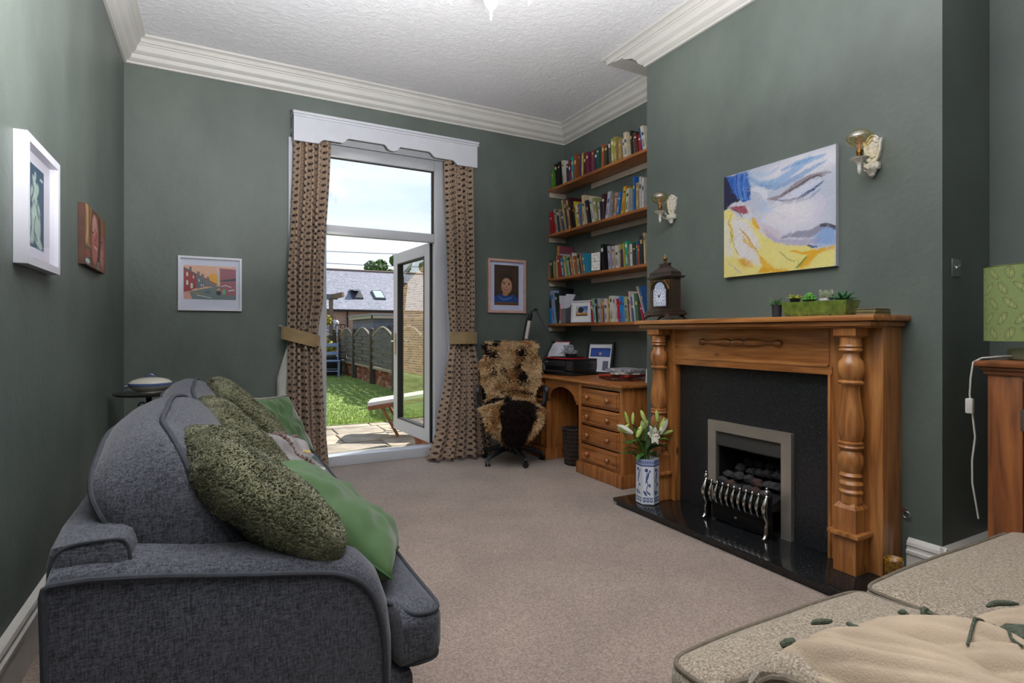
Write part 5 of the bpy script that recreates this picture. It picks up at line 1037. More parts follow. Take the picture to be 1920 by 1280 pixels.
ob('handle',MB().tube([Vector((3.335,4.44,m3+.195))+Rk*x+Vector((0,0,z)) for x,z in ((-.05,0),(-.05,.025),(.05,.025),(.05,0))],.004,6),SIL,cl,True)
# ---------------------------------------------------------------- on the desk
DT=.8252
BLK=M('black_plastic','141416',rough=.4,spec=.5); BLM=M('black_plastic_matt','1c1c1f',rough=.6)
pr=thing('printer','black inkjet printer on the pine desk','printer',(3.02,4.40,DT),rz=math.radians(13))
# local: x into the desk, y away from camera
def loc(mb): return mb
ob('body',MB().box(.02,.36,0,.40,.035,.150,.012),BLK,pr,True,world=False); ob('base',MB().box(.0,.36,0,.40,0,.036,.006),BLK,pr,True,world=False)
ob('scanner_lid',MB().box(.012,.36,.004,.396,.151,.160,.004),BLM,pr,True,world=False)
ob('control_panel',MB().box(.004,.022,.004,.10,.05,.145,.004),BLM,pr,True,world=False)
ob('front_flap',MB().box(.006,.022,.11,.395,.085,.145,.004),BLM,pr,True,world=False); ob('paper_tray',MB().box(-.02,.02,.11,.39,.03,.045,.004),BLM,pr,True,world=False)
for k in range(4):
    for j in range(2): ob('button',MB().lathe([(0,.006),(-.003,.006)],(.003,.035+j*.03,.06+k*.022),10,'x'),M('grey_button','4a4c50',rough=.5),pr,world=False)
ob('badge',MB().box(.003,.007,.345,.375,.125,.132),M('badge_silver','9a9ca0',rough=.4),pr,world=False)
rf=thing('folder','red plastic document wallet lying on top of the black printer','folder',(3.04,4.42,DT+.16)); rf_m=Matrix.Translation((3.02,4.40,DT))@Matrix.Rotation(math.radians(13),4,'Z')
def prl(mb): mb.v=[tuple(rf_m@Vector(p)) for p in mb.v]; return mb
ob('wallet',prl(MB().box(-.01,.26,.03,.37,.1605,.172,.004)),M('red_plastic','a81420',rough=.3,coat=.3),rf,True)
tr=thing('desk_tray','black tray with cables and odds and ends on the red wallet','tray',(3.1,4.5,DT+.173))
ob('tray',prl(MB().box(.0,.24,.06,.31,.1725,.181,.003).lathe([(.181,.055),(.205,.065),(.21,.065),(.20,.05)],(.12,.13,0),16)),BLK,tr,True)
g=MB(); r_=random.Random(3)
for k in range(14):
    x,y,z=r_.uniform(.05,.2),r_.uniform(.08,.24),.195; g.tube([(x,y,z),(x+r_.uniform(-.05,.05),y+r_.uniform(-.05,.05),z+r_.uniform(.02,.06)),(x+r_.uniform(-.06,.06),y+r_.uniform(-.06,.06),z+r_.uniform(-.0,.03))],.004,5)
ob('cable',prl(g),M('grey_cables','8a8c90',rough=.4,var=.5,vs=40),tr,True,kind='stuff')
bp=thing('packet','blue and white patterned packet leaning behind the black tray','packet',(3.2,4.62,DT+.16)); ob('packet',prl(MB().obox((.22,.25,.235),(.008,0,.004),(0,.06,0),(-.02,0,.055))),M('blue_white_packet','8a9cb8',rough=.5,var=.6,vs=22,col2='d0d4dc'),bp)
ro=thing('router','black router standing behind the printer','router',(3.44,4.55,DT)); ob('body',MB().box(3.42,3.445,4.47,4.66,DT,DT+.235,.008),BLM,ro,True); ob('antenna',MB().box(3.43,3.438,4.45,4.458,DT+.1,DT+.235,.002),M('silver','b8b8b4'),ro)
# clipboard sheets leaning at the left of the printer
cb=thing('clipboard','red-edged clipboard with white sheets leaning behind the printer on the desk','clipboard',(3.14,4.88,DT))
cR=Vector((.42,-.9,0)).normalized(); cU=Vector((.32,.10,.94)).normalized(); cN=cR.cross(cU)
cc=Vector((3.17,4.90,DT+.168))
ob('board',MB().obox(cc,cR*.115,cU*.165,cN*.002),M('red_plastic','a81420'),cb); ob('sheet',MB().obox(cc+cR*-.006-cU*.004+cN*.003,cR*.112,cU*.160,cN*.001),M('white_paper','c9c9d4'),cb); ob('sheet',MB().obox(cc-cR*.02-cU*.09+cN*.006,cR*.11,cU*.075,cN*.001),M('white_paper','c9c9d4'),cb)
def moon():
    p=Pic(60,70,'cdd0d8'); p.poly([(.02,.12),(.98,.12),(.98,.44),(.02,.44)],'23489a'); p.ell(.5,.34,.07,.06,'b88a70'); p.poly([(.02,.12),(.98,.12),(.98,.2),(.02,.2)],'1c3a80'); p.poly([(.66,.62),(.94,.62),(.94,.98),(.66,.98)],'5a5e70'); p.line([(.1,.56),(.5,.56)],.008,'8a8c98'); p.poly([(.02,.43),(.98,.43),(.98,.46),(.02,.46)],'16284e'); return p
fR=Vector(rv(-66)); fU=Vector((.19,.08,.96))
picframe('framed_photo','black-framed blue landscape photograph leaning on the alcove wall at the back of the desk',(3.395,4.47,DT+.165),fR,.30,(fU,.325),.022,.016,BLK,moon(),'cfd2d8',print_rect=(-.115,.115,-.13,.13))
sf=picframe('framed_photo','small white photo frame at the near right end of the desk beside the chimney breast',(3.17,3.475,DT+.062),rv(-60),.10,((.1,.05,.97),.115),.010,.008,WF,None,'6a6a72')
# magazine and mail pile
colsm=['a49a88','2a2426','8c1c20','1c1a20','9a968e','b8b4ac']
for i,(w,l,h,a,c,lb) in enumerate(((.27,.37,.024,-20,'1e1a20','dark newspaper supplement at the bottom of the pile on the desk'),(.24,.34,.022,12,'8c1c22','red magazine second from the bottom of the pile on the desk'),(.25,.31,.020,-35,'a89c8c','pale magazine with a strap in the middle of the pile on the desk'),(.23,.29,.028,8,'8c8c90','folded grey newspaper topmost of the pile on the desk'))):
    z0_=DT+[0,.026,.050,.072][i]; t=thing('magazine',lb,'magazine',(3.2+.01*i,3.93-.02*i,z0_),rz=math.radians(a),group='magazine and mail pile on the desk')
    ob('pages',MB().rbox(-w/2,w/2,-l/2,l/2,0,h,.004,4,(0,0,.004),lambda p:(p[0],p[1],p[2]+.003*math.sin(p[1]*30))),M('magazine_print_%d'%i,c,rough=.45,var=.6,vs=28,col2=['6a3a30','b43a20','c8c4bc','c0c0c8'][i]),t,True,world=False)
    if i==2: ob('strap',MB().box(-.11,.11,-.02,-.005,-.001,h+.006,.002),M('brown_leather_strap','4a241a',rough=.5),t,world=False)
# spiral wires/keyboard thing left of printer
po=thing('pen_tray','black wire tray with clear bits left of the printer on the desk','tray',(2.93,4.87,DT)); ob('tray',MB().box(2.86,3.02,4.80,4.94,DT,DT+.03,.006),BLK,po,True)
g=MB(); 
for k in range(7): g.lathe([(DT+.03,.010),(DT+.07+.02*math.sin(k*2),.012),(DT+.075+.02*math.sin(k*2),.004)],(2.885+.02*k,4.85+.03*math.sin(k),0),8)
ob('clear_tube',g,M('clear_grey_plastic','8c8a90',rough=.2,coat=.5),po,True,kind='stuff')
# desk lamp
dl=thing('desk_lamp','black jointed desk lamp with a long light head beside the fleece-covered chair','lamp',(2.97,4.93,DT))
A0=(2.985,4.985,DT+.02); A1=(3.09,4.87,1.145); A2=(2.94,4.96,1.478); A3=(2.905,5.0,1.465); A4=(2.84,5.02,1.10)
ob('base',MB().lathe([(DT,.06),(DT+.012,.058),(DT+.018,.02),(DT+.04,.014)],(2.985,4.985,0),20),BLK,dl,True)
ob('lower_arm',MB().bar(A0,A1,.024,.02),BLM,dl); ob('upper_arm',MB().bar(A1,A2,.032,.024),BLM,dl)
ob('joint',MB().lathe([(-.018,.016),(.018,.016)],A1,12,'y').tube([(A1[0]-.02,A1[1],A1[2]+.02),(A1[0]+.03,A1[1],A1[2])],.009),BLK,dl,True); ob('joint',MB().lathe([(-.018,.016),(.018,.016)],A2,12,'y').bar(A2,A3,.016,.016),BLK,dl,True)
va3=Vector(A3);va4=Vector(A4)
ob('head_housing',MB().tube([va3.lerp(va4,k) for k in (.0,.05,.08,.25,.27)],[.012,.016,.026,.024,.02],14).tube([va3.lerp(va4,k) for k in (.78,.80,.96,1)],[.02,.024,.024,.018],14),BLK,dl,True)
ob('light_tube',MB().tube([va3.lerp(va4,.26),va3.lerp(va4,.8)],.019,14),M('pale_tube','c4b6b4',rough=.4),dl,True)
ob('reflector',MB().tube([va3.lerp(va4,.2)+Vector((-.012,.016,0)),va3.lerp(va4,.85)+Vector((-.012,.016,0))],.019,14),BLK,dl,True)
# ---------------------------------------------------------------- office chair under a sheepskin
PLA=M('charcoal_plastic','202328',rough=.5)
oc=thing('office_chair','charcoal swivel office chair on castors beside the pine desk, draped with a fleece','chair',(2.53,4.735,0),rz=math.radians(-24))
for k in range(5):
    a=math.radians(-68+72*k); c_,s_=math.cos(a),math.sin(a)
    P_=[(.03*c_,.03*s_,.135),(.12*c_,.12*s_,.13),(.22*c_,.22*s_,.10),(.29*c_,.29*s_,.075),(.305*c_,.305*s_,.06)]
    lg=ob('leg',MB().tube(P_,[.03,.026,.022,.018,.015],8),PLA,oc,True,world=False)
    cx,cy=.305*c_,.305*s_; b_=a+.9; dx,dy=math.cos(b_),math.sin(b_)
    g=MB()
    for sg in (-1,1):
        n_=16; w0=Vector((cx,cy,.026))+Vector((-dy,dx,0))*sg*.006; w1=w0+Vector((-dy,dx,0))*sg*.018
        g.loft([[w+Vector((dx*math.cos(2*PI*q/n_)*r_,dy*math.cos(2*PI*q/n_)*r_,math.sin(2*PI*q/n_)*r_)) for q in range(n_)] for w,r_ in ((w0,.024),(w0.lerp(w1,.2),.026),(w0.lerp(w1,.8),.026),(w1,.022))])
    ob('castor',g,BLK,lg,True,world=False)
ob('hub',MB().lathe([(.09,.03),(.10,.036),(.15,.034),(.17,.03),(.3,.026),(.46,.024)],(0,0,0),18),PLA,oc,True,world=False)
ob('seat',MB().rbox(-.24,.24,-.24,.22,.46,.54,.04,8,(.0,.0,.02)),PLA,oc,'all',world=False)
ob('backrest',MB().rbox(-.22,.22,.19,.25,.60,1.07,.03,8,(0,.02,.02),lambda p:(p[0],p[1]+(p[2]-.6)*.12,p[2])),PLA,oc,'all',world=False)
ob('backrest_stem',MB().tube([(0,.1,.47),(0,.27,.49),(0,.29,.6),(0,.29,.75)],.022,8),PLA,oc,True,world=False)
for sg in (-1,1):
    ob('armrest',MB().tube([(sg*.23,.02,.49),(sg*.31,.02,.51),(sg*.325,.03,.6),(sg*.325,.06,.70)],[.018,.018,.018,.02],8).tube([(sg*.325,-.17,.685),(sg*.325,-.15,.71),(sg*.325,.0,.715),(sg*.325,.15,.71)],[.014,.022,.022,.016],8).tube([(sg*.325,-.165,.69),(sg*.32,-.14,.60),(sg*.27,-.10,.52)],.014,8),PLA,oc,True,world=False)
fl_=thing('sheepskin','golden sheepskin with dark brown patches draped over the office chair','sheepskin',(2.53,4.735,0),rz=math.radians(-24))
# skin surface in chair coordinates: s runs from the top of the back down over the seat edge
ROW=[(0,.265,1.115,.10),(.04,.225,1.135,.23),(.09,.19,1.11,.285),(.2,.17,1.0,.30),(.35,.155,.86,.30),(.46,.135,.76,.285),(.56,.105,.655,.255),(.60,.04,.60,.255),(.66,-.10,.575,.285),(.73,-.24,.565,.285),(.78,-.285,.53,.27),(.88,-.305,.42,.22),(.95,-.31,.34,.14),(1,-.31,.305,.05)]
def skin(u,s):
    y,z,w=interp(s,ROW); X=(u*2-1); e=1+.05*math.sin(s*31)+.04*math.sin(s*17+2)
    x=X*w*e; yy=y+ (abs(X)**3)*(.05 if s<.58 else .0)*-1+nzf((X*2,s*5,1),1.2,.02); zz=z-(abs(X)**3)*(.0 if s<.06 else (.07 if s>.6 else .02))+nzf((X*2,s*5,7),1.2,.012)
    return Vector((x,yy-.02,zz))
SK1=M('fleece_gold','bb9260',rough=.95,sheen=.1,var=.15,vs=30); SK2=M('fleece_pale_gold','d6b488',rough=.95,sheen=.1); SK3=M('fleece_deep_gold','96683a',rough=.95); SKD=M('fleece_dark_brown','150c09',rough=.9,spec=.2); SKE=M('fleece_red_brown','2a1812',rough=.9,spec=.2)
g=MB().grid(lambda u,v:skin(u,v),40,70); sk_=ob('hide',g,SK3,fl_,'all',world=False,fixn=False); m_=sk_.modifiers.new('t','SOLIDIFY'); m_.thickness=.012
PATCH=[(-.50,.055,.17,.045),(-.93,.11,.17,.07),(-.62,.16,.17,.035),(.42,.15,.18,.045),(-.55,.35,.10,.065),(-.27,.335,.09,.05),(.25,.30,.12,.03),(-.06,.44,.12,.028),(.40,.41,.18,.07),(-.33,.555,.10,.016),(.2,.545,.55,.010),(.6,.56,.4,.018),(-.62,.64,.28,.05),(-.15,.66,.17,.09),(.12,.83,.62,.16),(.35,.72,.35,.06),(.0,.95,.7,.08)]
def dark(u,s):
    X=u*2-1; best=9
    for cx,cs,rx,rs in PATCH: best=min(best,math.hypot((X-cx)/rx,(s-cs)/rs))
    return best
CY={}
def fn(a,b,rnd):
    u,s=a,b; p=skin(u,s); e=.01; d1=skin(min(1,u+e),s)-skin(max(0,u-e),s); d2=skin(u,min(1,s+e))-skin(u,max(0,s-e)); nr=d2.cross(d1)
    tgt=Vector((0,-1,.3)) if s<.58 and s>.05 else (Vector((0,0,1)) if s<.76 else Vector((0,-1,.1)))
    if nr.dot(tgt)<0: nr=-nr
    return p,nr,d2,(dark(u,s)+noise.noise(p*16)*.35,noise.noise(p*9),s)
_ob=ob
def ob_local(*a,**k): k['world']=False; return _ob(*a,**k)
ob=ob_local
def pk(k,r):
    d,n_,s=k
    if d<.98: return 3 if r.random()<.7 else 4
    return 1 if n_+r.uniform(-.3,.3)>.08 else (2 if n_+r.uniform(-.3,.3)<-.2 else 0)
tufts('fleece',fl_,fn,17000,.050,.0068,[SK1,SK2,SK3,SKD,SKE],5,curl=.75,pick=pk,seg=3,down=.35)
def fn2(a,b,rnd):
    s=.74+.26*b; return fn(.18+.66*a,s,rnd)[:3]+((dark(.18+.66*a,s),0,s),) if dark(.18+.66*a,s)<1 else (None,None,None,None)
tufts('long_dark_fleece',fl_,fn2,4200,.095,.0055,[SKD,SKE],6,curl=.3,pick=lambda k,r:0 if r.random()<.6 else 1,seg=3,down=.7)
ob=_ob
# ================================================================ ON AND AROUND THE MANTEL
MZ=1.3335
WB_=wood('dark_clock_wood','2a1a14','140c09','42291c','z',.35,knots=False,coat=.5)
ck_=thing('bracket_clock','dark wood bracket clock with brass corners and blue and white dial on the mantel shelf','clock',(2.86,2.985,MZ))
cy=2.985; X0=2.80
def hb(mb,w,d,z0,z1,b=.003,dx=0): return mb.box(X0-d+.105-.105+dx if 0 else X0-dx,X0+.11+dx,cy-w/2,cy+w/2,z0,z1,b)
def blk(w,e,z0,z1,b=.003): return MB().box(X0-e,X0+.09+e,cy-w/2-e,cy+w/2+e,MZ+z0,MZ+z1,b)
ob('case',blk(.215,0,.075,.295),WB_,ck_,True)
g=blk(.215,.008,.068,.078); 
for a in (blk(.215,.022,.055,.07,.006),blk(.215,.03,.036,.056,.004)): g.add(a.v,a.f)
ob('base_moulding',g,WB_,ck_,True)
for sy in (-1,1):
    for xx in (X0-.02,X0+.11): ob('foot',MB().tube([(xx,cy+sy*.085,MZ+.036),(xx-.004,cy+sy*.11,MZ+.03),(xx-.006,cy+sy*.13,MZ+.012),(xx-.006,cy+sy*.145,MZ+.006)],[.012,.012,.007,.006],8),WB_,ck_,True)
ob('bracket_apron',MB().box(X0-.02,X0-.012,cy-.10,cy+.10,MZ+.026,MZ+.038,.002),WB_,ck_)
g=blk(.215,.016,.295,.305); a=blk(.215,.024,.303,.314,.005); g.add(a.v,a.f); ob('cornice',g,WB_,ck_,True)
BELL=[(.0,.008),(.022,.004),(.024,.006),(.028,.002),(.036,-.006),(.052,-.024),(.066,-.044),(.078,-.056),(.084,-.060),(.086,-.052),(.094,-.05)]
lo=[[(X0+.005-e,cy-.10-e,MZ+.313+z),(X0+.115+e,cy-.10-e,MZ+.313+z),(X0+.115+e,cy+.10+e,MZ+.313+z),(X0+.005-e,cy+.10+e,MZ+.313+z)] for z,e in [(z,max(e,-.05) if abs(e)<.051 else -.05) for z,e in BELL]]
lo=[[(X0+.045+sx_*max(.012,.045+e),cy+sy_*max(.03,.10+e),MZ+.313+z) for sx_,sy_ in ((-1,-1),(1,-1),(1,1),(-1,1))] for z,e in BELL]
ob('bell_top',MB().loft(lo),WB_,ck_,30)
BRS=M('antique_brass','8c6a38',rough=.35,metal=.8,var=.2,vs=60)
ob('finial',MB().lathe([(.405,.008),(.412,.013),(.42,.006),(.428,.012),(.44,.017),(.448,.012),(.462,.004),(.475,.001)],(X0+.045,cy,MZ),14),BRS,ck_,True)
arch=[(-.062,.10),(.062,.10),(.062,.218)]+[(.05*math.cos(math.radians(t)),.222+.048*math.sin(math.radians(t))) for t in range(0,181,12)]+[(-.062,.218)]
ob('door_arch',MB().prism([(a*1.22,MZ+(b-.10)*1.09+.092) for a,b in arch],lambda a,b,d:(d,cy+a,b),X0-.006,X0+.001),M('dark_clock_wood_door','1c110d',rough=.4),ck_)
ob('dial_plate',MB().prism([(a,MZ+b) for a,b in arch],lambda a,b,d:(d,cy+a,b),X0-.009,X0-.005),M('dial_plate_blue_white','9aa8c8',rough=.3,var=.25,vs=70,col2='c8d0e0'),ck_)
ob('dial',MB().lathe([(0,.055),(-.003,.055)],(X0-.008,cy,MZ+.162),32,'x'),M('dial_white','ccd2e2',rough=.3),ck_); ob('moon_dial',MB().lathe([(0,.03),(-.002,.03)],(X0-.008,cy,MZ+.236),24,'x'),M('dial_moon','a8b4cc',rough=.3),ck_)
for k in range(12):
    a=PI/6*k; ob('numeral',MB().obox((X0-.0115,cy+.044*math.sin(a),MZ+.162+.044*math.cos(a)),(.0005,0,0),(0,.0022*math.cos(a),-.0022*math.sin(a)),(0,.006*math.sin(a),.006*math.cos(a))),M('numeral_blue','3a4668',rough=.5),ck_)
for a,L_,w in ((math.radians(-28),.022,.0035),(math.radians(30),.034,.0025)):
    ob('hand',MB().obox((X0-.0125,cy-L_/2*math.sin(a),MZ+.162+L_/2*math.cos(a)),(.0006,0,0),(0,w*math.cos(a),w*math.sin(a)),(0,-L_/2*math.sin(a),L_/2*math.cos(a))),hm,ck_)
for sg in (-1,1):
    g=MB(); 
    g.box(X0-.009,X0-.006,cy+sg*.094-.004,cy+sg*.094+.004,MZ+.215,MZ+.283).box(X0-.009,X0-.006,min(cy+sg*.094,cy+sg*.035),max(cy+sg*.094,cy+sg*.035),MZ+.277,MZ+.284)
    g.tube([(X0-.008,cy+sg*.09,MZ+.22),(X0-.008,cy+sg*.078,MZ+.245),(X0-.008,cy+sg*.06,MZ+.268),(X0-.008,cy+sg*.04,MZ+.278)],.0035,6).tube([(X0-.008,cy+sg*.085,MZ+.26),(X0-.008,cy+sg*.072,MZ+.272)],.003,6)
    ob('spandrel',g,BRS,ck_,True)
# planter and succulents
PLG=M('glazed_green_ceramic','5d7030',rough=.25,coat=.6,var=.25,vs=30,col2='6f8438'); 
def plmat():
    nt=PLG.node_tree; N=nt.nodes; L=nt.links; b=N['Principled BSDF']; t=N.new('ShaderNodeTexCoord'); s_=N.new('ShaderNodeSeparateXYZ'); L.new(t.outputs['Object'],s_.inputs[0]); z=N.new('ShaderNodeTexNoise'); z.inputs['Scale'].default_value=90; L.new(t.outputs['Object'],z.inputs[0])
    a=N.new('ShaderNodeMath'); a.operation='MULTIPLY_ADD'; L.new(z.outputs[0],a.inputs[0]); a.inputs[1].default_value=-.07; L.new(s_.outputs['Z'],a.inputs[2]); r=N.new('ShaderNodeMapRange'); r.inputs[1].default_value=-.02; r.inputs[2].default_value=-.045; L.new(a.outputs[0],r.inputs[0])
    old=b.inputs['Base Color'].links[0].from_socket; m=N.new('ShaderNodeMix'); m.data_type='RGBA'; m.inputs[7].default_value=(*lin('3a2c14'),1); L.new(r.outputs[0],m.inputs[0]); L.new(old,m.inputs[6]); L.new(m.outputs[2],b.inputs['Base Color'])
plmat()
pz=MZ+.0005
pl_=thing('planter','long glazed green ceramic planter with tapering ends on the mantel shelf','planter',(2.86,1.85,pz))
def pl4(w,d,z): return [(2.805-d+0,2.035+w,z),(2.805-d,1.665-w,z),(2.925+d*0+d,1.665-w,z),(2.925+d,2.035+w,z)]
ob('trough',MB().loft([pl4(-.018,-.015,pz),pl4(.0,0,pz+.080),pl4(-.008,-.008,pz+.080),pl4(-.014,-.016,pz+.06)]),PLG,pl_)
ob('gravel',MB().box(2.818,2.912,1.68,2.02,pz+.05,pz+.064),M('grey_gravel','4a443c',rough=.9,var=.5,vs=120),pl_)
def pot(name,c,r0,r1,z0_,z1_,mat,label,plant):
    t=thing('potted_plant',label,'plant',(c[0],c[1],z0_),group='small succulents on the mantel shelf')
    ob('pot',MB().lathe([(z0_,r0),(z1_,r1),(z1_,r1*.86),(z1_-.008,r1*.8)],(c[0],c[1],0),20),mat,t,True); ob('soil',MB().lathe([(z1_-.012,r1*.8),(z1_-.008,r1*.8)],(c[0],c[1],0),12),M('potting_soil','2a211a',rough=.95),t)
    plant(t,Vector((c[0],c[1],z1_-.006))); return t
def spikes(n,L,w,mat,up=.5,bend=.2,seed=0,tiers=1):
    def f_(t,c):
        r_=random.Random(seed)
        for k in range(n):
            a=2*PI*k/n*1.0+(k%tiers)*.5+r_.uniform(-.15,.15); el=up+(k%tiers)*.35+r_.uniform(-.1,.1); ll=L*r_.uniform(.8,1.1)
            d=Vector((math.cos(a)*math.cos(el),math.sin(a)*math.cos(el),math.sin(el))); sd=d.cross(Vector((0,0,1))).normalized(); u_=sd.cross(d)
            pts=[c+d*ll*s_-Vector((0,0,1))*bend*ll*s_*s_ for s_ in (0,.25,.5,.75,1)]
            g=MB().tube(pts,[w*.8,w,w*.85,w*.5,w*.05],6); ob('leaf',g,mat,t,'all')
    return f_
ALO=M('aloe_green','2c5a34',rough=.4,var=.2,vs=40); LIM=M('lime_succulent','7c9c30',rough=.4,var=.25,vs=60,col2='a89a3c'); ECH=M('bright_succulent','4f8a34',rough=.4,var=.2,vs=50); CAC=M('cactus_grey_green','6c7458',rough=.8,var=.3,vs=90,bump=.5,bs=150); HAW=M('dusty_green_leaf','4a6b44',rough=.5,var=.2,vs=40)
PB=M('black_pot','121214',rough=.35); PW=M('white_ceramic_pot','c8c8cc',rough=.25); PS=M('dark_textured_pot','26272b',rough=.7,var=.5,vs=150)
pt1=pot('p',(2.84,2.085),.024,.027,pz,pz+.072,PS,'spiky green succulent in a dark speckled pot left of the green planter',spikes(26,.062,.006,HAW,.25,.1,1,3))
tp_=pz+.0645
pot('p',(2.86,1.985),.022,.028,tp_,tp_+.038,PB,'lime star-leaved succulent in a glossy black pot at the left end of the planter',spikes(14,.05,.007,LIM,.3,.0,2,2)) 
def eche(t,c):
    for tier,(r_,n_,h_) in enumerate(((.042,9,.004),(.036,8,.014),(.027,7,.025),(.016,5,.036))):
        for k in range(n_):
            a=2*PI*k/n_+tier*.4; d=Vector((math.cos(a),math.sin(a),.35+tier*.25)).normalized(); p=c+Vector((0,0,h_)); ob('leaf',MB().tube([p,p+d*r_*.35,p+d*r_*.8,p+d*r_],[.004,.009,.008,.0005],8),ECH,t,'all')
pot('p',(2.86,1.90),.024,.030,tp_,tp_+.022,PB,'bright green rosette succulent in a low black pot in the planter',eche)
def cact(t,c):
    for dx,dy,r_,h_ in ((0,0,.022,.05),(.012,.024,.017,.036),(-.01,-.024,.018,.038),(-.012,.012,.015,.04)):
        N_=14; lo=[]
        for k in range(7):
            s_=k/6; rr=r_*math.sin(PI*(.18+.8*s_))**.6; lo.append([c+Vector((dx+rr*(1+.12*(-1)**q)*math.cos(2*PI*q/N_),dy+rr*(1+.12*(-1)**q)*math.sin(2*PI*q/N_),h_*s_)) for q in range(N_)])
        ob('stem',MB().loft(lo),CAC,t,True)
    g=MB(); r_=random.Random(4)
    for k in range(160):
        a=r_.uniform(0,2*PI); z=r_.uniform(.005,.05); rr=.024; p=c+Vector((rr*math.cos(a),rr*1.2*math.sin(a),z)); g.tube([p,p+Vector((.006*math.cos(a),.006*math.sin(a),.003))],.0005,3)
    ob('spines',g,M('cactus_spines','b8b09a',rough=.8),t,kind='stuff')
pot('p',(2.85,1.80),.027,.034,tp_-.002,tp_+.030,PW,'grey-green spiny cactus in a white ceramic pot in the planter',cact)
pot('p',(2.86,1.715),.026,.034,tp_,tp_+.020,PB,'dark green aloe with arching pointed leaves at the right end of the planter',spikes(15,.085,.0085,ALO,.42,.25,8,3))
KH=M('khaki_book_cloth','6f6642',rough=.55,var=.12,vs=30)
for i,(z,lb) in enumerate(((MZ+.0005,'lower of two thin khaki books at the right end of the mantel shelf'),(MZ+.0155,'upper of two thin khaki books at the right end of the mantel shelf'))):
    t=thing('book',lb,'book',(2.83,1.555,z),group='khaki books on the mantel'); o_=.003*i
    ob('cover',MB().box(2.765+o_,2.895-o_,1.505,1.60,z,z+.003,.001).box(2.765+o_,2.895-o_,1.505,1.60,z+.0115,z+.0145,.001).box(2.892-o_,2.895-o_,1.505,1.60,z+.002,z+.0125),KH,t,True); ob('pages',MB().box(2.770+o_,2.892-o_,1.509,1.596,z+.003,z+.0115),M('old_pages','847a58',rough=.8,var=.1,vs=100),t)
# wall lights
SCW=M('white_patinated_cast_metal','c2bdb0',rough=.5,var=.22,vs=70,bump=.06,bs=120,col2='e6e2da'); AMB=glass('amber_bulb_glass',(.97,.88,.62),.14,.0); BRO=M('brass_lampholder','6e5024',rough=.3,metal=1)
def sconce(y,zc,label):
    t=thing('wall_light',label,'wall light',(BR-.001,y,zc-.12),group='amber bulb wall lights on the chimney breast')
    sh_=[(-.040,.055),(-.046,.11),(-.030,.108),(-.022,.125),(0,.135),(.022,.125),(.030,.108),(.046,.11),(.040,.055),(.032,.015),(.018,-.008),(-.018,-.008),(-.032,.015)]
    g=MB().prism(sh_,lambda a,b,d:(BR-d,y+a,zc+b-.01),.001,.014); ob('shield_plate',g,SCW,t)
    ob('shield_rim',MB().tube([(BR-.016,y+a*.93,zc+b*.96-.008) for a,b in sh_],.0045,6,closed=True).tube([(BR-.016,y+a*.6,zc+.05+(b-.06)*.62) for a,b in sh_],.003,6,closed=True),SCW,t,True)
    g=MB().box(BR-.035,BR-.001,y-.038,y+.038,zc-.062,zc-.022,.010).lathe([(-.098,.003),(-.09,.014),(-.08,.016),(-.07,.022),(-.06,.026)],(BR-.02,y,zc),14).tube([(BR-.02,y+.03,zc-.03),(BR-.05,y+.036,zc-.01),(BR-.052,y+.025,zc+.0)],.006,6)
    ob('backplate_box',g,SCW,t,True)
    ax=BR-.13
    ob('arm',MB().tube([(BR-.03,y,zc-.045),(BR-.06,y+.004,zc-.062),(BR-.10,y+.004,zc-.055),(ax,y,zc-.03)],.005,8),SCW,t,True)
    ob('drip_pan',MB().lathe([(-.098,.001),(-.09,.007),(-.075,.010),(-.055,.009),(-.045,.012),(-.03,.022),(-.018,.042),(-.014,.044),(-.018,.03),(-.02,.01)],(ax,y,zc),22),SCW,t,True)
    lp=ob('lampholder',MB().lathe([(-.02,.013),(.012,.014),(.014,.016),(.026,.015)],(ax,y,zc),16),BRO,t,True)
    zz=zc+.085; ob('bulb',MB().lathe([(-.062,.012),(-.052,.016),(-.042,.032),(-.028,.050),(-.012,.061),(.004,.064),(.02,.059),(.036,.044),(.046,.024),(.05,.004)],(ax,y,zz),28),AMB,t,'all')
    ob('filament',MB().tube([(ax,y,zz-.06),(ax,y,zz-.015)],.006,8).tube([(ax+.02*math.cos(k*.9),y+.02*math.sin(k*.9),zz-.02+.0025*k) for k in range(22)],.0015,4),M('orange_filament','b0622c',rough=.4),t,True)
sconce(1.665,2.155,'white shield wall light with amber bulb, right of the painting')
sconce(3.112,2.158,'white shield wall light with amber bulb, above the bracket clock')
# switch, gas tap ring, votive
sw=thing('light_switch','brushed steel toggle light switch on the dark side of the chimney breast','switch',(3.17,Y0,1.52))
ob('plate',MB().box(3.127,3.213,Y0-.006,Y0-.0005,1.517,1.603,.002),M('switch_steel','8c9090',rough=.35,metal=.8),sw,True); ob('toggle',MB().tube([(3.17,Y0-.006,1.56),(3.17,Y0-.016,1.567),(3.17,Y0-.022,1.574)],[.005,.004,.005],8).lathe([(-.009,.009),(-.005,.010)],(3.17,Y0,1.56),12,'y'),STEEL,sw,True)
for dz in (-.03,.03): ob('screw',MB().lathe([(-.0075,.003),(-.006,.003)],(3.17,Y0,1.56+dz),8,'y'),STEEL,sw)
gr=thing('wall_ring','small steel key ring fitting low on the chimney breast right of the surround','fitting',(BR-.001,1.51,.33))
ob('plate',MB().lathe([(-.006,.012),(-.001,.014)],(BR,1.52,.362),12,'x'),STEEL,gr,True); ob('ring',MB().tube([(BR-.014,1.505+.016*math.cos(t),.342+.016*math.sin(t)) for t in [2*PI*k/16 for k in range(16)]],.0028,6,closed=True),STEEL,gr,True)
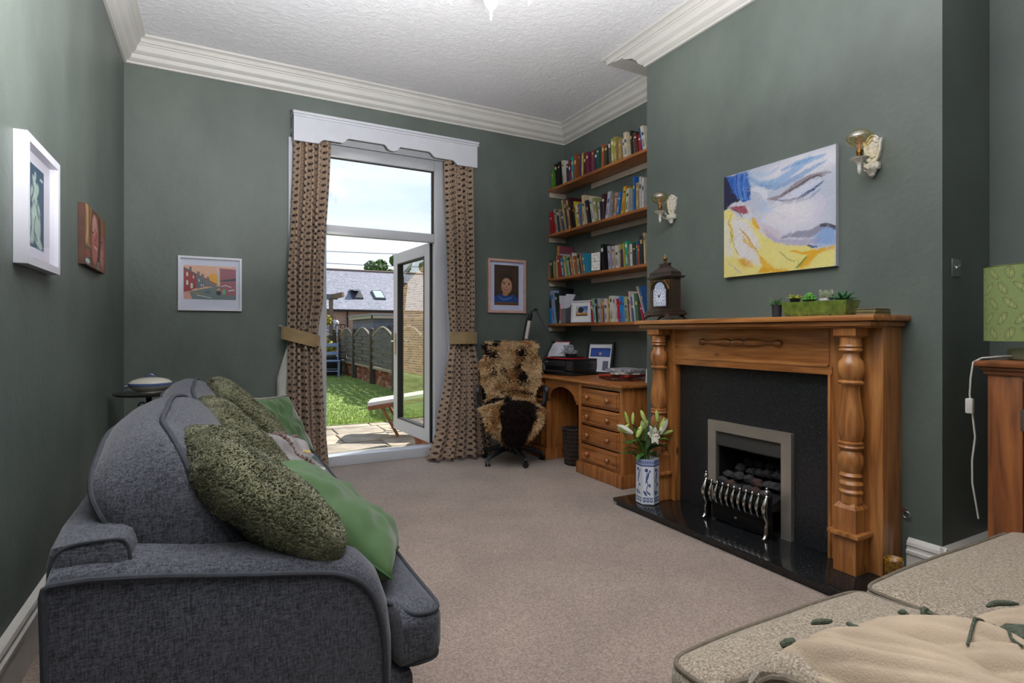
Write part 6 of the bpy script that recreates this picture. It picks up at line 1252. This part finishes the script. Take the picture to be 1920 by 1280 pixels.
nt_=thing('wall_nail','tiny bent wire nail in the chimney breast beside the mantel end','nail',(BR-.001,1.575,.86)); ob('wire',MB().tube([(BR-.001,1.588,.875),(BR-.012,1.575,.868),(BR-.002,1.56,.872)],.0014,5),M('silver','b8b8b4'),nt_,True)
vo=thing('votive_holder','amber textured glass candle holder on the hearth end beside the surround','candle holder',(2.88,1.484,.0515))
AG=M('amber_textured_glass','a8701a',rough=.2,coat=.5,var=.5,vs=70,bump=.8,bs=110,col2='d09a34'); AG.node_tree.nodes['Principled BSDF'].inputs['Transmission Weight'].default_value=.35
ob('glass',MB().lathe([(.0517,.032),(.056,.036),(.155,.040),(.162,.042),(.160,.038),(.06,.033)],(2.88,1.484,0),28),AG,vo,'all')
# ---------------------------------------------------------------- pine cabinet with lamp
OP=wood('old_pine','8c5a30','5e3818','a87844','z',.5,coat=.1); OPD=wood('cabinet_pine','7a4520','4e2a12','955c2c','z',.45,coat=.15); OPY=wood('cabinet_pine_along','7a4520','4e2a12','955c2c','y',.4,coat=.2)
cb_=thing('cabinet','rustic pine cupboard with hinged door in the near alcove, cut by the right edge','cabinet',(3.1,.55,0))
CX0=2.80; ya,yb=.02,1.085
ob('carcass',MB().box(CX0+.02,3.46,ya,yb,.02,1.08,.003),OPD,cb_,True)
ob('stile',MB().box(CX0,CX0+.022,yb-.112,yb,.02,1.085,.002),OPD,cb_,True); ob('stile',MB().box(CX0,CX0+.022,ya,ya+.1,.02,1.085,.002),OPD,cb_,True)
ob('rail',MB().box(CX0,CX0+.022,ya+.1,yb-.112,1.055,1.085,.002).box(CX0,CX0+.022,ya+.1,yb-.112,.02,.12,.002),OPD,cb_,True)
for a,b in ((ya+.102,(ya+yb)/2-.008),((ya+yb)/2-.004,yb-.118)): ob('door',MB().box(CX0+.004,CX0+.024,a,b,.125,1.052,.003),OP,cb_,True)
ob('cabinet_top',MB().box(CX0-.035,3.48,ya-.03,yb+.035,1.108,1.132,.008),OPY,cb_,True); ob('top_moulding',MB().box(CX0-.022,3.47,ya-.02,yb+.022,1.094,1.109,.006).box(CX0-.012,3.465,ya-.01,yb+.012,1.076,1.096,.006),OPY,cb_,True)
HG=M('old_steel_hinge','6c6860',rough=.4,metal=.8)
for z in (.27,.86): ob('hinge',MB().box(CX0-.004,CX0+.004,yb-.124,yb-.106,z,z+.085,.002),HG,cb_,True)
lm=thing('table_lamp','table lamp with lime green leaf-print drum shade on the pine cupboard','lamp',(3.03,1.0,1.1325))
SG=Mcol('leaf_print_shade',.8); 
pc=Pic(360,110,'75844e')
pc.grain(.05,1,1); r_=random.Random(8)
for i in range(16):
    for j in range(5):
        x=(i+.5+(j%2)*.4)/16; y=(j+.5)/5; a=r_.uniform(-1,1)*1.2; c_,s_=math.cos(a),math.sin(a)
        for rr,cc in ((1,'5f5c40'),(.8,'86945a'),(.62,'6c6a48'),(.5,'8a9a5a')): pc.ell(x,y,.016*rr,.085*rr,cc,.85,rot=a*.25,soft=.12)
        pc.line([(x-.006*s_,y-.06),(x+.004*s_,y+.06)],.0016,'5f5c40',.8)
w_,h_=pc.w,pc.h; th_=np.linspace(0,2*PI,w_+1); zz=np.linspace(1.525,1.212,h_+1); v=np.zeros((h_+1,w_+1,3)); v[:,:,0]=3.03+.176*np.cos(th_)[None]; v[:,:,1]=1.0+.176*np.sin(th_)[None]; v[:,:,2]=zz[:,None]
pc.mesh('lamp_shade',v[:, ::-1],SG,lm)
ob('shade_rim',MB().tube([(3.03+.176*math.cos(t),1.0+.176*math.sin(t),1.212) for t in [2*PI*k/48 for k in range(48)]],.002,5,closed=True).tube([(3.03+.176*math.cos(t),1.0+.176*math.sin(t),1.525) for t in [2*PI*k/48 for k in range(48)]],.002,5,closed=True),M('shade_rim_green','5f6c3c',rough=.7),lm,True)
ob('lamp_base',MB().lathe([(1.133,.092),(1.14,.098),(1.165,.100),(1.176,.096),(1.18,.08),(1.185,.02)],(3.03,1.0,0),36),M('sage_ceramic','8b8e72',rough=.35,var=.12,vs=30),lm,True)
ob('lamp_stem',MB().lathe([(1.18,.015),(1.26,.013),(1.27,.022),(1.32,.022)],(3.03,1.0,0),14),BRO,lm,True)
CAB=M('white_cable','b4b0aa',rough=.45)
cbl=ob('cable',MB().tube([(2.95,1.06,1.15),(2.93,1.10,1.145),(2.90,1.145,1.138),(2.875,1.165,1.12),(2.865,1.17,1.05),(2.862,1.172,.98),(2.868,1.165,.9),(2.875,1.158,.8),(2.866,1.165,.7),(2.868,1.165,.6),(2.88,1.155,.5),(2.885,1.15,.45)],.0038,8),CAB,lm,True)
ob('inline_switch',MB().box(2.852,2.872,1.158,1.186,.90,.965,.006),M('white_plastic','bcb8b4',rough=.4),lm,True)
pw=thing('power_cable','white power cable curving up from the floor behind the pine cupboard','cable',(2.95,1.2,0)); ob('cable',MB().tube([(2.90,1.215,.008),(2.90,1.222,.10),(2.915,1.215,.20),(2.95,1.19,.25),(3.0,1.15,.27)],.006,8),CAB,pw,True)
# ---------------------------------------------------------------- side table and tureen
IR=M('dark_cast_iron','141412',rough=.5,metal=.4,bump=.3,bs=80)
tx,ty,tz=-.40,4.56,.834
st=thing('side_table','small round dark iron side table in the corner behind the sofa','table',(tx,ty,0))
ob('table_top',MB().lathe([(tz-.02,.16),(tz-.016,.195),(tz-.006,.208),(tz-.001,.21),(tz,.20)],(tx,ty,0),40),M('dark_table_top','26241f',rough=.3,coat=.3),st,True)
ob('pedestal',MB().lathe([(.05,.012),(.2,.016),(.3,.012),(.5,.014),(.7,.012),(.81,.02),(.815,.05)],(tx,ty,0),14),IR,st,True)
for k in range(3):
    a=math.radians(-75+120*k); c_,s_=math.cos(a),math.sin(a)
    ob('leg',MB().tube([(tx+c_*r_,ty+s_*r_,z) for r_,z in ((.01,.30),(.06,.24),(.10,.12),(.15,.03),(.19,.012))],.009,8),IR,st,True)
for k in range(4):
    a=PI/2*k-.3; c_,s_=math.cos(a),math.sin(a)
    for zc,rr in ((.74,.03),(.68,.036),(.61,.03)): ob('scroll',MB().tube([(tx+c_*(.04+rr*.9*math.cos(t)*(1-t/9)),ty+s_*(.04+rr*.9*math.cos(t)*(1-t/9)),zc+rr*math.sin(t)*(1-t/9)) for t in [k2*.45 for k2 in range(14)]],.005,6),IR,st,True)
PORC=M('cream_porcelain','bfbbae',rough=.2,coat=.5); BLU=M('blue_porcelain_band','4c5b80',rough=.25,coat=.4)
tu=thing('tureen','white lidded tureen with blue bands on the round dark side table','tureen',(tx+.01,ty,tz+.0005))
Z=tz+.0005; cx_=tx+.01
ob('bowl',MB().lathe([(Z,.075),(Z+.008,.072),(Z+.012,.085),(Z+.03,.118),(Z+.045,.130)],(cx_,ty,0),36,sx=1,sy=.8),PORC,tu,True)
ob('blue_band',MB().lathe([(Z+.045,.1305),(Z+.050,.133),(Z+.062,.133),(Z+.066,.131)],(cx_,ty,0),36,sy=.8),BLU,tu,True)
ob('lid',MB().lathe([(Z+.066,.130),(Z+.069,.128),(Z+.085,.108),(Z+.098,.07),(Z+.103,.03),(Z+.104,.01)],(cx_,ty,0),36,sy=.8),PORC,tu,True)
ob('lid_knob',MB().tube([(cx_-.022,ty,Z+.102),(cx_-.014,ty,Z+.118),(cx_,ty,Z+.122),(cx_+.014,ty,Z+.118),(cx_+.022,ty,Z+.102)],.007,8),BLU,tu,True)
for sg in (-1,1): ob('handle',MB().tube([(cx_+sg*.125,ty-.02,Z+.05),(cx_+sg*.145,ty-.015,Z+.045),(cx_+sg*.148,ty+.01,Z+.032),(cx_+sg*.13,ty+.015,Z+.024)],.006,8),M('pale_blue_porcelain','8f98ac',rough=.25),tu,True)
# ================================================================ GARDEN
ZG=-.08
def brickmat(name,c1,c2,mort,axis='X'):
    if name in MC: return MC[name]
    m=M(name,c1,rough=.9); nt=m.node_tree; N=nt.nodes; L=nt.links; b=N['Principled BSDF']; t=N.new('ShaderNodeTexCoord'); sp=N.new('ShaderNodeSeparateXYZ'); L.new(t.outputs['Object'],sp.inputs[0]); mp=N.new('ShaderNodeCombineXYZ'); L.new(sp.outputs[axis],mp.inputs[0]); L.new(sp.outputs['Z'],mp.inputs[1])
    k=N.new('ShaderNodeTexBrick'); k.inputs['Scale'].default_value=1; k.inputs['Brick Width'].default_value=.225; k.inputs['Row Height'].default_value=.075; k.inputs['Mortar Size'].default_value=.006; k.inputs['Color1'].default_value=(*lin(c1),1); k.inputs['Color2'].default_value=(*lin(c2),1); k.inputs['Mortar'].default_value=(*lin(mort),1)
    L.new(mp.outputs[0],k.inputs[0]); L.new(k.outputs[0],b.inputs['Base Color']); return m
YB=brickmat('buff_brick','8a7048','6e5636','9a9080')
struct('wall_exterior',MB().box(LX-1.5,.82,B+.30,B+.42,-.2,4.5).box(2.065,AL+2,B+.30,B+.42,-.2,4.5).box(.82,2.065,B+.30,B+.42,3.0,4.5),YB)
struct('trim_5',MB().box(.75,2.1,B+.165,B+.40,-.05,.055,.008),M('stone_step','8e8a80',rough=.8,var=.2,vs=12),smooth=True)
# ground under everything
struct('ground',MB().box(-30,40,B+.42,80,-.5,-.16),M('garden_soil','4a4034',rough=.95,var=.2,vs=2))
SL=[M('paving_slab_%d'%i,c,rough=.85,var=.16,vs=5,bump=.3,bs=14,col2=d) for i,(c,d) in enumerate((('857c6c','a49a88'),('7b7263','968d7d'),('8f8573','b0a48e')))]
pat=struct('patio',MB().box(-3,3.6,B+.42,8.55,-.16,-.10),M('patio_mortar','55504a',rough=.95,var=.2,vs=10))
r_=random.Random(17); y=B+.44; row=0
while y<8.4:
    dy=[.62,.46,.60,.48,.6,.5][row%6]; dy=min(dy,8.53-y); x=-2.9+(row%3)*.37
    while x<3.5:
        dx=r_.choice((.62,.92,.78)); x1=min(x+dx,3.58)
        if x1-x>.12: ob('paving_slab',MB().box(x+.007,x1-.007,y+.007,y+dy-.007,-.14,ZG+r_.uniform(-.006,.004),.012),r_.choice(SL),pat,True)
        x=x1
    y+=dy; row+=1
# lawn: a slab of turf with short blades
TURF=M('artificial_turf','5f7838',rough=.95,var=.25,vs=3.5,bump=.6,bs=180,col2='84984e')
lawn=struct('lawn',MB().add([(-4,8.42,-.13),(3.62,8.02,-.13),(3.62,19,-.13),(-4,19,-.13),(-4,8.42,ZG+.01),(3.62,8.02,ZG+.01),(3.62,19,ZG+.01),(-4,19,ZG+.01)],[(0,3,2,1),(4,5,6,7),(0,1,5,4),(1,2,6,5),(2,3,7,6),(3,0,4,7)]),TURF)
g=MB(); r_=random.Random(2)
for k in range(26000):
    v=r_.random()**1.8; y=8.05+v*9.5; x=.4+ (y*.28-.4)*r_.random()*1.15+(r_.random()*.8 if y<9.5 else 0); 
    if x>3.5 or y<8.42-.0525*(x+4)+.02: continue
    a=r_.uniform(0,6.28); h=r_.uniform(.014,.026)*(1+y*.03); w=.004*(1+y*.08); p=(x,y,ZG+.008); q=len(g.v)
    g.v+=[(x-w*math.cos(a),y-w*math.sin(a),p[2]),(x+w*math.cos(a),y+w*math.sin(a),p[2]),(x+.008*math.sin(a),y+.008*math.cos(a),p[2]+h)]; g.f.append((q,q+1,q+2))
ob('grass_blades',g,M('grass_blade','8ca250',rough=.8,var=.25,vs=4),lawn,kind='stuff',fixn=False)
# fence along the right on a dwarf brick wall
FW=M('weathered_fence_wood','5c5a54',rough=.9,var=.25,vs=10,bump=.3,bs=60,stretch=(1,.2,1)); FP=M('dark_fence_post','4e483e',rough=.9,var=.3,vs=8,stretch=(1,1,.3)); FC=M('pale_arch_cap','94897a',rough=.85,var=.2,vs=12)
BRK=[M('red_brick_%d'%i,c,rough=.9,var=.25,vs=20) for i,c in enumerate(('7a3e28','8e5a3a','9a8066','6a3a2c'))]
bw_=thing('garden_wall','low red brick wall under the arched garden fence','wall',(3.62,13,ZG))
ob('core',MB().box(3.60,3.75,8.6,18.4,-.16,.30),M('lime_mortar','8a8070',rough=.95,var=.2,vs=10),bw_)
bm_=None; cnt=0
for c_ in range(5):
    z=ZG+.01+c_*.078; y=9.6+(c_%2)*.115
    while y<17.9 and cnt<300:
        o_=MB().box(-.012,.03,.005,.215,0,.068) if bm_ is None else None
        if bm_ is None: bm_=ob('brick',MB().box(3.588,3.62,y+.005,y+.22,z,z+.068),BRK[0],bw_); by0,bz0=y,z
        else:
            b2=bpy.data.objects.new('brick',bm_.data); C.objects.link(b2); b2.parent=bw_; b2.location=(r_.uniform(-.006,.004),y-by0,z-bz0)
            b2.material_slots[0].link='OBJECT'; b2.material_slots[0].material=r_.choice(BRK)
        y+=.228; cnt+=1
ob('coping',MB().box(3.57,3.78,8.6,18.4,.30,.335,.006),M('mossy_coping','6e6a50',rough=.95,var=.3,vs=8),bw_,True)
def fence(name,label,P0,P1,n,post_h=1.22,zb=.38,group=None,posts=True):
    P0,P1=Vector(P0),Vector(P1); t=thing(name,label,'fence',tuple((P0+P1)/2)); d=(P1-P0)/n; dn=d.normalized(); nr=Vector((dn.y,-dn.x,0)); L_=d.length
    for k in range(n+1):
        p=P0+d*k
        po=ob('post',MB().obox(p+Vector((0,0,(post_h+ZG)/2+.02)),dn*.055,nr*.055,(0,0,(post_h-ZG)/2)),FP,t)
        ob('post_finial',MB().lathe([(post_h+.02,.065),(post_h+.035,.065),(post_h+.045,.025),(post_h+.06,.045),(post_h+.09,.058),(post_h+.12,.045),(post_h+.135,.01)],(p.x,p.y,0),12),FP,po,True)
    sl=None
    for k in range(n):
        a=P0+d*k+dn*.06; W_=L_-.12
        ht=lambda s_: 1.13+.22*math.sin(PI*s_)**1.3
        z=zb; j=0
        while z<1.30:
            # slat length limited by the arch
            s0=0
            while s0<.5 and ht(s0)<z+.085: s0+=.02
            if s0>=.48: break
            for h_ in range(2):
                u0=s0 if h_==0 else .5; u1=.5 if h_==0 else 1-s0
                off=.012*(1 if (j+h_)%2 else -1)
                ob('slat',MB().obox(a+dn*W_*(u0+u1)/2+nr*off+Vector((0,0,z+.045)),dn*W_*(u1-u0)/2,nr*.006,(0,0,.042)),FW,t)
            z+=.094; j+=1
        for s_ in (0.02,.33,.66,.98): ob('batten',MB().obox(a+dn*W_*s_+nr*.03+Vector((0,0,(zb+ht(s_))/2)),dn*.018,nr*.012,(0,0,(ht(s_)-zb)/2-.01)),FW,t)
        ob('arch_cap',MB().tube([a+dn*W_*q/20+Vector((0,0,ht(q/20)+.015)) for q in range(21)],.024,6),FC,t,True)
        ob('gravel_rail',MB().obox(a+dn*W_/2+nr*.03+Vector((0,0,.345)),dn*W_/2,nr*.03,(0,0,.03)),FC,t)
    return t
fence('garden_fence','grey woven panel fence with arched tops and ball finials on the brick wall',(3.52,8.0,0),(3.52,18.2,0),5)
fence('garden_fence','grey arched panel fence across the far end of the lawn behind the blue chair',(3.4,18.5,0),(-2.6,18.5,0),3,zb=0)
# shed beyond the fence
SH=M('grey_shed_boards','6d7078',rough=.8,var=.12,vs=6,stretch=(1,1,8)); SHD=M('shed_side_boards','5c6470',rough=.8,var=.15,vs=6)
sd=thing('shed','grey boarded flat-roofed shed behind the right-hand garden fence','shed',(5.2,16.4,-.16))
ob('wall_core',MB().box(3.86,6.9,15.16,17.8,-.16,1.70),SHD,sd)
for k in range(10): z=-.1+k*.18; ob('board',MB().box(3.84,3.862,15.14,17.82,z,z+.172),SH,sd); ob('board',MB().box(3.84,6.9,15.135,15.16,z,z+.172),SHD,sd)
ob('roof',MB().box(3.72,7.0,15.0,17.95,1.70,1.75,.01),M('shed_felt','7e8488',rough=.8),sd); ob('fascia',MB().box(3.74,7.0,15.02,15.05,1.62,1.70).box(3.74,3.77,15.02,17.9,1.62,1.70),M('pale_fascia','a49a88',rough=.8),sd)
g=MB()
for k in range(5): x=4.15+.28*k; g.tube([(x-.08,15.1,1.40+.04*(k%2)),(x,15.08,1.28),(x+.10,15.1,1.43-.03*(k%2)),(x+.16,15.1,1.33)],.016,6)
ob('rusty_ornament',g,M('rusty_metal','55392c',rough=.8),sd,True)
tr_=thing('trellis','dark square garden trellis standing left of the grey shed','trellis',(3.5,18.2,.3))
g=MB(); 
for x in (3.42,3.56,3.70): g.box(x-.012,x+.012,18.28,18.30,.9,1.50)
for z in (.92,1.2,1.48): g.box(3.41,3.71,18.275,18.305,z-.012,z+.012)
ob('lattice',g,M('dark_trellis','3a2e26',rough=.9),tr_)
pg=thing('pergola','weathered timber pergola post and beam beyond the blue chair','pergola',(3.4,19.2,ZG))
PW_=M('weathered_timber','6b5c4c',rough=.9,var=.2,vs=8,stretch=(1,1,.3))
ob('post',MB().box(3.36,3.48,19.1,19.22,-.16,2.35),PW_,pg); ob('beam',MB().box(1.0,3.62,19.1,19.2,2.33,2.50),M('grey_beam','62646c',rough=.9),pg); ob('beam',MB().bar((3.38,19.3,2.40),(3.72,18.7,2.48),.09,.16),PW_,pg)
ob('brace',MB().bar((3.42,19.16,1.8),(3.0,19.16,2.33),.06,.06),PW_,pg)
lpn=thing('garden_lamp','small white bulkhead lamp on the pergola post','lamp',(3.55,19.0,1.45)); ob('globe',MB().lathe([(1.45,.02),(1.5,.08),(1.58,.09),(1.64,.04)],(3.57,19.05,0),12),WHITE,lpn,True); ob('bracket',MB().bar((3.48,19.1,1.6),(3.57,19.05,1.62),.03,.03),WHITE,lpn)
pt_=thing('garden_post','dark carved stake post above the shed roof seen beside the open door','post',(7.4,22,0))
g=MB().bar((6.0,20.4,-.16),(6.35,20.4,3.1),.16,.16).bar((6.2,20.4,2.3),(6.05,20.4,2.75),.12,.1).bar((6.28,20.4,2.7),(6.12,20.4,3.2),.14,.1); pt_.location=(6.1,20.4,-.16); WM[pt_.name]=Matrix.Translation((6.1,20.4,-.16)); ob('stake',g,M('dark_stake_wood','3c332c',rough=.9),pt_)
# blue chair, potted bush
BC=M('pale_blue_paint','7d8cb4',rough=.6,var=.08)
bc=thing('garden_chair','pale blue painted wooden chair at the far end of the lawn','chair',(3.03,16.9,ZG+.012),rz=math.radians(-8))
for sx_ in (-1,1):
    ob('leg',MB().box(sx_*.20-.022,sx_*.20+.022,-.21,-.17,0,.45),BC,bc,world=False); ob('leg',MB().bar((sx_*.19,.20,0),(sx_*.19,.24,1.02),.042,.036),BC,bc,world=False)
ob('seat',MB().box(-.24,.24,-.23,.22,.45,.485,.008),BC,bc,True,world=False); ob('stretcher',MB().box(-.2,.2,-.2,-.18,.16,.19).box(-.2,.2,.19,.21,.2,.23),BC,bc,world=False)
for z in (.68,.93): ob('back_rail',MB().box(-.19,.19,.215,.24,z-.05,z+.05,.006),BC,bc,True,world=False)
def leafcloud(name,parent,c,rad,n,size,mats,seed,flat=.6,noise_s=1.2):
    r_=random.Random(seed); g=MB(); mi=[]; c=Vector(c)
    cl=[(Vector((r_.gauss(0,.5)*rad[0],r_.gauss(0,.5)*rad[1],r_.gauss(0,.45)*rad[2])),r_.uniform(.25,.45)) for _ in range(14)]
    for k in range(n):
        cc,cr_=r_.choice(cl); d=Vector((r_.gauss(0,1),r_.gauss(0,1),r_.gauss(0,1))).normalized(); p=c+cc+Vector((d.x*rad[0],d.y*rad[1],d.z*rad[2]))*cr_*r_.uniform(.7,1.05)
        a=(d+Vector((r_.gauss(0,.6),r_.gauss(0,.6),r_.gauss(0,.6)))).normalized(); t_=a.orthogonal().normalized(); b_=a.cross(t_); s_=size*r_.uniform(.6,1.3); q=len(g.v)
        g.v+=[tuple(p-t_*s_),tuple(p+b_*s_*.45),tuple(p+t_*s_),tuple(p-b_*s_*.45)]; g.f.append((q,q+1,q+2,q+3)); mi.append(0 if r_.random()<.5 else r_.randrange(len(mats)))
    return ob(name,g,mats[0],parent,kind='stuff',fixn=False,mats=mats[1:],fm=mi)
YL=[M('yellow_green_leaf','a39a3c',rough=.7),M('bright_yellow_leaf','c4b24a',rough=.7),M('mid_green_leaf','5c7430',rough=.7)]
bu=thing('potted_bush','yellow-green leafy bush in a dark tub behind the blue garden chair','plant',(2.55,18.0,ZG))
ob('tub',MB().lathe([(ZG,.30),(ZG+.45,.36),(ZG+.45,.32),(ZG+.4,.3)],(2.35,17.95,0),18),M('dark_tub','1e2024',rough=.6),bu,True); leafcloud('foliage',bu,(2.72,17.95,.90),(.5,.32,.55),2600,.055,YL,4)
ob('twig',MB().tube([(2.35,17.9,.35),(2.5,17.95,.8),(2.85,17.95,1.5)],.012,5).tube([(2.35,17.9,.35),(2.7,17.95,.9),(3.1,17.95,1.2)],.01,5),M('twig_brown','5a4a34',rough=.9),bu,True)
tb2=thing('planter','dark rectangular garden planter behind the legs of the blue chair','planter',(3.15,17.75,ZG)); ob('box',MB().box(2.75,3.4,17.3,17.6,ZG+.011,.50,.02),M('dark_tub','1e2024'),tb2,True); ob('soil',MB().box(2.79,3.36,17.34,17.56,.47,.505),M('potting_soil','2a211a'),tb2)
# sun lounger
TK=M('teak','7e4f33',rough=.6,var=.2,vs=12); CU=M('white_lounger_cushion','c8c5c2',rough=.8,var=.05,bump=.2,bs=20)
lo_=thing('sun_lounger','wooden sun lounger with a white cushion on the patio behind the open door','sun lounger',(2.45,6.95,ZG)); a0=Vector((1.80,7.22,.29)); a1=Vector((3.35,6.55,.36)); dd=(a1-a0).normalized(); ss=Vector((-dd.y,dd.x,0)).normalized()
mid=a0.lerp(a1,.42)+Vector((0,0,.08))
for sg in (-1,1): ob('side_rail',MB().bar(a0+ss*.26*sg,mid+ss*.26*sg,.035,.05).bar(mid+ss*.26*sg,a1+ss*.26*sg,.035,.05),TK,lo_)
for t_ in (0,1): 
    for k in range(5): p,q=(a0,mid) if t_==0 else (mid,a1); c=p.lerp(q,(k+.5)/5); ob('slat',MB().bar(c-ss*.26,c+ss*.26,.05,.016),TK,lo_)
for sg in (-1,1):
    for (f0,dx) in ((.10,.20),(.55,-.15),(.9,.1)):
        c=a0.lerp(a1,f0)+ss*.24*sg; ob('leg',MB().bar(c,Vector((c.x+dx*dd.x,c.y+dx*dd.y,ZG+.012)),.045,.03),TK,lo_)
ob('cushion',MB().loft([[p+ss*s_*.26+Vector((0,0,h_)) for s_,h_ in ((-1,.028),(-.95,.07),(0,.085),(.95,.07),(1,.028))] for p in (a0-dd*.01,a0.lerp(mid,.03),a0.lerp(mid,.5),mid,mid.lerp(a1,.5),a1)]),CU,lo_,50)
TC=M('terracotta','a06448',rough=.85,var=.15,vs=12)
for i,(x,y,r,h,lb) in enumerate(((2.36,6.36,.15,.24,'terracotta pot with pale pebbles seen through the open door leaf'),(2.10,6.02,.12,.16,'orange terracotta pot on the patio under the open door leaf'))):
    t=thing('flower_pot',lb,'pot',(x,y,ZG)); ob('pot',MB().lathe([(ZG+.004,r*.75),(ZG+h*.8,r*.95),(ZG+h*.8,r*1.03),(ZG+h,r*1.05),(ZG+h,r*.93),(ZG+h*.85,r*.9)],(x,y,0),24),TC,t,True); ob('pebbles',MB().lathe([(ZG+h*.8,r*.9),(ZG+h*.9,r*.6),(ZG+h*.95,.01)],(x,y,0),16),M('pale_pebbles','a89c92',rough=.9,bump=1,bs=60),t,True)
# brick outhouse on the left (mirrored in the glass of the door leaf)
oh=thing('brick_outhouse','buff brick outhouse with gabled roof on the left of the garden','building',(-4.6,12,-.16)); ob('wall',MB().box(-6.6,-3.0,9.5,17.5,-.16,2.7).prism([(9.5,2.7),(17.5,2.7),(13.5,4.3)],lambda a,b,d:(d,a,b),-6.6,-3.0),brickmat('buff_brick_side','94784e','6a5236','b8ac96','Y'),oh)
ob('roof',MB().prism([(9.3,2.62),(13.5,4.32),(17.7,2.62),(17.7,2.76),(13.5,4.48),(9.3,2.76)],lambda a,b,d:(d,a,b),-6.8,-2.85),M('grey_roof_tiles','5c5e66',rough=.8,var=.2,vs=8),oh); ob('window',MB().box(-3.0,-2.97,12.6,13.6,.9,1.9),M('dark_window','22262c',rough=.2),oh)
# stone house beyond
HS=brickmat('pink_brown_stone','8a6c58','a08470','9a8c7c'); HS.node_tree.nodes['Brick Texture'].inputs['Row Height'].default_value=.22; HS.node_tree.nodes['Brick Texture'].inputs['Brick Width'].default_value=.5; HS.node_tree.nodes['Brick Texture'].inputs['Mortar Size'].default_value=.015
SLT=M('slate_roof','6a6c78',rough=.75,var=.25,vs=5,stretch=(1,2.5,1),col2='8e909a',bump=.6,bs=8,detail=8)
ho=thing('house','long stone house with slate roof and skylights beyond the garden','house',(6,38.5,-.16))
ob('wall',MB().box(-14,22,36.0,46.5,-.16,2.68),HS,ho)
def rf(x,t_,off=0): return (x,35.75+5.6*t_,2.55+3.05*t_+off)
ob('roof_slope',MB().add([rf(-14.3,0),rf(22.3,0),rf(22.3,1),rf(-14.3,1),rf(-14.3,0,.12),rf(22.3,0,.12),rf(22.3,1,.12),rf(-14.3,1,.12),(-14.3,46.9,2.55),(22.3,46.9,2.55)],[(0,1,5,4),(4,5,6,7),(0,3,2,1),(1,2,6,5),(0,4,7,3),(7,6,9,8)]),SLT,ho)
# slate courses as proud strips, joined
g=MB(); r_=random.Random(9)
for k in range(26):
    t_=k/26; x=-2.0
    while x<16:
        w=r_.uniform(.3,.42); a=rf(x+.01,t_,.125+r_.uniform(0,.012)); b=rf(x+w,t_+1/26*1.05,.122); g.add([a,(b[0],a[1],a[2]),(b[0],b[1],b[2]),(a[0],b[1],b[2]),(a[0],a[1],a[2]-.02),(b[0],a[1],a[2]-.02)],[(0,1,2,3),(4,5,1,0)]); x+=w
ob('slates',g,SLT,ho,kind='stuff',fixn=False)
ob('ridge_tiles',MB().tube([(-14.3,41.35,5.74),(22.3,41.35,5.74)],.10,6),M('ridge_tile','6a5a52',rough=.9),ho); ob('gutter',MB().tube([(-14.3,35.7,2.62),(22.3,35.7,2.62)],.07,6),M('black_gutter','1c1e22',rough=.6),ho); ob('downpipe',MB().tube([(7.42,35.9,-.16),(7.42,35.9,2.6)],.05,6),M('black_gutter','1c1e22'),ho)
for x,op in ((8.35,1),(9.85,0),(5.75,0)):
    t0,t1=.24,.44; f_=ob('skylight',MB().add([rf(x-.36,t0,.13),rf(x+.36,t0,.13),rf(x+.36,t1,.13),rf(x-.36,t1,.13),rf(x-.36,t0,.24),rf(x+.36,t0,.24),rf(x+.36,t1,.24),rf(x-.36,t1,.24)],[(0,3,2,1),(4,5,6,7),(0,1,5,4),(1,2,6,5),(2,3,7,6),(3,0,4,7)]),M('dark_skylight_frame','2a2c34',rough=.6),ho)
    o_=.42 if op else 0
    a,b,c,d=rf(x-.29,t0+.02,.25+o_),rf(x+.29,t0+.02,.25+o_),rf(x+.29,t1-.02,.25),rf(x-.29,t1-.02,.25); g=MB().add([a,b,c,d,tuple(Vector(a)-Vector((0,0,.04))),tuple(Vector(b)-Vector((0,0,.04)))],[(0,1,2,3),(4,5,1,0)]); ob('pane',g,M('skylight_glass','a8b4c0',rough=.1,spec=.8,coat=.5),f_)
for x in (6.35,3.6):
    wf_=ob('window',MB().box(x-.45,x+.45,35.92,35.99,1.02,2.0,.02),M('white_window_frame','cfd2da',rough=.5),ho)
    for i in range(2):
        for j in range(3): ob('pane',MB().box(x-.38+.42*i,x-.04+.42*i,35.90,35.93,1.10+.29*j,1.34+.29*j),M('blue_grey_pane','5a6678',rough=.15,coat=.5),wf_)
TR=[M('tree_leaf_a','4c6a2c',rough=.8),M('tree_leaf_b','6f8c3c',rough=.8),M('tree_leaf_c','2f4a20',rough=.8)]
for i,(x,y,z,r,h,n_,lb) in enumerate(((12.6,48,6.0,1.5,2.6,5000,'tall green tree beyond the slate roof, left of the open door leaf'),(15.0,48.5,6.0,1.2,2.2,3500,'green tree beyond the slate roof, just left of the door leaf edge'),(18.2,50,6.6,1.4,2.0,3500,'green tree beyond the roof seen through the glass of the open door leaf'))):
    t=thing('tree',lb,'tree',(x,y,-.16)); ob('trunk',MB().tube([(x,y,-.16),(x+.1,y,3),(x,y,z+.5)],[.3,.22,.08],8),M('bark','4a3c30',rough=.95),t,True); leafcloud('foliage',t,(x,y,z),(r,r,h*.55),n_,.17,TR,20+i)
wc=thing('overhead_cables','pair of thin dark overhead cables crossing the sky above the slate roof','cable',(6,30,5))
for k in range(2): ob('cable',MB().tube([(-14+1.4*q,30,5.15+.28*k+.02*(q-12)**2*.35-.05*q*(1-k)*.5) for q in range(26)],.016,4),M('dark_cable','3a3e48',rough=.7),wc)
